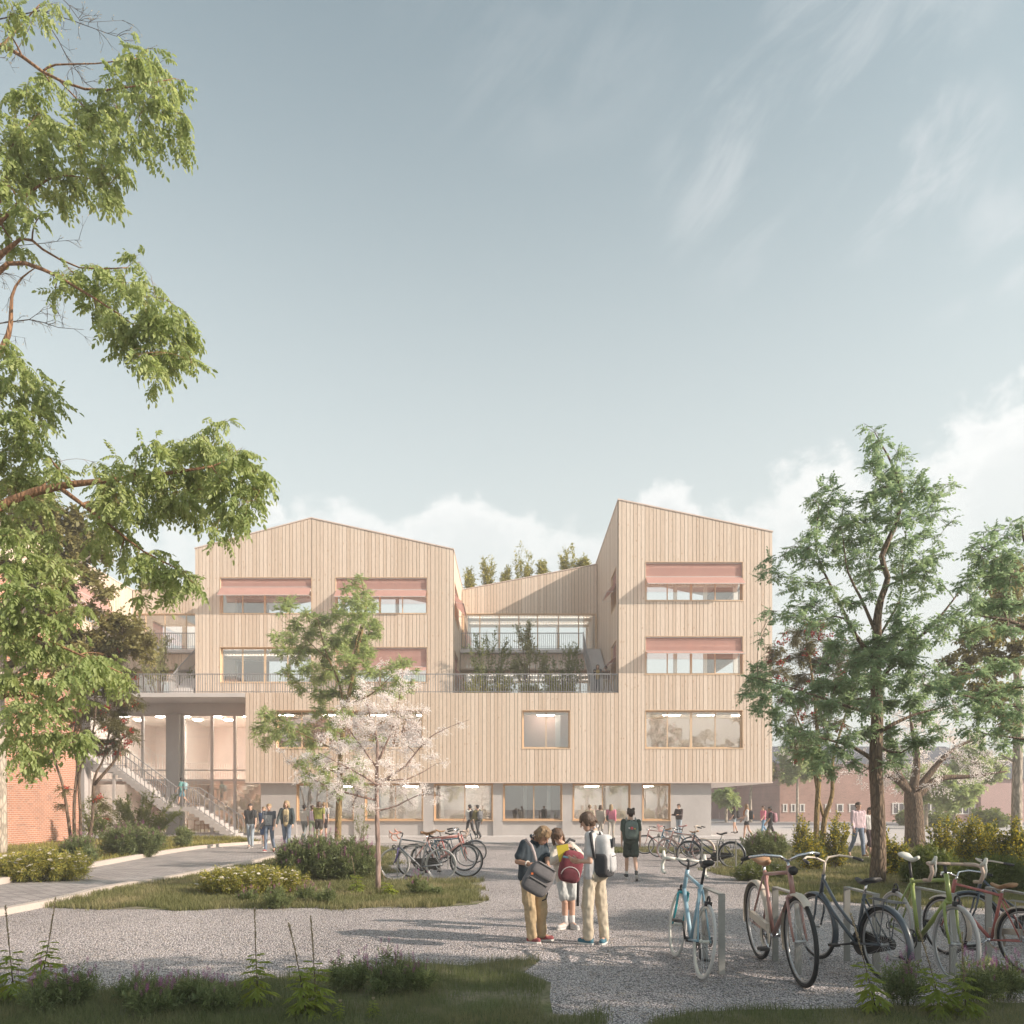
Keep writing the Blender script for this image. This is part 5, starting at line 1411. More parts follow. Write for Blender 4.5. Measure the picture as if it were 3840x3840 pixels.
# ------------------------------------------------------------------ shrubs, flowers and herbs
def shrub(name, label, base, w, dpt, h, n_stems, temps, leafmat, lscale, n_leaves, seed, stem=MB_BROWN, r=.006, lean=.6, low=.15, up=.8, cat='shrub', group=None, flowers=None, hang=-.3):
    """stems fanning up from a footprint, leaves along them"""
    rr = random.Random(seed); nr = np.random.default_rng(seed); base = Vector(base)
    root = empty(name, base, label, cat, group); tb = MB(); Ps = []
    for k in range(n_stems):
        a = rr.uniform(0, 6.283); q = math.sqrt(rr.random())
        fx, fy = math.cos(a) * q, math.sin(a) * q
        s = base + Vector((fx * w * (1 - lean), fy * dpt * (1 - lean), 0)); hh = h * rr.uniform(.35, 1.0) * (1 - .30 * q * q)
        e = base + Vector((fx * w + rr.uniform(-.1, .1) * w, fy * dpt, hh))
        p = curve_pts(s, e, .06, 5, .05, rr); tb.tube(p, [r, r * .9, r * .75, r * .6, r * .45, r * .3], 4, cap=False); Ps.append(p)
    LP, LD, LU, LS = [], [], [], []
    for k in range(n_leaves):
        p = Ps[rr.randrange(len(Ps))]; t = rr.uniform(low, 1.0) * 5; i = min(4, int(t)); q = p[i].lerp(p[i + 1], t - i)
        d = (p[i + 1] - p[i]).normalized() * up + Vector(nr.normal(size=3)) * .7; d.z -= hang * .5
        LP.append(q); LD.append(d); LU.append((nr.normal(0, .4), nr.normal(0, .4), 1)); LS.append(lscale * rr.uniform(.65, 1.2))
    tb.build('stems', stem, root, base, True); scatter('foliage', temps, LP, LD, LU, LS, leafmat, root, base, nr)
    if flowers: flowers(root, base, [p[-1] for p in Ps], nr, rr)
    return root

def spike_temp(n=8, s=.16):
    Vs, Fs, b = [], [], 0; r = np.random.default_rng(3)
    for i in range(n):
        t = i / (n - 1)
        for k in range(3):
            a = 2.1 * k + i; rad = s * (.55 + .5 * math.sin(math.pi * (t * .8 + .15)))
            c = np.array([t, math.cos(a) * rad * .5, math.sin(a) * rad * .5]); d = np.array([.5, math.cos(a), math.sin(a)])
            lv, lf = leaf_shape(rad * 1.6, rad * 1.1, .3, 1); Vs.append(lv @ rotm(d, np.array([1.0, .2, .1])).T + c); Fs.append(lf + b); b += 4
    return np.concatenate(Vs), np.concatenate(Fs)
SPIKE = [spike_temp()]
def umbel_temp():
    r = np.random.default_rng(8); Vs, Fs, b = [], [], 0
    for i in range(14):
        a = i * 2.4; q = math.sqrt(i / 14); c = np.array([.12 - .12 * q * q, math.cos(a) * q * .5, math.sin(a) * q * .5])
        Q = np.array([[0, -1, -1], [0, 1, -1], [0, 1, 1], [0, -1, 1]]) * .13 + r.normal(0, .02, (4, 3)); Vs.append(Q + c); Fs.append(np.array([[0, 1, 2, 3]]) + b); b += 4
    return np.concatenate(Vs), np.concatenate(Fs)
UMBEL = [umbel_temp()]
def spikes(frac, L, hgt, m=ML_PURPLE):
    def f(root, base, tips, nr, rr):
        P = []; b = MB()
        for t in tips:
            if rr.random() > frac: continue
            e = t + Vector((rr.uniform(-.04, .04), rr.uniform(-.04, .04), hgt * rr.uniform(.4, 1.0))); b.tube([t - Vector((0, 0, .05)), e], [.002, .0015], 3, cap=False); P.append(e)
        if not P: return
        N = len(P); b.build('flower_stalks', MB_GREENSTEM, root, base)
        fs = scatter('flower_spikes', SPIKE, P, [(rr.uniform(-.15, .15), rr.uniform(-.15, .15), 1) for _ in P], [(0, 1, .1)] * N, [L * rr.uniform(.6, 1.15) for _ in P], m, root, base, nr); tag(fs, kind='stuff')
    return f
def umbels(frac, s):
    def f(root, base, tips, nr, rr):
        P = [t + Vector((0, 0, rr.uniform(.0, .06))) for t in tips if rr.random() < frac]; N = len(P)
        scatter('flower_heads', UMBEL, P, [(rr.uniform(-.35, .35), rr.uniform(-.5, .2), 1) for _ in P], [(0, 1, .1)] * N, [s * rr.uniform(.6, 1.2) for _ in P], ML_UMBEL, root, base, nr)
    return f
MB_GREENSTEM = mat_bark('green_stem', (.10, .13, .05), (.18, .20, .08), 8, .1)
def foot(x0, x1, ybot, ytop=None, frac=.5):
    """ground point at the middle of a plant, half width and depth from its picture extent"""
    d = gd(ybot); k = d / FPX; p = at((x0 + x1) / 2, HZ, d); p.z = 0
    w = (x1 - x0) / 2 * k; p.y += w * frac; h = (ybot - ytop) * k * (1 + w * frac / d * .5) if ytop else None
    return p, w, w * frac, h
def bush(name, label, x0, x1, ytop, ybot, ns, temps, mat, ls, nl, seed, frac=.5, **kw):
    p, w, dp, h = foot(x0, x1, ybot, ytop, frac)
    return shrub(name, label, p, w, dp, h, ns, temps, mat, ls, nl, seed, **kw)

# left bed
bush('flower_patch', 'broad patch of white umbels over yellow-green leaves at the left edge of the path', -60, 275, 3190, 3312, 260, NARROW, ML_YELLOW, .16, 2600, 201, .6, stem=MB_GREENSTEM, r=.004, lean=.15, cat='flower patch', flowers=umbels(.75, .085))
bush('lavender_bush', 'purple-tipped lavender bush beside the rowan stems on the left bed', 190, 335, 3130, 3262, 130, NARROW, ML_LAV, .17, 2200, 202, .6, stem=MB_GREENSTEM, r=.004, up=1.3, lean=.45, flowers=spikes(.5, .10, .12))
bush('lavender_bush', 'dense dark green lavender mound in the middle of the left bed', 355, 590, 3095, 3220, 230, NARROW, ML_LAV, .20, 4600, 203, .55, stem=MB_GREENSTEM, r=.004, up=1.3, lean=.45, flowers=spikes(.45, .12, .16))
bush('leafy_shrub', 'loose leafy shrub with open twigs in front of the concrete stair', 330, 650, 2945, 3160, 26, SMALL, ML_BUSH, .26, 1500, 204, .4, lean=.75, low=.25)
bush('leafy_shrub', 'slender leafy shrub between the rowan stems and the hall glazing', 285, 400, 2970, 3170, 10, SMALL, ML_BUSH, .26, 420, 205, .5, lean=.6, low=.25)
bush('round_shrub', 'small round dark green shrub near the foot of the stair', 642, 708, 3105, 3187, 40, SMALL, ML_LAV, .20, 900, 206, .9, lean=.7)
# middle island
bush('flower_patch', 'patch of white umbels with yellow leaves on the grass island right of the path', 700, 1105, 3262, 3368, 330, NARROW, ML_YELLOW, .125, 3600, 211, .55, stem=MB_GREENSTEM, r=.003, lean=.12, cat='flower patch', flowers=umbels(.8, .065))
bush('lavender_bush', 'large lavender bush full of purple spikes left of the blossom tree', 1010, 1400, 3140, 3312, 420, NARROW, ML_LAV, .16, 7000, 212, .45, stem=MB_GREENSTEM, r=.003, up=1.3, lean=.35, flowers=spikes(.6, .10, .14))
bush('bare_shrub', 'thin young shrub with almost bare upright stems behind the lavender', 1285, 1420, 2975, 3172, 12, SMALL, ML_BUSH, .16, 160, 213, .5, lean=.9, low=.3, r=.014, stem=MB_PALE)
for i, (x0, x1, yt, yb, fl, lab) in enumerate(((980, 1090, 3320, 3412, .3, 'low lavender clump at the left front edge of the grass island'), (1100, 1180, 3325, 3385, .4, 'small lavender tuft below the big lavender bush'), (1180, 1250, 3330, 3395, .25, 'little green tuft on the front of the grass island'),
                                     (1525, 1610, 3280, 3362, .8, 'lavender tuft with pink spikes below the parked grey bicycle'), (1600, 1660, 3330, 3365, .0, 'tiny green tuft below the parked bicycles'), (890, 960, 3345, 3390, .5, 'lavender sprigs in front of the white umbels'))):
    bush('lavender_clump', lab, x0, x1, yt, yb, 34, NARROW, ML_LAV, .085, 420, 220 + i, .6, stem=MB_GREENSTEM, r=.002, lean=.5, flowers=spikes(fl, .06, .12), group='lavender clumps on the grass island', cat='lavender')
# foreground lavender clumps in the shade
FG = [(60, 200, 3690, 3812), (190, 320, 3660, 3790), (440, 560, 3690, 3782), (480, 600, 3740, 3830), (600, 740, 3690, 3782), (720, 850, 3720, 3812), (1230, 1360, 3600, 3735), (1370, 1500, 3590, 3750), (1510, 1600, 3640, 3738), (3355, 3490, 3610, 3790), (3650, 3790, 3640, 3775), (3740, 3870, 3620, 3760)]
FGL = ['lavender clump in the lower left corner', 'tall lavender clump right of the corner mugworts', 'lavender clump in the shade, left of the middle of the bottom edge', 'front lavender clump nearest the bottom edge at left', 'lavender clump with a few spikes near the grass edge at left', 'lavender clump left of the tall mugwort with a straight spike', 'lavender clump beside the pair of mugworts', 'fullest lavender clump with dark purple spikes before the gravel', 'low lavender tuft at the right end of the foreground row', 'lavender clump in front of the lime green bicycle', 'lavender clump below the red bicycle', 'lavender clump in the lower right corner']
for i, ((x0, x1, yt, yb), lab) in enumerate(zip(FG, FGL)):
    bush('lavender_clump', lab, x0 - 15, x1 + 15, yt + 5, yb, 42, NARROW, ML_LAV, .10, 230, 240 + i, .8, up=1.7, stem=MB_GREENSTEM, r=.0018, lean=.55, flowers=spikes(.40, .058, .16), group='lavender clumps in the foreground', cat='lavender')

# mugworts: a leafy stem ending in a dry seed spike
def lobed_leaf(rng):
    lv, lf = leaf_shape(1, .24, .1, 2, .18); Vs, Fs, b = [], [], 0
    for x, a, s in ((.0, 0, 1.0), (.30, .75, .55), (.30, -.75, .55), (.52, .6, .42), (.52, -.6, .42), (.12, 1.0, .36), (.12, -1.0, .36)):
        d = np.array([math.cos(a), math.sin(a), -.12]); Vs.append((lv * s) @ rotm(d, np.array([0, 0, 1.0])).T + np.array([x, 0, -.12 * x])); Fs.append(lf + b); b += len(lv)
    return np.concatenate(Vs), np.concatenate(Fs)
LOBED = [lobed_leaf(_lr)]
ML_MUG = mat_leaf('mugwort_leaf', (.17, .225, .05), (.32, .36, .08), .45)
def mugwort(label, px, ybot, tpx, ytop, seed, leaf_h=.55, ls=1.0, grp='mugworts'):
    rr = random.Random(seed); nr = np.random.default_rng(seed)
    d = gd(ybot); b = gnd(px, ybot); t = at(tpx, ytop, d); H = t.z
    root = empty('mugwort', b, label, 'weed', grp); tb = MB()
    p = curve_pts(b, t, .0, 8, .02, rr); tb.tube(p, [.006 * (1 - .085 * i) for i in range(9)], 5); tb.build('stem', MB_BROWN if H > .4 else MB_GREENSTEM, root, b, True)
    P, D, U, S_ = [], [], [], []
    n = 26
    for k in range(n):
        f = (k / n) * leaf_h; i = min(7, int(f * 8)); q = p[i].lerp(p[i + 1], f * 8 - i); a = k * 2.4 + rr.uniform(-.3, .3)
        P.append(q); D.append((math.cos(a), math.sin(a), .25 - .75 * (1 - k / n) + rr.uniform(-.2, .2))); U.append((0, 0, 1)); S_.append(ls * (.15 - .10 * k / n) * rr.uniform(.75, 1.15))
    scatter('leaves', LOBED, P, D, U, S_, ML_MUG, root, b, nr)
    P, D = [], []
    for k in range(110):
        f = leaf_h + (1 - leaf_h) * rr.random() ** .8; i = min(7, int(f * 8)); q = p[i].lerp(p[i + 1], f * 8 - i); a = rr.uniform(0, 6.28); P.append(q); D.append((math.cos(a) * .7, math.sin(a) * .7, 1))
    scatter('seed_spike', [leaf_shape(1, .5, .3, 1)], P, D, [(0, 0, 1)] * len(P), [.024 * rr.uniform(.6, 1.2) for _ in P], ML_DRY, root, b, nr)
for i, a in enumerate((('mugwort at the very left edge with twin brown spikes', 55, 3760, 20, 3400), ('mugwort leaning right with a long spike near the left edge', 150, 3700, 208, 3370), ('straight mugwort with a tall spike left of centre', 970, 3775, 955, 3405), ('left one of the two mugworts growing close together', 1150, 3820, 1082, 3466),
                       ('right one of the two mugworts growing close together', 1185, 3800, 1165, 3440), ('mugwort bending left before the dark bicycle', 3288, 3800, 3190, 3430), ('mugwort bending left before the lime green bicycle', 3533, 3812, 3440, 3478), ('upright mugwort in front of the lime green front wheel', 3625, 3812, 3608, 3500),
                       ('small mugwort left of the blossom tree trunk', 1342, 3354, 1318, 3212), ('small mugwort just right of the blossom tree trunk', 1470, 3362, 1430, 3265))):
    mugwort(*a, 260 + i, ls=1.9 if a[2] > 3600 else 2.1)
mugwort('tiny mugwort seedling at the bottom edge, left one', 1272, 3828, 1276, 3760, 280, .98, .6); mugwort('tiny mugwort seedling at the bottom edge, right one', 1400, 3818, 1400, 3750, 281, .98, .7)

# right-hand lawn
bush('lavender_bush', 'lavender bush behind the dark parked bicycle on the right lawn', 2800, 2965, 3130, 3225, 160, NARROW, ML_LAV, .20, 2600, 301, .5, stem=MB_GREENSTEM, r=.004, up=1.3, lean=.35, flowers=spikes(.4, .12, .16))
bush('flower_patch', 'low dark patch of small white flowers right of the parked bicycles', 2770, 2960, 3238, 3306, 200, NARROW, ML_BUSH, .12, 1600, 302, .5, stem=MB_GREENSTEM, r=.003, lean=.15, cat='flower patch', flowers=umbels(.7, .05))
for i, (x0, x1, yt, yb, ns, nl, lab) in enumerate(((2980, 3045, 3035, 3235, 12, 620, 'narrow upright yellow shrub left of the rowan trunks'), (3090, 3200, 3050, 3262, 16, 1000, 'yellow-flecked shrub hiding the legs of the couple'), (3010, 3100, 3130, 3270, 12, 600, 'low yellow shrub at the foot of the rowan'),
                                                   (3300, 3420, 3110, 3292, 18, 900, 'yellow shrub just right of the big rough trunk'), (3500, 3640, 3060, 3270, 26, 1500, 'wide yellow shrub right of the cherry trunk'), (3600, 3760, 3030, 3290, 30, 2000, 'tallest yellow shrub of the right-hand group'), (3730, 3900, 3060, 3300, 26, 1700, 'yellow shrub at the right edge'))):
    bush('yellow_shrub', lab, x0, x1, yt, yb, ns, SMALL, ML_YB, .21, int(nl * .75), 310 + i, .5, lean=.5, low=.1, r=.006, group='yellow shrubs on the right lawn')
bush('dark_shrub', 'dark green bush between the rough trunk and the yellow shrubs', 3420, 3600, 3190, 3330, 90, NARROW, ML_BUSH, .20, 2200, 320, .5, stem=MB_GREENSTEM, lean=.4)
bush('dark_shrub', 'dark green bush at the right edge behind the red bicycle', 3640, 3880, 3220, 3352, 120, NARROW, ML_BUSH, .18, 2600, 321, .4, stem=MB_GREENSTEM, lean=.3)
# hedges by the far brick wall
for i, (x0, x1, yt, yb, lab) in enumerate(((3380, 3420, 3052, 3098, 'small bush before the brick wall left of the cherry trunk'), (3465, 3600, 3055, 3104, 'long low bush bed below the wide white windows'), (3660, 3800, 3040, 3106, 'rounded hedge at the right end of the brick building'), (2880, 2925, 3040, 3082, 'yellowish bush at the corner of the narrow brick block'))):
    bush('hedge_bush', lab, x0, x1, yt, yb, 40, SIMPLE, ML_BUSH if i < 3 else ML_YELLOW, .5, 420, 330 + i, .6, lean=.4, r=.02, group='bushes along the far brick wall')

# terrace and roof planting
def terrace(name, label, px, py, d, zb, w, h, ns, nl, ls, seed, temps=SMALL, mat=ML_TERR, **kw):
    p = at(px, py, d); p.z = zb
    return shrub(name, label, p, w, w * .7, h, ns, temps, mat, ls, nl, seed, **kw)
terrace('terrace_tree', 'open-crowned little tree with dark stems in the terrace court', 1985, 2590, 42.8, 7.45, 1.1, 5.3, 10, 620, .38, 401, lean=.75, low=.55, r=.03)
terrace('terrace_tree', 'little tree with dark stems on the terrace left of the gable', 600, 2590, 43.0, 7.45, 1.1, 4.5, 9, 480, .36, 402, lean=.75, low=.45, r=.03)
terrace('terrace_shrub', 'tall thin-stemmed shrub at the left end of the terrace court', 1815, 2590, 42.6, 7.45, 1.5, 4.3, 20, 560, .34, 403, lean=.6, low=.35, r=.014, mat=ML_BUSH)
terrace('terrace_shrub', 'tall thin-stemmed shrub beside the terrace stair', 2110, 2590, 42.6, 7.45, 1.3, 3.9, 18, 500, .34, 404, lean=.6, low=.3, r=.014, mat=ML_BUSH)
terrace('terrace_shrub', 'thin-stemmed shrub beside the left terrace stair', 690, 2590, 43.6, 7.45, .55, 3.0, 9, 260, .32, 405, lean=.5, low=.25, r=.014, mat=ML_BUSH)
for i, (px, w, h, lab) in enumerate(((1790, .75, 1.35, 'low dark hedge at the left end behind the podium railing'), (1880, .75, 1.6, 'low dark hedge left of the terrace tree'), (1985, .5, .95, 'lowest clump of hedge at the foot of the terrace tree'), (2075, .85, 1.5, 'low dark hedge right of the terrace tree'), (2130, .4, 1.0, 'small hedge clump next to the terrace stair'))):
    terrace('hedge_bush', lab, px, 2590, 42.2, 7.45, w, h, 34, 520, .30, 410 + i, mat=ML_YELLOW, lean=.25, low=.1, r=.01, group='hedge plants behind the podium railing')
for i, (px, w, h, zb, lab) in enumerate(((1760, .55, 1.6, 15.7, 'lowest yellow-green roof shrub next to the gable'), (1830, .95, 2.6, 15.8, 'pointed yellow-green roof shrub left of the gap'), (1900, .6, 1.6, 16.0, 'small yellow-green roof shrub beside the gap'), (1965, 1.1, 2.9, 16.1, 'tallest yellow-green roof shrub in the middle'), (2035, .5, 1.7, 16.4, 'feathery roof shrub right of the tallest one'),
                                        (2130, 1.0, 2.0, 16.7, 'yellow-green roof shrub below the tower wall'), (2190, .6, 1.6, 16.9, 'roof shrub tucked against the tower wall'), (545, .6, 1.6, 15.45, 'yellow-green roof shrub on the left link roof'), (590, .6, 1.4, 15.45, 'green roof shrub in the middle of the left link roof'), (640, .6, 1.5, 15.45, 'roof shrub of the left link roof nearest the gable'))):
    terrace('roof_shrub', lab, px, 2200, 50.5, zb, w * .55, h, 16, 330, .36, 430 + i, mat=ML_YELLOW, lean=.35, low=.05, r=.012, group='shrubs on the link roofs')
# ------------------------------------------------------------------ bicycles and racks
def paint(name, col, rough=.35, metal=.0): return plain('paint_' + name, col, rough, metal, .05, 8.0, 0, 60, Coat_Weight=.4)
P_BLACK = plain('black_rubber', (.022, .022, .024), .65, 0, .2, 20)
P_SPOKE = plain('spoke_steel', (.55, .55, .56), .3, .9, .05)
P_CHROME = plain('chrome', (.66, .66, .68), .18, 1.0, .04)
P_WHITE_T = plain('pale_tyre', (.52, .50, .49), .7, 0, .1, 10)
P_BROWN = plain('brown_leather', (.36, .20, .105), .55, 0, .15, 14)
P_DARKPLASTIC = plain('dark_plastic', (.035, .033, .035), .5, 0, .15)
P_TAPE_W = plain('white_bar_tape', (.66, .64, .58), .7, 0, .08)
P_TAPE_B = plain('beige_bar_tape', (.52, .40, .33), .75, 0, .1)
P_CREAM = plain('cream_enamel', (.58, .50, .42), .45, 0, .06)
P_GREYMETAL = plain('worn_alloy', (.42, .42, .43), .35, .7, .08)

def bike_parts(root, s):
    """s: style settings. x forward, y left, z up, ground at z = 0"""
    Rw, wb = s.get('R', .345), s.get('wb', 1.04)
    col, fine = s['col'], s.get('fine', True); n = 8 if fine else 6
    ra, fa = Vector((-wb / 2, 0, Rw)), Vector((wb / 2, 0, Rw)); bb = Vector((-wb / 2 + .43, 0, Rw - .06))
    st = Vector((bb.x - .155, 0, bb.z + s.get('seat', .52))); hd_b = Vector((fa.x - .115, 0, Rw + .37)); hd_t = Vector((fa.x - .165, 0, Rw + .55))
    r = .017 if s['kind'] != 'road' else .018
    b = MB()
    sty = s['kind']
    b.tube([bb, st], r, n); b.tube([hd_b - Vector((-.012, 0, .03)), hd_t + Vector((-.006, 0, .02))], .021, n)
    if sty == 'step':
        q = [hd_t - Vector((-.01, 0, .03)), hd_t.lerp(bb, .35) + Vector((-.03, 0, -.05)), hd_t.lerp(bb, .7) + Vector((-.05, 0, .02)), bb.lerp(st, .30)]
        b.tube(q, r, n)
        b.tube([hd_b, hd_b.lerp(bb, .5) + Vector((.015, 0, -.02)), bb], r * 1.1, n)
    else:
        b.tube([hd_t - Vector((-.008, 0, .03)), st - (st - bb).normalized() * .03], r * .95, n); b.tube([hd_b, bb], r * 1.15, n)
    for y in (-.055, .055):
        b.tube([st - (st - bb).normalized() * .05 + Vector((0, y * .35, 0)), ra + Vector((0, y, 0))], r * .55, 5); b.tube([bb + Vector((0, y * .5, 0)), ra + Vector((0, y, 0))], r * .65, 5)
    b.build('frame', col, root, None, True)
    f = MB()
    crown = hd_b + Vector((.012, 0, -.035))
    f.tube([crown + Vector((0, -.05, 0)), crown + Vector((0, .05, 0))], .016, 6)
    for y in (-.05, .05):
        f.tube([crown + Vector((0, y, 0)), crown.lerp(fa, .55) + Vector((-.018, y, 0)), fa + Vector((0, y, 0))], [r * .8, r * .7, r * .5], 6)
    f.build('fork', s.get('forkcol', col), root, None, True)
    seat_top = st + (st - bb).normalized() * s.get('post', .13)
    b = MB(); b.tube([st - (st - bb).normalized() * .05, seat_top], .013, n); b.build('seat_post', s.get('postcol', P_CHROME), root, None, True)
    # saddle: loft of shaped sections
    V, Fs = [], []; sw = s.get('saddle_w', .075); L = .27; k = 8
    for i in range(k):
        t = i / (k - 1); w = sw * (1 - .78 * t ** .8) if t > .12 else sw * (.80 + 1.6 * t); w = max(w, .018); z = .02 * math.cos(t * 5) + (.012 if sty == 'road' else 0); x = -.12 + L * t
        for j in range(8):
            a = 2 * math.pi * j / 8; V.append(seat_top + Vector((x, w * math.cos(a), z + .02 + (.022 if math.sin(a) > 0 else .035) * math.sin(a) * (1 - .35 * t))))
    for i in range(k - 1):
        for j in range(8): Fs.append((i * 8 + j, i * 8 + (j + 1) % 8, (i + 1) * 8 + (j + 1) % 8, (i + 1) * 8 + j))
    Fs += [tuple(range(8))[::-1], tuple((k - 1) * 8 + j for j in range(8))]
    MB().add(V, Fs).build('saddle', s.get('saddle', P_DARKPLASTIC), root, None, True)
    # wheels
    tr = s.get('tyre_r', .018)
    for c in (ra, fa):
        w = MB(); w.torus(c, Rw - tr * 2 - .006, .013, 36 if fine else 24, 6, 'y', 0, .75); w.lathe([(.012, -.045), (.022, -.03), (.013, -.02), (.013, .02), (.022, .03), (.012, .045)], 8, c, 'y')
        wo = w.build('wheel', s.get('rim', P_GREYMETAL), root, None, True)
        MB().torus(c, Rw - tr, tr, 44 if fine else 28, 8 if fine else 6, 'y').build('tyre', s.get('tyre', P_BLACK), wo, None, True)
        sp = MB(); N = 26 if fine else 16
        for i in range(N):
            a = 2 * math.pi * i / N; a2 = a + (.35 if i % 2 else -.35); y = .025 if (i // 2) % 2 else -.025
            sp.tube([c + Vector((.02 * math.cos(a2), y, .02 * math.sin(a2))), c + Vector(((Rw - .045) * math.cos(a), 0, (Rw - .045) * math.sin(a)))], .0014 if fine else .002, 3, False)
        sp.build('spokes', P_SPOKE, wo)
    # handlebar
    stem = hd_t + Vector((-.035, 0, s.get('stem', .10))); b = MB(); g = []
    b.tube([hd_t, stem], .013, n)
    if sty == 'road':
        cen = stem + Vector((.08, 0, .01)); b.tube([stem, cen], .014, n)
        tape = MB()
        for y in (-1, 1):
            q = [cen, cen + Vector((0, y * .12, 0)), cen + Vector((.02, y * .20, 0)), cen + Vector((.09, y * .21, -.01)), cen + Vector((.12, y * .215, -.07)), cen + Vector((.08, y * .215, -.14)), cen + Vector((0, y * .215, -.145))]
            tape.tube(q[0:2], .013, n); tape.tube(q[1:], .0165, n)
            lv = MB(); lv.tube([q[3] + Vector((0, 0, .01)), q[3] + Vector((.05, 0, .035)), q[3] + Vector((.065, 0, .075))], [.017, .019, .012], 6); lv.tube([q[3] + Vector((.06, 0, .04)), q[3] + Vector((.075, 0, -.03)), q[3] + Vector((.055, 0, -.09))], .007, 5)
            g.append(lv)
        hb = b.build('stem', s.get('stemcol', P_DARKPLASTIC), root, None, True); h2 = tape.build('handlebar', s.get('tape', P_TAPE_W), root, None, True)
        for lv in g: lv.build('brake_lever', s.get('lever', s.get('tape', P_TAPE_W)), h2, None, True)
    else:
        q = lambda y: [stem, stem + Vector((.05, y * .07, .045)), stem + Vector((.03, y * .19, .06)), stem + Vector((-.05, y * .27, .045)), stem + Vector((-.17, y * .30, .02))]
        for y in (-1, 1):
            P = q(y); b.tube(P, .0115, n); gm = MB(); gm.tube([P[3].lerp(P[4], .25), P[4] + (P[4] - P[3]).normalized() * .02], .0165, n); g.append(gm)
        hb = b.build('handlebar', s.get('bar', P_CHROME), root, None, True)
        for gm in g: gm.build('grip', s.get('grip', P_BLACK), hb, None, True)
    # cranks, ring, chain
    y0 = -.06
    b = MB(); b.torus(bb + Vector((0, y0, 0)), .085, .007, 20, 4, 'y'); b.torus(bb + Vector((0, y0, 0)), .045, .006, 14, 4, 'y')
    for i in range(5):
        a = i * 1.2566; b.tube([bb + Vector((0, y0, 0)), bb + Vector((.085 * math.cos(a), y0, .085 * math.sin(a)))], .006, 4)
    ca = s.get('crank', -.9); cd = Vector((math.cos(ca), 0, math.sin(ca))) * .17
    b.tube([bb + Vector((0, -.05, 0)), bb + Vector((0, .05, 0))], .022, 8)
    b.tube([bb + Vector((0, y0 - .02, 0)), bb + cd + Vector((0, y0 - .03, 0))], .011, 5); b.tube([bb + Vector((0, -y0, 0)), bb - cd + Vector((0, -y0 + .02, 0))], .011, 5)
    b.tube([bb + Vector((0, y0, .085)), ra + Vector((0, y0, .035))], .004, 3); b.tube([bb + Vector((0, y0, -.085)), ra + Vector((0, y0, -.035))], .004, 3); b.torus(ra + Vector((0, y0, 0)), .036, .006, 12, 4, 'y')
    co = b.build('crankset', s.get('crankcol', P_DARKPLASTIC), root, None, True)
    for sg in (1, -1):
        c = bb + cd * sg + Vector((0, (y0 - .075) * sg, 0)); MB().box(c - Vector((.045, .04, .012)), c + Vector((.045, .04, .012))).build('pedal', P_DARKPLASTIC, co, None)
    if s.get('case'):
        V = []; N = 10
        for i in range(N + 1):
            a = math.pi / 2 - math.pi * i / N; V.append(bb + Vector((.125 * math.cos(a), 0, .125 * math.sin(a))))
        for i in range(7):
            a = -math.pi / 2 - math.pi * i / 6; V.append(ra + Vector((.055 * math.cos(a), 0, .055 * math.sin(a))))
        MB().prism([v + Vector((0, y0 - .02, 0)) for v in V], (0, .04, 0)).build('chain_case', s['case'], root, None)
    if s.get('guard'):
        MB().bar(bb + Vector((.09, y0 - .012, .085)), ra + Vector((.06, y0 - .012, .075)), .03, .065).torus(bb + Vector((0, y0 - .012, 0)), .105, .018, 18, 4, 'y', 0, .6).build('chain_guard', s['guard'], root, None)
    if s.get('mud'):
        for c, a0, a1 in ((ra, -.15, 3.3), (fa, .95, 3.5)):
            V, Fs = [], []; N = 18; rr = Rw + .022
            for i in range(N + 1):
                a = a0 + (a1 - a0) * i / N
                for y, dz in ((-.032, -.02), (-.022, .0), (.022, .0), (.032, -.02)): V.append(c + Vector(((rr + dz) * math.cos(a), y, (rr + dz) * math.sin(a))))
            for i in range(N):
                for j in range(3): Fs.append((i * 4 + j, i * 4 + j + 1, i * 4 + 5 + j, i * 4 + 4 + j))
            MB().add(V, Fs).build('mudguard', s['mud'], root, None, True)
    if s.get('rack'):
        b = MB(); z = Rw + Rw + .065; x0 = ra.x - .24; x1 = ra.x + .17
        for y in (-.06, -.03, 0, .03, .06): b.tube([(x0, y, z), (x1, y * .6, z)], .005, 4)
        b.tube([(x0, -.06, z), (x0, .06, z)], .005, 4); b.tube([(x0 + .15, -.06, z), (x0 + .15, .06, z)], .005, 4)
        for y in (-.065, .065): b.tube([(ra.x - .1, y, z), (ra.x, y, Rw)], .005, 4); b.tube([(ra.x + .05, y, z), (ra.x, y, Rw)], .005, 4)
        b.build('luggage_rack', s['rack'], root, None)
    if s.get('light'):
        c = hd_t + Vector((.07, 0, -.01)); b = MB(); b.lathe([(.008, -.045), (.028, -.03), (.036, .02), (.034, .03)], 12, (0, 0, 0), 'x'); b.xf(Matrix.Translation(c)); b.tube([hd_t, c], .006, 4); lo = b.build('headlight', s['light'], root, None, True)
        MB().lathe([(.032, .0305), (.0, .0345)], 12, c, 'x').build('lens', P_DARKPLASTIC if s.get('darklens') else P_GREYMETAL, lo, None, True)
    if s.get('brakes'):
        b = MB()
        for c in (fa + Vector((-.0, 0, Rw + .03)), ra + Vector((.0, 0, Rw + .03))):
            b.torus(c, .035, .009, 10, 5, 'y'); b.box(c + Vector((-.02, -.03, -.05)), c + Vector((.02, .03, -.01)))
        b.build('brake_caliper', P_DARKPLASTIC, root, None, True)

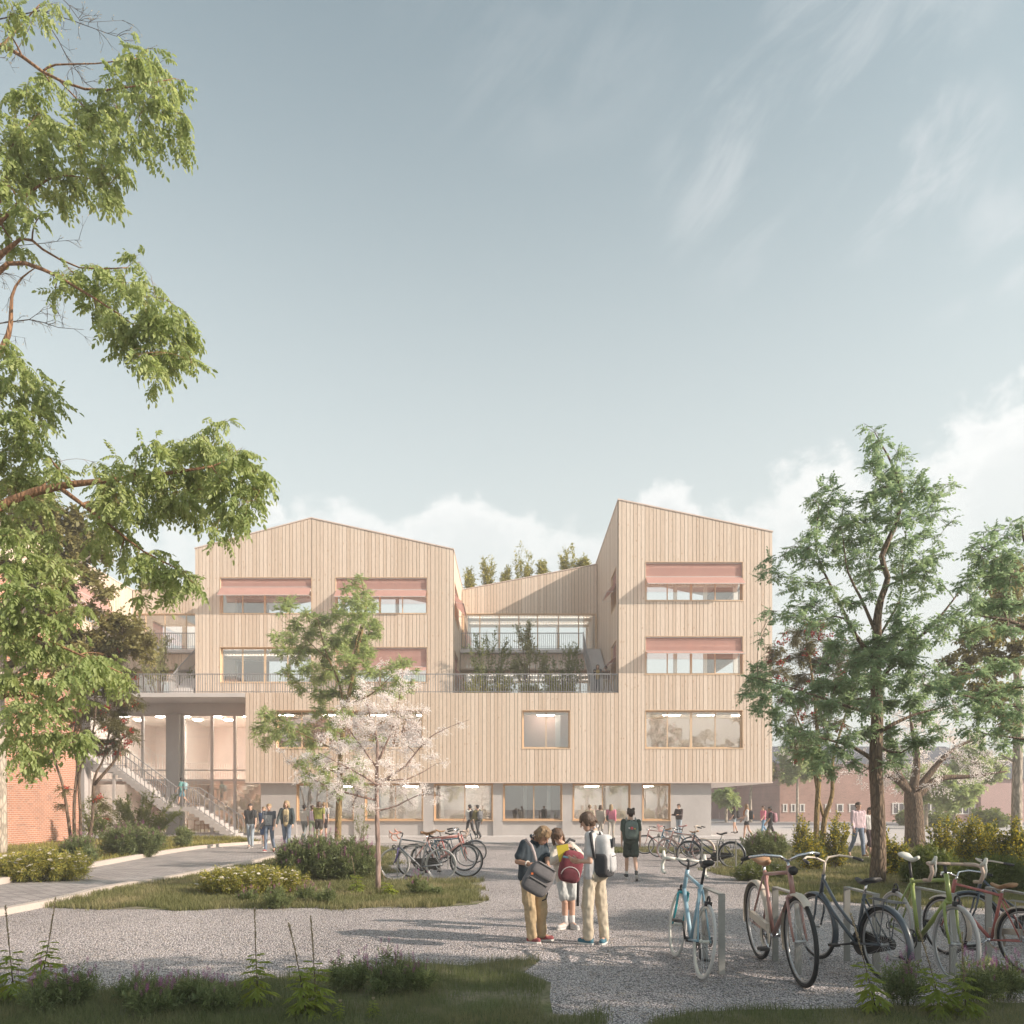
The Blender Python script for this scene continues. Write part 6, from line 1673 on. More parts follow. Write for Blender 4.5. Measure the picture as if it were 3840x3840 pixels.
def bicycle(label, rear, front, spec, lean=0.0, group='parked bicycles'):
    """rear, front: ground contact points of the two wheels; lean in degrees, positive tips the top to the bike's left"""
    a, c = Vector(rear), Vector(front); d = c - a; L = d.length
    wb = spec.get('wb', 1.04); sc = min(1.18, max(.92, L / wb))
    root = empty('bicycle', (a + c) / 2, label, 'bicycle', group)
    root.rotation_mode = 'XYZ'
    root.matrix_world = Matrix.Translation((a + c) / 2) @ Matrix.Rotation(math.atan2(d.y, d.x), 4, 'Z') @ Matrix.Rotation(R(-lean), 4, 'X') @ Matrix.Scale(sc, 4)
    bike_parts(root, spec)
    return root

C_BLUE = paint('light_blue', (.25, .40, .49)); C_TEAL = paint('teal', (.02, .34, .40)); C_PINK = paint('rose', (.40, .215, .19)); C_NAVY = paint('slate', (.055, .07, .09)); C_LIME = paint('lime', (.27, .33, .085)); C_RED = paint('coral_red', (.42, .125, .11))
C_GREY = paint('mid_grey', (.22, .23, .25)); C_PURPLE = paint('violet', (.07, .05, .18)); C_DKTEAL = paint('dull_blue', (.08, .17, .24))
road = dict(kind='road', R=.335, wb=1.0, seat=.54, post=.17, tyre_r=.014, brakes=True, crankcol=P_DARKPLASTIC, postcol=P_DARKPLASTIC, saddle_w=.068)
city = dict(kind='city', R=.35, wb=1.08, seat=.54, post=.07, stem=.055, saddle=P_BROWN, saddle_w=.10, crankcol=P_CHROME)
step = dict(kind='step', R=.35, wb=1.12, seat=.50, post=.12, stem=.15, mud=C_NAVY, rack=C_NAVY, case=P_DARKPLASTIC, saddle_w=.11, bar=P_CREAM, grip=P_DARKPLASTIC)
FORE = 'bicycles parked along the foreground racks'
bicycle('light blue racing bicycle with white tyres and white drop bars on the leftmost near rack', gnd(2626, 3673), gnd(2528, 3589), dict(road, col=C_BLUE, forkcol=C_TEAL, tyre=P_WHITE_T, rim=P_TAPE_W, tape=P_TAPE_W, crank=-1.9), -6, FORE)
bicycle('rose pink town bicycle with chrome bars, brown saddle and round headlamp', gnd(2849, 3596), gnd(3011, 3702), dict(city, col=C_PINK, mud=P_CREAM, guard=P_CREAM, light=P_DARKPLASTIC, darklens=True, crank=-.5), -3, FORE)
bicycle('dark slate step-through bicycle with a black chain case and luggage rack', gnd(3322, 3684), gnd(3065, 3595), dict(step, col=C_NAVY, crank=2.9), 2, FORE)
bicycle('lime green racing bicycle with grey tyres and beige drop bars', gnd(3350, 3601), gnd(3578, 3692), dict(road, col=C_LIME, tyre=P_WHITE_T, rim=P_GREYMETAL, tape=P_TAPE_B, lever=P_TAPE_W, saddle=P_TAPE_W, crank=-1.3), 2, FORE)
bicycle('coral red town bicycle with a tan saddle at the right edge', gnd(3847, 3651), gnd(3549, 3580), dict(city, col=C_RED, mud=P_CREAM, guard=P_CREAM, rack=P_GREYMETAL, crank=2.4), 2, FORE)
bicycle('dark bicycle half cut off by the right edge behind the red one', gnd(3900, 3560), gnd(3745, 3588) + Vector((.25, .5, 0)), dict(step, col=C_NAVY, crank=2.0, fine=False), 0, FORE)

def rack(a, c, label, group, h=.78, w=.062, t=.012):
    """flat steel hoop from a to c"""
    a, c = Vector(a), Vector(c); d = (c - a).normalized(); s = Vector((-d.y, d.x, 0))
    root = empty('bike_rack', (a + c) / 2, label, 'bike rack', group); o = (a + c) / 2
    MB().bar(a + Vector((0, 0, h)) - d * t, c + Vector((0, 0, h)) + d * t, w, t * 1.5).build('top_bar', M_GALV, root, o)
    for p in (a, c): MB().bar(p, p + Vector((0, 0, h - t * .75 - .001)), w, t * 2, up=d).build('post', M_GALV, root, o)
for x, lab in zip((2.045, 2.79, 3.55, 4.30, 5.05), ('grey steel bike hoop beside the light blue bicycle', 'grey steel bike hoop behind the pink bicycle', 'grey steel bike hoop within the dark step-through bicycle', 'grey steel bike hoop behind the lime green bicycle', 'grey steel bike hoop at the red bicycle')):
    rack((x, 7.49, 0), (x, 8.14, 0), lab, 'steel hoops of the foreground bike rack')

MIDG = 'bicycles parked beside the grass island'
far = dict(fine=True)
bicycle('grey racing bicycle with pink bar tape, foremost beside the blossom tree', gnd(1654, 3301), gnd(1479, 3299), dict(road, col=C_GREY, forkcol=C_PURPLE, tyre=P_WHITE_T, rim=P_GREYMETAL, tape=plain('pink_bar_tape', (.50, .27, .22), .7), saddle=P_BROWN, crank=-2.3), 3, MIDG)
bicycle('pink town bicycle facing right behind the grey racing bicycle', gnd(1551, 3292), gnd(1749, 3290), dict(city, col=C_PINK, tyre=P_BLACK, crank=-1.0, case=P_DARKPLASTIC), -2, MIDG)
bicycle('dull blue bicycle with teal details in the middle of the left bike group', gnd(1590, 3266), gnd(1742, 3266), dict(city, col=C_DKTEAL, forkcol=C_TEAL, saddle=P_DARKPLASTIC, mud=P_CREAM, crank=.4), 2, MIDG)
bicycle('red bicycle with a tan saddle toward the back of the left bike group', gnd(1618, 3250), gnd(1752, 3249), dict(road, col=C_RED, saddle=P_BROWN, tape=P_TAPE_B, crank=-.3), -3, MIDG)
bicycle('dark bicycle with white bars hindmost in the left bike group', gnd(1655, 3236), gnd(1782, 3236), dict(city, col=C_NAVY, mud=C_NAVY, saddle=P_DARKPLASTIC, rack=C_NAVY, crank=1.2), 2, MIDG)
for px0, px1, py, lab in ((1490, 1590, 3296, 'bike hoop against the grey racing bicycle'), (1560, 1650, 3280, 'bike hoop in the middle of the left group'), (1590, 1680, 3258, 'bike hoop toward the back of the left group'), (1640, 1725, 3243, 'hindmost bike hoop of the left group')):
    rack(gnd(px0, py), gnd(px1, py), lab, 'steel hoops of the left bike group', .75, .05)
FARG = 'bicycles parked at the plaza edge on the right'
bicycle('dark step-through bicycle with black tyres, foremost of the right bike group', gnd(2744, 3256), gnd(2584, 3251), dict(step, col=C_NAVY, crank=2.9, light=P_CHROME), 1, FARG)
bicycle('pink bicycle with pale tyres second in the right bike group', gnd(2636, 3232), gnd(2503, 3228), dict(city, col=C_PINK, tyre=plain('rose_tyre', (.46, .30, .28), .7), mud=P_CREAM, case=P_DARKPLASTIC, crank=1.0), -2, FARG)
bicycle('teal racing bicycle with pink drop bars in the right bike group', gnd(2590, 3216), gnd(2470, 3214), dict(road, col=C_DKTEAL, tyre=P_BLACK, tape=plain('rose_bar_tape', (.55, .30, .28), .7), saddle=plain('pink_saddle', (.5, .26, .25), .5), crank=-.7), 2, FARG)
bicycle('rose bicycle with a lamp at the left end of the right bike group', gnd(2532, 3204), gnd(2418, 3203), dict(city, col=C_PINK, light=P_CHROME, crank=.5), -2, FARG)
for px0, px1, py, lab in ((2632, 2712, 3254, 'bike hoop at the dark step-through bicycle'), (2530, 2610, 3228, 'bike hoop in the middle of the right group'), (2470, 2545, 3210, 'bike hoop at the back of the right group'), (2690, 2760, 3262, 'foremost bike hoop of the right group')):
    rack(gnd(px0, py), gnd(px1, py), lab, 'steel hoops of the right bike group', .75, .05)
# ------------------------------------------------------------------ people
def rc(mb, p0, r0, p1, r1, n=10):
    """round-ended tapered limb"""
    p0, p1 = Vector(p0), Vector(p1); d = p1 - p0
    if d.length < 1e-5: d = Vector((0, 0, 1e-4))
    t = d.normalized(); up = t.orthogonal().normalized(); sd = t.cross(up); V = []; prof = []
    for i in range(4): a = math.pi / 2 * (1 - i / 3.5); prof.append((p0 - t * r0 * math.sin(a), r0 * math.cos(a) + 1e-4))
    for i in range(4): a = math.pi / 2 * ((i + .5) / 3.5); prof.append((p1 + t * r1 * math.sin(a), r1 * math.cos(a) + 1e-4))
    for c, r in prof:
        for j in range(n): a = 2 * math.pi * j / n; V.append(c + (up * math.cos(a) + sd * math.sin(a)) * r)
    k = len(prof); Fs = [(i * n + j, i * n + (j + 1) % n, (i + 1) * n + (j + 1) % n, (i + 1) * n + j) for i in range(k - 1) for j in range(n)]
    Fs += [tuple(range(n))[::-1], tuple((k - 1) * n + j for j in range(n))]
    mb.add(V, Fs)

def fuse(mb, name, mat, voxel, it, parent=None, org=None, folds=0.0):
    """weld overlapping limbs into one continuous skin"""
    me = bpy.data.meshes.new('tmp'); me.from_pydata(mb.v, [], mb.f)
    o = bpy.data.objects.new('tmp', me); COL.objects.link(o)
    r = o.modifiers.new('r', 'REMESH'); r.mode = 'VOXEL'; r.voxel_size = voxel
    s = o.modifiers.new('s', 'SMOOTH'); s.iterations = it; s.factor = .5
    dg = bpy.context.evaluated_depsgraph_get(); m2 = bpy.data.meshes.new_from_object(o.evaluated_get(dg))
    bpy.data.objects.remove(o); bpy.data.meshes.remove(me)
    n = len(m2.vertices); co = np.empty(n * 3, np.float32); m2.vertices.foreach_get('co', co); co = co.reshape(-1, 3)
    if folds > 0 and n:
        no = np.empty(n * 3, np.float32); m2.vertices.foreach_get('normal', no); no = no.reshape(-1, 3)
        f = np.array([mnoise.noise(Vector((c[0] * 13, c[1] * 13, c[2] * 7 + 3))) + .6 * mnoise.noise(Vector((c[0] * 26, c[1] * 26, c[2] * 16))) for c in co], np.float32)
        co = co + no * (f[:, None] * folds)
    if org is not None: co = co - np.array(org, np.float32)
    m2.vertices.foreach_set('co', co.astype(np.float32).ravel()); m2.name = name; m2.materials.clear(); m2.update()
    return link_mesh(m2, name, mat, parent, org if parent is None else None, True)

SKIN = [plain('skin_light', (.56, .35, .26), .55, 0, .06, 10, Subsurface_Weight=.0), plain('skin_tan', (.42, .24, .165), .55, 0, .06, 10), plain('skin_brown', (.24, .13, .085), .55, 0, .06, 10)]
def mat_hair(name, a, b):
    if name in MATS: return MATS[name]
    m, n = new_mat(name); p = n.mapping(n.pos(), scale=(60, 60, 9)); f = n.noise(p, 1.6, 4, .6, .5)
    finish(n, principled(n, n.mix(n.ss(f, .35, .65), a, b), .5, 0, n.bump(f, .6, .01))); return m
HAIR = dict(black=mat_hair('black_hair', (.012, .010, .010), (.04, .032, .03)), brown=mat_hair('brown_hair', (.05, .028, .018), (.14, .082, .05)), blond=mat_hair('blond_hair', (.20, .13, .065), (.42, .30, .17)), dark=mat_hair('dark_brown_hair', (.025, .016, .012), (.075, .045, .03)), sandy=mat_hair('sandy_hair', (.13, .08, .045), (.30, .20, .11)))
def cl(col): return fabric('cloth_%02d%02d%02d' % tuple(int(c * 99) for c in col), col)
M_EYE = plain('eye_dark', (.02, .016, .014), .25); M_LIP = plain('lip', (.42, .20, .17), .5)
SHOE_SOLE = plain('shoe_sole', (.62, .60, .57), .7)

def hand(mb, w, d, nrm, s, curl=.6, thumb=1):
    """palm, four bent fingers and a thumb from the wrist w along d; nrm is the back-of-hand normal"""
    d = Vector(d).normalized(); nrm = Vector(nrm); nrm = (nrm - d * nrm.dot(d)).normalized(); sd = d.cross(nrm)
    for k in (-1, 0, 1): rc(mb, w + sd * .020 * k * s, .016 * s, w + d * .075 * s + sd * .026 * k * s, .014 * s, 8)
    for k, L in zip((-1.5, -.5, .5, 1.5), (.062, .078, .072, .055)):
        a = w + d * .082 * s + sd * .0185 * k * s; c1 = math.cos(curl), math.sin(curl); b = a + (d * c1[0] - nrm * c1[1]) * L * .55 * s
        e = b + (d * math.cos(curl * 2.1) - nrm * math.sin(curl * 2.1)) * L * .5 * s
        rc(mb, a, .0095 * s, b, .009 * s, 7); rc(mb, b, .009 * s, e, .0075 * s, 7)
    a = w + d * .022 * s + sd * .028 * thumb * s; b = a + (d * .7 + sd * thumb * .65 - nrm * .3).normalized() * .042 * s; e = b + (d * .9 + sd * thumb * .1 - nrm * .4).normalized() * .034 * s
    rc(mb, a, .013 * s, b, .011 * s, 7); rc(mb, b, .0105 * s, e, .0085 * s, 7)

def figure(label, J, o, group=None):
    """J: world joints; o: looks.  Body is one skin; clothes, hair and shoes are its parts."""
    s = o['s']; v = o.get('voxel', .013); sk = SKIN[o.get('skin', 0)]
    f = J['fwd'].normalized(); up = Vector((0, 0, 1)); hf = J.get('hfwd', f).normalized(); hu = J.get('hup', up); hs = hf.cross(hu).normalized(); hu = hs.cross(hf)
    org = (J['ankL'] + J['ankR']) / 2; org.z = o.get('z0', 0.0)
    hc = J['head']; b = MB()
    # head: skull, face, jaw, nose, ears, neck
    rc(b, hc + hu * .035 * s - hf * .014 * s, .084 * s, hc + hu * .02 * s + hf * .012 * s, .080 * s, 12); rc(b, hc - hu * .02 * s + hf * .018 * s, .070 * s, hc - hu * .072 * s + hf * .042 * s, .044 * s, 12)
    rc(b, hc + hu * .012 * s + hf * .088 * s, .009 * s, hc - hu * .024 * s + hf * .106 * s, .013 * s, 7)
    for k in (-1, 1): rc(b, hc + hs * .082 * s * k + hu * .012 * s, .012 * s, hc + hs * .082 * s * k - hu * .028 * s, .010 * s, 6)
    rc(b, hc - hu * .04 * s - hf * .02 * s, .050 * s, J['neck'], .056 * s)
    sh, hp = (J['shL'] + J['shR']) / 2, (J['hipL'] + J['hipR']) / 2
    # trunk under the clothes, arms, legs
    for k in (.25, .75):
        a, c = J['shL'].lerp(J['shR'], k), J['hipL'].lerp(J['hipR'], k); rc(b, a - up * .05 * s, .082 * s, c, .085 * s)
    rc(b, J['neck'], .05 * s, sh.lerp(hp, .2), .09 * s)
    for q in 'LR':
        rc(b, J['sh' + q], .048 * s, J['elb' + q], .036 * s); rc(b, J['elb' + q], .036 * s, J['wri' + q], .025 * s)
        fd = (J['wri' + q] - J['elb' + q]).normalized(); hd = J.get('hand' + q, fd); nr = J.get('hn' + q, (hs if q == 'R' else -hs) if abs(fd.z) > .7 else up)
        hand(b, J['wri' + q] + fd * .01, hd, nr, s, J.get('curl' + q, .5), (1 if q == 'L' else -1))
        rc(b, J['hip' + q], .078 * s, J['kne' + q], .052 * s); rc(b, J['kne' + q], .050 * s, J['kne' + q].lerp(J['ank' + q], .3) - f * .012, .052 * s); rc(b, J['kne' + q].lerp(J['ank' + q], .3) - f * .012, .052 * s, J['ank' + q], .034 * s)
        rc(b, J['ank' + q] - up * .02, .034 * s, J['toe' + q].lerp(J['ank' + q], .2), .026 * s)
    body = fuse(b, 'person', sk, v * .75 if not o.get('fine') else .0055, 3 if not o.get('fine') else 4, None, org); tag(body, label, 'person', group)
    # top
    t = MB(); tm = o['top']; g = .016 * s
    for k in (.0, .25, .5, .75, 1.0):
        a = J['shL'].lerp(J['shR'], k); c = J['hipL'].lerp(J['hipR'], k * 1.2 - .1)
        rc(t, a - up * (.045 if 0 < k < 1 else .02) * s, (.074 if 0 < k < 1 else .056) * s + g, a.lerp(c, o.get('hem', .93)), (.082 if 0 < k < 1 else .070) * s + g + o.get('loose', 0))
    rc(t, J['neck'] - up * .035 * s, .062 * s, sh - up * .02 * s, .08 * s)
    for q in 'LR':
        if o.get('sleeve', 'short') == 'none': continue
        e = J['sh' + q].lerp(J['elb' + q], .68); rc(t, J['sh' + q], .056 * s + g * .8, e, .050 * s + g)
        if o.get('sleeve', 'short') == 'long': rc(t, J['sh' + q], .058 * s + g * .5, J['elb' + q], .046 * s + g * .6); rc(t, J['elb' + q], .046 * s + g * .6, J['elb' + q].lerp(J['wri' + q], .93), .036 * s + g * .6)
    if o.get('hood'): rc(t, J['neck'] - f * .06 * s - hs * .06 * s, .05 * s, J['neck'] - f * .06 * s + hs * .06 * s, .05 * s)
    top = fuse(t, 'shirt', tm, v, 3, body, org, .007 * s)
    if o.get('inner'):   # open jacket: the tee in front
        t = MB()
        for k in (.40, .6): a = J['shL'].lerp(J['shR'], k) + f * .035 * s; rc(t, a - up * .06 * s, .072 * s + g, a.lerp(J['hipL'].lerp(J['hipR'], k), .98) + f * .02 * s, .078 * s + g)
        fuse(t, 'tee', o['inner'], v, 3, body, org)
    if o.get('collar'):
        t = MB()
        for k in range(10):
            a = k * .628; c = J['neck'] + (f * math.cos(a) + hs * math.sin(a)) * .062 * s + up * (.02 - .03 * math.cos(a)) * s; rc(t, c, .017 * s, c + up * .012 * s, .012 * s, 6)
        fuse(t, 'collar', o['collar'], v * .7, 2, body, org)
    # bottom
    t = MB(); bm = o['bottom']; kind = o.get('bkind', 'long')
    rc(t, J['hipL'].lerp(J['hipR'], .1) + up * .07 * s, .085 * s, J['hipL'].lerp(J['hipR'], .9) + up * .07 * s, .085 * s); rc(t, J['hipL'] - f * .03 * s, .088 * s, J['hipR'] - f * .03 * s, .088 * s); rc(t, J['hipL'], .09 * s, J['hipR'], .09 * s)
    for q in 'LR':
        lo = o.get('wide', .0)
        if kind == 'skirt': rc(t, J['hip' + q], .098 * s, J['hip' + q].lerp(J['kne' + q], .75), .105 * s)
        else:
            rc(t, J['hip' + q], .092 * s, J['kne' + q].lerp(J['hip' + q], .25 if kind == 'short' else (.55 if kind == 'mini' else 0)), .068 * s + lo)
            if kind in ('long', 'capri'): e = J['kne' + q].lerp(J['ank' + q], 1.0 if kind == 'long' else .45); rc(t, J['kne' + q], .066 * s + lo, e, .056 * s + lo)
    if kind == 'skirt': rc(t, J['hipL'].lerp(J['kneL'], .7), .10 * s, J['hipR'].lerp(J['kneR'], .7), .10 * s)
    fuse(t, 'skirt' if kind == 'skirt' else ('trousers' if kind in ('long', 'capri') else 'shorts'), bm, v, 3, body, org, .015 * s if o.get('fine') else .007)
    for q in 'LR':
        t = MB(); a, e = J['ank' + q], J['toe' + q]; dr = (e - a); dr.z = 0; dr.normalize(); zb = min(a.z, e.z)
        heel = Vector((a.x, a.y, 0)) - dr * .035 * s; heel.z = a.z - .055 * s; tip = Vector((e.x, e.y, e.z))
        rc(t, heel, .038 * s, heel.lerp(tip, .5) + up * .012 * s, .040 * s); rc(t, heel.lerp(tip, .45), .040 * s, tip, .036 * s); rc(t, heel + up * .01, .040 * s, a + up * (.035 if o.get('hightop') else .0) * s, .044 * s)
        so = fuse(t, 'shoe', o['shoe'], v * .7, 2, body, org)
        b2 = MB(); sdv = Vector((-dr.y, dr.x, 0)) * .042 * s; hz = heel - dr * .04 * s; tz = tip + dr * .036 * s
        zb0 = heel.z - .040 * s; zt0 = tip.z - .037 * s
        P = [Vector((hz.x, hz.y, zb0)) - sdv * .7, Vector((hz.x, hz.y, zb0)) + sdv * .7, Vector((tip.x, tip.y, zt0)) + sdv, Vector((tz.x, tz.y, zt0)) + sdv * .3, Vector((tz.x, tz.y, zt0)) - sdv * .3, Vector((tip.x, tip.y, zt0)) - sdv]
        b2.prism(P, (0, 0, .022 * s)); b2.build('sole', o.get('sole', SHOE_SOLE), so, org)
        if o.get('socks'): t = MB(); rc(t, a - up * .01, .040 * s, a.lerp(J['kne' + q], .28), .043 * s); fuse(t, 'sock', o['socks'], v * .7, 2, body, org)
    # hair
    t = MB(); hm = HAIR[o.get('hair', 'brown')]; hst = o.get('hst', 'short'); rr = random.Random(len(label)); A = lambda x, y, z: hc + hs * x * s + hf * y * s + hu * z * s
    rc(t, A(0, -.020, .050), .086 * s, A(0, .006, .052), .082 * s, 12); rc(t, A(0, -.045, .01), .072 * s, A(0, -.035, -.03), .062 * s, 10)
    for k in range(26 if o.get('fine') else 12):
        a = rr.uniform(-2.6, 2.6); c = A(math.sin(a) * .070, -.02 + .05 * math.cos(a), .085); e = A(math.sin(a) * .093, -.02 + .085 * math.cos(a), rr.uniform(.015, .05) if abs(a) < 1.3 else rr.uniform(-.03, .03)); rc(t, c, .022 * s, e, .012 * s, 6)
    if hst in ('bowl', 'long', 'wavy', 'bob'):
        dn = {'bowl': -.035, 'bob': -.11, 'wavy': -.10, 'long': -.20}[hst]
        for k in range(30):
            a = rr.uniform(.75, 2 * math.pi - .75) if hst != 'bowl' else rr.uniform(0.9, 2 * math.pi - .9); wv = rr.uniform(.0, .03) if hst == 'wavy' else rr.uniform(0, .008)
            c = A(math.sin(a) * .075, -.012 + math.cos(a) * .075, .05); e = A(math.sin(a) * (.088 + wv), -.02 + math.cos(a) * (.088 + wv), dn + rr.uniform(-.02, .03)); rc(t, c, .022 * s, e, .013 * s, 6)
    if hst in ('bowl', 'bob'):
        for k in range(14):
            a = rr.uniform(-.95, .95); c = A(math.sin(a) * .06, .045, .10); e = A(math.sin(a) * .082, .015 + .078 * math.cos(a), rr.uniform(.022, .048)); rc(t, c, .02 * s, e, .009 * s, 6)
    if hst == 'buns':
        for k in (-1, 1): rc(t, A(.055 * k, -.035, .105), .044 * s, A(.06 * k, -.035, .112), .040 * s)
    if hst == 'bun': rc(t, A(0, -.06, .12), .038 * s, A(0, -.065, .125), .036 * s)
    if hst == 'tail': rc(t, A(0, -.10, .03), .028 * s, A(0.01, -.12, -.05), .034 * s); rc(t, A(0.01, -.12, -.05), .034 * s, A(.03, -.10, -.18), .014 * s)
    fuse(t, 'hair', hm, v * .6 if not o.get('fine') else .006, 2, body, org, .004 * s)
    if o.get('face', True):
        for k in (-1, 1):
            e = MB(); e.ball(A(.030 * k, .083, .006), (.009 * s, .007 * s, .006 * s), 8); e.build('eye', M_EYE, body, org, True)
            e = MB(); rc(e, A(.017 * k, .089, .026), .0045 * s, A(.044 * k, .080, .026), .004 * s, 6); e.build('eyebrow', hm, body, org, True)
        e = MB(); rc(e, A(-.02, .083, -.056), .006 * s, A(.02, .083, -.056), .006 * s, 6); e.build('mouth', M_LIP, body, org, True)
    return body

def walker(label, x, y, yaw, H, o, stride=.35, phase=1, z=0.0, arms=(.3, -.3), elb=(.35, .35), lean=0.0, head=(0, 0), group=None, abd=.10):
    """walking or standing figure; yaw 0 looks along +Y, positive turns left"""
    s = H / 1.75; o = dict(o); o['s'] = s; o['z0'] = z; V = Vector
    J = {}
    L1, L2 = .43, .42
    for q, sx, a in (('L', -1, stride * phase), ('R', 1, -stride * phase)):
        kb = .12 if a >= 0 else .12 + abs(a) * 1.1
        if stride < .08: kb = .04
        hip = V((.09 * sx, 0, 0)); kn = hip + V((.0, math.sin(a) * L1, -math.cos(a) * L1)); an = kn + V((0, math.sin(a - kb) * L2, -math.cos(a - kb) * L2))
        J['hip' + q], J['kne' + q], J['ank' + q] = hip, kn, an
        pt = a - kb if a < 0 else .12; pt = pt * 1.2
        J['toe' + q] = an + V((.02 * sx, .17 * math.cos(pt), -.06 + .17 * math.sin(pt)))
    lo = min(min(J['ankL'].z - .095, J['toeL'].z - .037), min(J['ankR'].z - .095, J['toeR'].z - .037))
    for k in J: J[k] = J[k] - V((0, 0, lo))
    hz = J['hipL'].z; ln = V((0, lean, 0))
    for q, sx, a, eb in (('L', -1, arms[0], elb[0]), ('R', 1, arms[1], elb[1])):
        shd = V((.185 * sx, 0, hz + .50)) + ln; J['sh' + q] = shd
        el = shd + V((math.sin(abd) * sx * .28, math.sin(a) * .28, -math.cos(a) * math.cos(abd) * .28)); wr = el + V((math.sin(abd * .3) * sx * .25, math.sin(a + eb) * .25, -math.cos(a + eb) * .25)); J['elb' + q], J['wri' + q] = el, wr
    J['neck'] = V((0, 0, hz + .545)) + ln; J['head'] = V((0, .02, hz + .695)) + ln * 1.15
    M = Matrix.Translation((x, y, z)) @ Matrix.Rotation(yaw, 4, 'Z') @ Matrix.Scale(s, 4)
    J = {k: M @ p for k, p in J.items()}
    R3 = Matrix.Rotation(yaw, 3, 'Z'); J['fwd'] = R3 @ V((0, 1, 0))
    hy, hp = head; J['hfwd'] = Matrix.Rotation(yaw + hy, 3, 'Z') @ V((0, math.cos(hp), math.sin(hp))); J['hup'] = Matrix.Rotation(yaw + hy, 3, 'Z') @ V((0, -math.sin(hp), math.cos(hp)))
    return figure(label, J, o, group), J

def rounded(b, c, ax, ay, az, p=.45, n=14):
    """superellipsoid block"""
    c = Vector(c); V = []; h = n // 2
    sp = lambda v: math.copysign(abs(v) ** p, v)
    for i in range(h + 1):
        t = -math.pi / 2 + math.pi * i / h
        for j in range(n):
            a = 2 * math.pi * j / n; V.append(c + ax * sp(math.cos(t)) * sp(math.cos(a)) + ay * sp(math.cos(t)) * sp(math.sin(a)) + az * sp(math.sin(t)))
    b.add(V, [(i * n + j, i * n + (j + 1) % n, (i + 1) * n + (j + 1) % n, (i + 1) * n + j) for i in range(h) for j in range(n)])

def backpack(label, c, out, upv, w, h, d, mat, mat2, straps=None, pocket=True, badge=None, group=None, strapmat=None):
    """out: direction its front faces; straps: two lists of points"""
    c = Vector(c); out = Vector(out).normalized(); upv = Vector(upv); upv = (upv - out * upv.dot(out)).normalized(); sd = out.cross(upv)
    root = empty('backpack', c, label, 'backpack', group)
    b = MB(); rounded(b, c, sd * w / 2, out * d / 2, upv * h / 2, .5, 18); b.build('bag', mat, root, c, True)
    if pocket:
        b = MB(); rounded(b, c + out * d * .38 - upv * h * .17, sd * w * .36, out * d * .24, upv * h * .24, .5); b.build('pocket', mat2, root, c, True)
        b = MB(); b.tube([c + out * d * .60 - upv * h * .02 + sd * w * .26 * k for k in (-1, -.3, .3, 1)], .005, 5); b.build('zip', P_DARKPLASTIC, root, c, True)
    b = MB(); b.tube([c + upv * h * .48 - sd * .035 - out * d * .2, c + upv * h * .56 - out * d * .2, c + upv * h * .48 + sd * .035 - out * d * .2], .009, 6); b.build('handle', strapmat or mat2, root, c, True)
    for st in straps or ():
        b = MB(); b.tube(st, .019, 6); b.build('strap', strapmat or mat2, root, c, True)
    for px_, pz_, r, m in badge or ():
        b = MB(); q = c + sd * w * px_ + upv * h * pz_ + out * d * .55
        V = [q + out * .012] + [q + (sd * math.cos(a) + upv * math.sin(a)) * r for a in [i * .5236 for i in range(12)]]; b.add(V, [(0, 1 + i, 1 + (i + 1) % 12) for i in range(12)]); b.build('badge', m, root, c)
    return root
def worn_pack(label, J, w, h, d, mat, mat2, s=1.0, **kw):
    f = J['fwd']; sh = (J['shL'] + J['shR']) / 2; hp = (J['hipL'] + J['hipR']) / 2; up = (sh - hp).normalized()
    c = sh.lerp(hp, .42) - f * (.105 * s + d / 2 + .01)
    st = []
    for q in 'LR':
        a = J['sh' + q].lerp(sh, .38); st.append([a - f * .10 * s + up * .02, a + up * .085 * s, a + f * .105 * s - up * .02, a.lerp(hp, .45) + f * .12 * s + (J['sh' + q] - sh) * .25, a.lerp(hp, .5) + (J['sh' + q] - sh) * .5 - f * .02])
    return backpack(label, c, -f, up, w, h, d, mat, mat2, st, **kw)

# ---- three boys on the gravel, in the middle of the picture
def jb(base):
    return lambda x, y, dd=0.0: at(1850 + x / 2.972, 2950 + y / 2.972, base + dd)
def settle(J, zoff=0.0):
    for q in 'LR':
        a, t = J['ank' + q], J['toe' + q]; a.z = .085; t.z = .036
    return J
j = jb(9.18)
J = settle(dict(head=j(1052, 392, .0), neck=j(1112, 482, .02), shL=j(1075, 552, -.13), shR=j(1172, 545, .17), elbL=j(1078, 835, -.17), elbR=j(1080, 805, .20), wriL=j(958, 828, -.12), wriR=j(950, 838, .08),
    hipL=j(1085, 985, -.09), hipR=j(1180, 985, .09), kneL=j(1048, 1330, -.10), kneR=j(1203, 1320, .05), ankL=j(1058, 1655, -.06), ankR=j(1238, 1635, .02), toeL=j(968, 1725, .0), toeR=j(1208, 1730, -.10),
    fwd=Vector((-.93, .37, 0)), hfwd=Vector((-.92, .12, -.42)), hup=Vector((-.42, .05, .9)), handL=Vector((-1, .1, .22)), handR=Vector((-1, -.3, .15)), hnL=Vector((0, -.6, -.8)), hnR=Vector((0, .5, -.8)), curlL=.45, curlR=.5))
JR = J
W_SHIRT = cl((.52, .50, .50)); KH1 = cl((.50, .43, .335)); KH2 = cl((.43, .325, .20)); NAVY = cl((.035, .05, .065)); BEIGE = cl((.56, .52, .46)); PALE = cl((.50, .52, .52))
figure('boy in a pale grey polo and khaki trousers seen from behind, looking at a phone', J, dict(s=.93, fine=True, voxel=.009, top=W_SHIRT, bottom=KH1, shoe=cl((.05, .14, .19)), hightop=True, hair='brown', hst='bowl', wide=.008, collar=W_SHIRT, hem=1.0), 'three boys standing on the gravel')
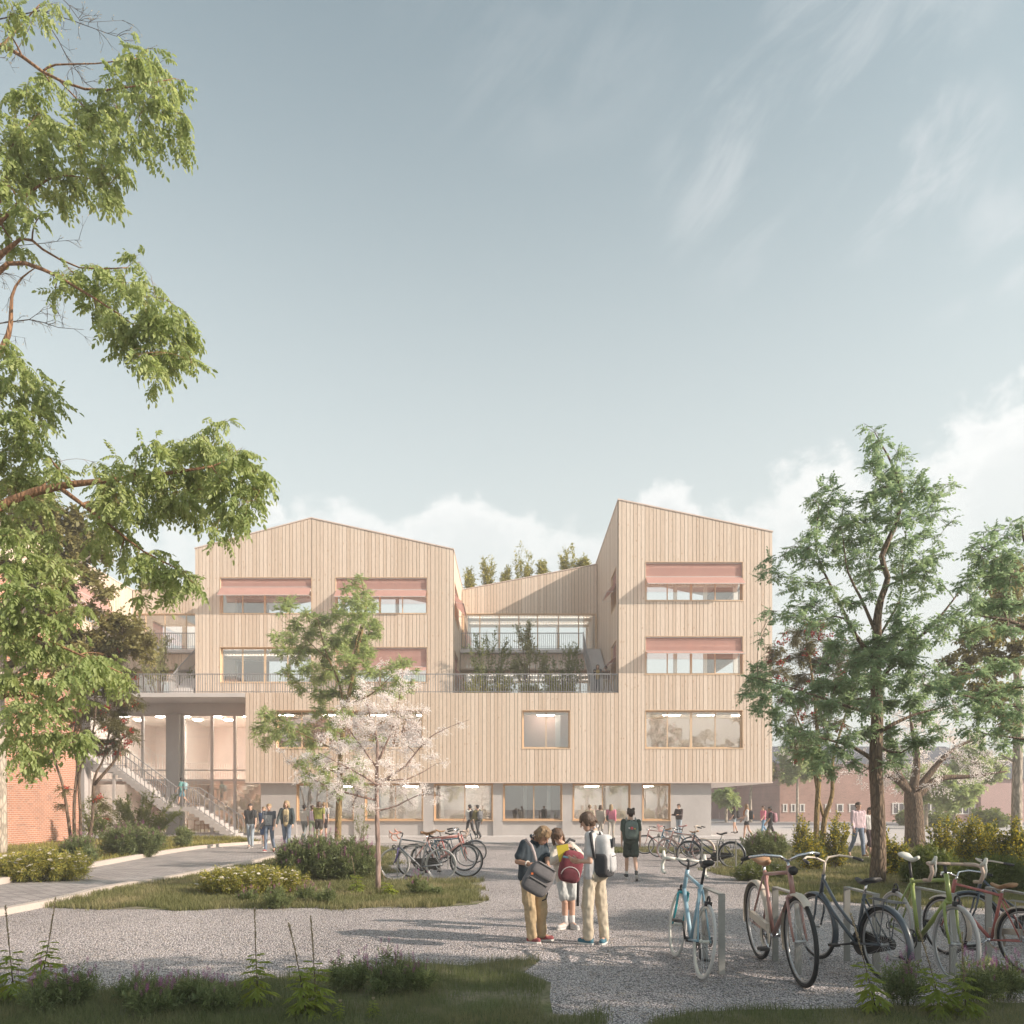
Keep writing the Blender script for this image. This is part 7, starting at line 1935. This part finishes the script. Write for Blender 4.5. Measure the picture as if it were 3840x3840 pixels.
P_ = MB(); pc = JR['wriL'] + Vector((-.115, .07, .035)); P_.obox(pc, Vector((-.07, .01, .012)), Vector((.005, .035, .004)), Vector((.002, 0, .005)))
tag(P_.build('phone', plain('blue_phone_case', (.12, .36, .42), .4), None, pc), 'light blue phone held by the boy in the pale polo', 'phone')
f = J['fwd']; c = j(1238, 765, -.05)
BW, BK = cl((.44, .44, .45)), cl((.045, .045, .05))
sL = [j(1105, 500, -.10), j(1085, 520, -.19), j(1100, 640, -.22), j(1120, 760, -.20), j(1150, 850, -.12)]; sR = [j(1150, 500, .14), j(1120, 510, .22), j(1120, 640, .26), j(1150, 800, .2)]
bp = backpack('white and black school backpack on the back of the boy in the pale polo', c, (.93, -.42, .05), (-.10, 0, 1), .30, .50, .20, BW, BW, [sL, sR], strapmat=BK)
for nm, cc, hw, hd, hh, m in (('bag_base', c - Vector((0, 0, .19)), .148, .101, .066, BK), ('side_pocket', c + Vector((-.06, -.12, -.10)), .035, .085, .13, BK)):
    b = MB(); o_ = Vector((.93, -.42, 0)).normalized(); rounded(b, cc, Vector((-o_.y, o_.x, 0)) * -hw, o_ * hd, Vector((0, 0, hh)), .5); b.build(nm, m, bp, c, True)
b = MB(); o_ = Vector((.93, -.42, .05)).normalized(); q0 = c + o_ * .112 + Vector((0, 0, .15)); b.obox(q0, Vector((.42, .93, 0)) * .045, o_ * .006, Vector((0, 0, .055))); b.build('patch', BK, bp, c)

j = jb(9.25)
J = settle(dict(head=j(548, 545, -.10), neck=j(462, 588, .0), shR=j(352, 640, -.14), shL=j(545, 640, .10), elbR=j(268, 835, -.16), elbL=j(600, 805, .02), wriR=j(415, 868, -.34), wriL=j(606, 868, -.20),
    hipR=j(362, 985, -.06), hipL=j(490, 985, .06), kneR=j(408, 1340, -.10), kneL=j(535, 1335, .02), ankR=j(428, 1640, -.04), ankL=j(535, 1600, .10), toeR=j(500, 1712, -.08), toeL=j(645, 1655, .10),
    fwd=Vector((.72, -.69, 0)), hfwd=Vector((.66, -.48, -.60)), hup=Vector((.48, -.30, .82)), handR=Vector((.9, -.15, .05)), handL=Vector((.55, -.45, -.6)), hnR=Vector((0, -.5, .85)), hnL=Vector((.5, .1, .8)), curlR=.7, curlL=.45))
JL = J
figure('boy with sandy hair in a navy polo and tan trousers bending over his grey bag', J, dict(s=.92, fine=True, voxel=.009, skin=1, top=NAVY, bottom=KH2, shoe=cl((.25, .07, .075)), hair='sandy', hst='bowl', wide=.012, collar=NAVY, hem=1.03, loose=.006), 'three boys standing on the gravel')
c = j(500, 1035, -.46); GR, GR2 = cl((.155, .145, .15)), cl((.11, .105, .11))
bp = backpack('grey two-pocket backpack held open in front of the boy in the navy polo', c, (.12, -1, .18), (.50, .0, .86), .33, .36, .17, GR, GR2, [[j(365, 590, -.20), j(425, 660, -.32), j(455, 740, -.38), j(475, 830, -.44)]], pocket=False, strapmat=cl((.36, .30, .29)))
o_ = Vector((.12, -1, .18)).normalized(); u_ = Vector((.5, 0, .86)); u_ = (u_ - o_ * u_.dot(o_)).normalized(); s_ = o_.cross(u_)
for k, (a, e) in enumerate(((.10, .0), (-.10, .0))):
    b = MB(); rounded(b, c + u_ * a + o_ * .075, s_ * .145, o_ * .045, u_ * .085, .5); b.build('pocket', GR if k == 0 else GR2, bp, c, True)
    b = MB(); b.tube([c + u_ * (a + .06) + o_ * .122 + s_ * x for x in (-.12, -.04, .04, .12)], .006, 5); b.build('zip', P_DARKPLASTIC, bp, c, True)
b = MB(); b.box(c + o_ * .125 + s_ * .10 + Vector((-.012, 0, -.005)), c + o_ * .13 + s_ * .10 + Vector((.012, .006, .018))); b.build('tab', plain('orange_tab', (.7, .16, .04), .6), bp, c)
b = MB(); b.tube([j(590, 1130, -.44), j(605, 1190, -.44), j(585, 1255, -.42), j(545, 1270, -.40)], .008, 5); b.build('strap', BK, bp, c, True)
b = MB(); b.torus((0, 0, 0), .032, .007, 16, 6, 'z'); w_ = JL['wriR'].lerp(JL['elbR'], .22); fd = (JL['wriR'] - JL['elbR']).normalized(); b.xf(Matrix.Translation(w_) @ fd.to_track_quat('Z', 'Y').to_matrix().to_4x4())
tag(b.build('bracelet', plain('pale_beads', (.6, .58, .54), .5), None, w_, True), 'pale beaded bracelet on the wrist of the boy in the navy polo', 'bracelet')

j = jb(10.28)
J = settle(dict(head=j(716, 556, -.06), neck=j(765, 640, .0), shR=j(690, 690, .02), shL=j(868, 665, .05), elbR=j(650, 835, -.06), elbL=j(975, 765, -.08), wriR=j(752, 775, -.26), wriL=j(868, 662, -.28),
    hipR=j(768, 1010, .0), hipL=j(880, 1010, .0), kneR=j(798, 1285, -.03), kneL=j(875, 1280, -.02), ankR=j(800, 1505, .0), ankL=j(880, 1505, .02), toeR=j(725, 1560, -.12), toeL=j(935, 1575, -.12),
    fwd=Vector((-.10, -1, 0)), hfwd=Vector((.22, -.80, -.55)), hup=Vector((-.25, -.45, .85)), handR=Vector((.8, -.2, .3)), handL=Vector((-1, -.1, -.02)), hnR=Vector((0, -.9, .3)), hnL=Vector((0, -.6, .8)), curlR=.6, curlL=.7))
JM = J
figure('boy in a cream shirt and pale shorts facing the camera with a red backpack', J, dict(s=.90, fine=True, voxel=.009, skin=0, top=BEIGE, sleeve='long', bottom=PALE, bkind='short', wide=.022, shoe=cl((.48, .46, .45)), socks=cl((.62, .62, .62)), hair='brown', hst='bob', hem=1.02, loose=.008), 'three boys standing on the gravel')
c = j(865, 890, -.36); RD, RD2 = cl((.20, .045, .06)), cl((.13, .03, .042))
bp = backpack('dark red backpack with a piped front pocket held by the boy in the cream shirt', c, (.05, -1, -.05), (.22, 0, 1), .30, .42, .19, RD, RD2, [[j(905, 605, -.05), j(850, 585, -.14), j(800, 640, -.2)], [j(955, 960, -.30), j(945, 1100, -.28), j(940, 1330, -.28)]], pocket=False, strapmat=BK)
o_ = Vector((.05, -1, -.05)).normalized(); u_ = Vector((.22, 0, 1)).normalized(); s_ = o_.cross(u_)
b = MB(); rounded(b, c - u_ * .10 + o_ * .085 - s_ * .0, s_ * .115, o_ * .03, u_ * .09, .6); b.build('pocket', RD2, bp, c, True)
b = MB(); b.tube([c + o_ * .105 + s_ * .12 * math.cos(a) + u_ * (-.11 + .115 * math.sin(a)) for a in [math.pi * k / 10 for k in range(11)]], .006, 5); b.build('piping', plain('pale_piping', (.55, .50, .50), .6), bp, c, True)
b = MB(); fc = j(782, 738, -.40); u2 = Vector((-.17, 0, 1)).normalized(); b.obox(fc, Vector((1, 0, .17)).normalized() * .075, Vector((0, .008, 0)), u2 * .105)
tag(b.build('folder', plain('yellow_card', (.62, .50, .05), .6), None, fc), 'yellow folder being slid into the dark red backpack', 'folder')

# ---- everyone else
def pl(px, d): return (px - 1920) / FPX * d
JEANS = cl((.17, .21, .28)); LJEANS = cl((.30, .35, .40)); DK = cl((.045, .045, .05)); WHT = cl((.62, .60, .58)); GY = cl((.36, .35, .36)); PK = cl((.60, .20, .27)); OLV = cl((.25, .26, .07))
def printed(name, base, ink, cz, hw=.13, hh=.17, sc=26):
    """shirt cloth with a block print on the chest (object space)"""
    m, n = new_mat(name); x, y, z = n.sep(n.obj())
    blk = n.m('LESS_THAN', n.m('ABSOLUTE', z - cz), hh) * n.m('LESS_THAN', n.m('ABSOLUTE', x), hw) * n.m('LESS_THAN', y, .0)
    v = n.vor(n.comb(x, 0.0, z), sc, 'F1', 'Distance', .6); c = n.mix(blk * n.ss(v, .30, .36) , base, ink)
    finish(n, principled(n, c, .9)); return m
F_CAM, F_AWAY, F_LEFT, F_RIGHT = math.pi, 0.0, math.pi / 2, -math.pi / 2
SH1, SH2, SH3 = cl((.14, .13, .13)), cl((.30, .07, .07)), cl((.20, .22, .24))
WALK = 'young men walking up the path'
_, Jm = walker('man in a dark short-sleeved shirt and light jeans, leftmost on the path', pl(939, 29), 29, F_CAM + .1, 1.66, dict(top=cl((.05, .052, .055)), bottom=LJEANS, shoe=SH1, hair='black', collar=DK), .16, 1, arms=(.1, .35), elb=(.2, 1.9), group=WALK)
worn_pack('black backpack slung behind the leftmost man on the path', Jm, .28, .40, .16, DK, DK)
_, Jm = walker('man in a printed grey tee-shirt and jeans carrying folders on the path', pl(1009, 26.6), 26.6, F_CAM, 1.66, dict(top=printed('printed_grey_tee', (.11, .125, .15), (.38, .39, .40), 1.14), bottom=JEANS, shoe=SH2, hair='blond'), .20, -1, arms=(.1, .15), elb=(.3, .6), group=WALK)
fo = empty('folders', Jm['wriR'] + Vector((.0, -.04, -.05)), 'bundle of dark folders in the hand of the man in the grey tee', 'folders')
for k in range(3): MB().obox(fo.location + Vector((.018 * k, .0, .01 * k)), Vector((.007, 0, 0)), Vector((.02, .13, .03)), Vector((.05, -.03, .13))).build('folder', (DK, cl((.4, .38, .36)), DK)[k], fo, fo.location)
walker('girl in a blue skirt half hidden behind the man in the grey tee', pl(990, 29.5), 29.5, F_CAM - .1, 1.55, dict(top=cl((.09, .14, .26)), bottom=cl((.10, .16, .30)), bkind='skirt', shoe=SH3, hair='sandy', hst='tail'), .15, 1, group=WALK)
walker('long-haired man in an open dark hooded jacket and jeans gesturing on the path', pl(1075, 26.4), 26.4, F_CAM - .05, 1.76, dict(top=cl((.055, .07, .075)), sleeve='long', inner=printed('printed_sand_tee', (.50, .40, .24), (.10, .09, .08), 1.2, .07, .13, 30), bottom=JEANS, shoe=SH3, hair='blond', hst='wavy', hood=True), .14, 1, arms=(.15, .25), elb=(.35, .2), abd=.26, group=WALK)
G4 = 'group of four seen from behind at the foot of the ash tree'
walker('boy in a white shirt and grey jeans, left in the group seen from behind', pl(1142, 34.0), 34.0, -.25, 1.66, dict(top=WHT, bottom=cl((.22, .24, .25)), shoe=SH1, hair='black', face=False), .30, 1, group=G4)
walker('boy in a lilac-sleeved tee half hidden in the group seen from behind', pl(1172, 35.2), 35.2, -.1, 1.60, dict(top=cl((.40, .32, .42)), bottom=cl((.20, .25, .18)), shoe=SH1, hair='brown', face=False), .15, -1, group=G4)
walker('long-haired boy in an olive tee and dark knee shorts in the group of four', pl(1196, 33.8), 33.8, .15, 1.76, dict(top=OLV, bottom=cl((.07, .06, .055)), bkind='short', wide=.02, shoe=SH1, hair='brown', hst='wavy', face=False), .14, 1, group=G4)
walker('boy in a grey tee and dark shorts, right in the group of four', pl(1214, 35.5), 35.5, .1, 1.74, dict(top=GY, bottom=cl((.06, .05, .055)), bkind='short', wide=.02, shoe=SH1, hair='sandy', face=False), .18, -1, group=G4)
_, Jm = walker('student in a white shirt and cap with a dark backpack by the ground floor windows', pl(1762, 37.2), 37.2, F_LEFT - .9, 1.66, dict(top=WHT, bottom=DK, shoe=cl((.5, .5, .5)), hair='black', face=False), .28, 1)
worn_pack('dark backpack of the student in the white shirt', Jm, .28, .42, .16, DK, DK)
_, Jm = walker('student in a dark jacket with a grey backpack by the ground floor windows', pl(1791, 36.8), 36.8, F_LEFT - .9, 1.64, dict(top=cl((.16, .14, .06)), sleeve='long', bottom=DK, shoe=DK, hair='black', face=False), .25, -1)
worn_pack('grey backpack of the student in the dark jacket', Jm, .28, .42, .17, cl((.16, .16, .17)), cl((.12, .12, .13)))
walker('woman in a beige coat with a shoulder bag walking past the windows', pl(2252, 37.0), 37.0, -.3, 1.62, dict(top=cl((.40, .36, .31)), sleeve='long', bottom=cl((.42, .38, .33)), shoe=SH1, hair='brown', hst='wavy', face=False, hem=1.15), .2, 1)
_, Jm = walker('blond woman in a pink sweater walking past the windows', pl(2292, 36.6), 36.6, -.25, 1.66, dict(top=PK, sleeve='long', bottom=cl((.40, .37, .32)), shoe=SH1, hair='blond', hst='long', face=False), .22, -1)
c = Jm['hipL'] + Vector((-.10, -.06, .12)); bg = empty('shoulder_bag', c, 'dark shoulder bag of the woman in the pink sweater', 'bag'); b = MB(); rounded(b, c, Vector((.05, 0, 0)), Vector((0, .14, 0)), Vector((0, 0, .14)), .5); b.build('bag', DK, bg, c, True)
MB().tube([c + Vector((0, 0, .12)), Jm['shL'].lerp(Jm['neck'], .4) + Vector((0, -.08, -.02)), Jm['shL'].lerp(Jm['neck'], .5) + Vector((0, 0, .06)), c + Vector((0, .1, .12))], .012, 5).build('strap', DK, bg, c, True)
walker('person with a hair bun in a tan coat behind the boy in the pale polo', pl(2212, 38.0), 38.0, -.2, 1.62, dict(top=cl((.42, .36, .27)), sleeve='long', bottom=cl((.42, .37, .28)), shoe=SH1, hair='sandy', hst='bun', face=False, hem=1.1), .15, 1)
_, Jm = walker('girl with two hair buns in a dark green tee and skirt walking away', pl(2366, 17.0), 17.0, -.05, 1.56, dict(top=cl((.06, .085, .07)), bottom=cl((.045, .06, .05)), bkind='skirt', shoe=cl((.06, .06, .06)), socks=cl((.55, .53, .52)), hair='dark', hst='buns', face=False, voxel=.010), .30, 1, arms=(.1, -.1), elb=(.1, .1))
worn_pack('grey-green backpack with round badges on the girl with hair buns', Jm, .29, .40, .15, cl((.14, .18, .165)), cl((.12, .155, .14)), .9, badge=[(.02, .12, .034, plain('red_badge', (.62, .10, .11), .5)), (.02, .12, .018, plain('white_badge', (.7, .66, .64), .5)), (-.2, .09, .016, plain('yellow_badge', (.6, .42, .1), .5)), (.22, .13, .018, MATS['white_badge'])], strapmat=cl((.30, .33, .32)))
walker('man in a dark brown jacket and jeans standing by the bare concrete wall', pl(2546, 38.6), 38.6, F_LEFT + .7, 1.70, dict(top=cl((.055, .04, .04)), sleeve='long', bottom=LJEANS, shoe=SH1, hair='dark'), .03, 1, arms=(.35, .35), elb=(1.3, 1.3))
RG = 'students with backpacks crossing the plaza'
def rwalk(label, px, d, yaw, H, o, pack, stride, ph, **kw):
    _, J_ = walker(label, pl(px, d), d, yaw, H, o, stride, ph, group=RG, **kw)
    if pack: worn_pack(pack[0], J_, .29, .42, .17, pack[1], pack[2])
rwalk('girl in a black top and denim shorts, leftmost crossing the plaza', 2754, 43.5, F_LEFT - .2, 1.52, dict(top=DK, bottom=cl((.30, .38, .44)), bkind='mini', shoe=DK, hair='dark', hst='long'), ('black backpack of the girl in denim shorts', DK, DK), .10, 1, z=.03)
rwalk('girl in a white tee and black shorts crossing the plaza', 2800, 34.4, F_LEFT - .15, 1.64, dict(top=WHT, bottom=DK, bkind='mini', shoe=cl((.6, .6, .6)), hair='sandy', hst='long'), ('dark backpack with orange trim of the girl in the white tee', cl((.06, .06, .065)), cl((.45, .16, .05))), .20, -1, z=.03, arms=(.3, .1), elb=(.9, .6))
rwalk('girl in a black top and cropped leggings striding across the plaza', 2888, 33.6, F_LEFT - .1, 1.60, dict(top=cl((.05, .045, .05)), bottom=DK, bkind='capri', shoe=cl((.3, .2, .16)), hair='black', hst='bun', skin=1), ('pink patterned backpack of the striding girl', cl((.52, .28, .32)), cl((.40, .16, .22))), .42, 1, z=.03)
rwalk('person in a pink top and blue jeans behind the striding girl', 2862, 40.5, F_LEFT + .3, 1.56, dict(top=PK, bottom=cl((.16, .28, .42)), shoe=DK, hair='brown'), None, .25, 1, z=.03)
CP = 'couple walking hand in hand behind the rough trunk'
walker('smiling man in a pink shirt and blue jeans walking with a woman', pl(3218, 23.9), 23.9, F_CAM + .15, 1.71, dict(top=cl((.60, .46, .50)), sleeve='long', bottom=JEANS, shoe=cl((.22, .12, .07)), hair='dark', collar=cl((.60, .46, .50))), .24, 1, arms=(-.05, .05), elb=(.2, .25), group=CP)
walker('woman in a white blouse and dark capri trousers beside the rough trunk', pl(3262, 25.0), 25.0, F_CAM + .2, 1.56, dict(top=cl((.60, .57, .55)), bottom=cl((.07, .045, .05)), bkind='capri', shoe=cl((.40, .26, .2)), hair='dark', hst='tail'), .26, -1, group=CP)
_, Jm = walker('girl in a teal tee and denim shorts on the landing of the concrete stair', -17.0, 39.55, F_LEFT, 1.48, dict(top=cl((.12, .30, .29)), bottom=cl((.09, .19, .24)), bkind='short', shoe=DK, hair='black', hst='bob'), .28, 1, z=1.582, head=(0, -.3))
worn_pack('light blue backpack of the girl on the stair landing', Jm, .28, .38, .16, cl((.28, .42, .46)), cl((.24, .37, .42)), .85)
walker('woman in a black jacket and ochre top coming down to the podium terrace', pl(2241, 40.7), 40.7, F_CAM, 1.62, dict(top=DK, sleeve='long', inner=cl((.36, .24, .08)), bottom=cl((.09, .10, .11)), shoe=DK, hair='brown', hst='long'), .22, 1, z=7.452, arms=(.5, .5), elb=(1.4, 1.4))
walker('person in a brown jacket and tan trousers on the podium terrace by the stair', pl(2272, 40.9), 40.9, -.4, 1.58, dict(top=cl((.12, .085, .07)), sleeve='long', bottom=cl((.40, .33, .25)), shoe=DK, hair='dark', face=False), .25, -1, z=7.452)

# ------------------------------------------------------------------ tables and chairs inside the hall
M_CHAIR = plain('chair_wood', (.42, .25, .13), .5, var=.1)
def table(x, y, lab):
    c = Vector((x, y, .09)); r = empty('table', c, lab, 'table', 'tables inside the hall')
    MB().box((x - .8, y - .4, .80), (x + .8, y + .4, .835)).build('tabletop', M_WHITE, r, c)
    for sx in (-.7, .7):
        for sy in (-.32, .32): MB().bar((x + sx, y + sy, .09), (x + sx * .9, y + sy * .9, .80), .04, .04).build('leg', M_WHITE, r, c)
def chair(x, y, rz, lab):
    r = empty('chair', (x, y, .09), lab, 'chair', 'wooden chairs inside the hall', rz)
    MB().box((-.22, -.21, .42), (.22, .21, .46)).build('seat', M_CHAIR, r)
    b = MB(); b.tube([(-.23, .0, .66), (-.21, .16, .70), (-.1, .23, .73), (.1, .23, .73), (.21, .16, .70), (.23, 0, .66)], .022, 6); b.build('backrest', M_CHAIR, r, None, True)
    for sx in (-.19, .19):
        for sy in (-.18, .18): MB().tube([(sx * 1.1, sy * 1.15, 0), (sx, sy, .42 if sy < 0 else .70)], .017, 5).build('leg', M_CHAIR, r, None, True)
for px, d, lab in ((715, 44.5, 'white table behind the stair foot in the hall'), (870, 44.8, 'white table at the right end of the hall'), (560, 44.2, 'white table behind the leafy shrub in the hall'), (480, 44.6, 'white table at the left of the hall')): table(pl(px, d), d, lab)
for i, (px, d, rz, lab) in enumerate(((748, 43.8, 3.0, 'wooden chair in front of the stair-foot table'), (785, 44.4, 1.4, 'wooden chair right of the stair-foot table'), (690, 45.2, -1.2, 'wooden chair behind the stair-foot table'), (835, 44.2, -1.5, 'wooden chair left of the rightmost hall table'), (600, 43.6, .4, 'wooden chair right of the table behind the shrub'), (520, 43.7, 2.9, 'wooden chair left of the table behind the shrub'), (625, 44.6, 1.6, 'wooden chair next to the hall column'), (450, 43.9, 2.6, 'wooden chair at the leftmost hall table'))):
    chair(pl(px, d), d, rz, lab)
# ------------------------------------------------------------------ the pale evening air
def haze():
    m, n = new_mat('haze_air')
    v = n.node('ShaderNodeVolumePrincipled', {'Color': (1.0, .93, .895), 'Density': HAZE, 'Anisotropy': .1})
    n.node('ShaderNodeOutputMaterial', {'Volume': v.outputs[0]})
    o = MB().box((-70, -25, -1.05), (75, 122, 21)).build('haze', m)
    tag(o, 'thin pale sunlit haze filling the air around the school', 'haze', kind='stuff')
HAZE = 0.0027
haze()
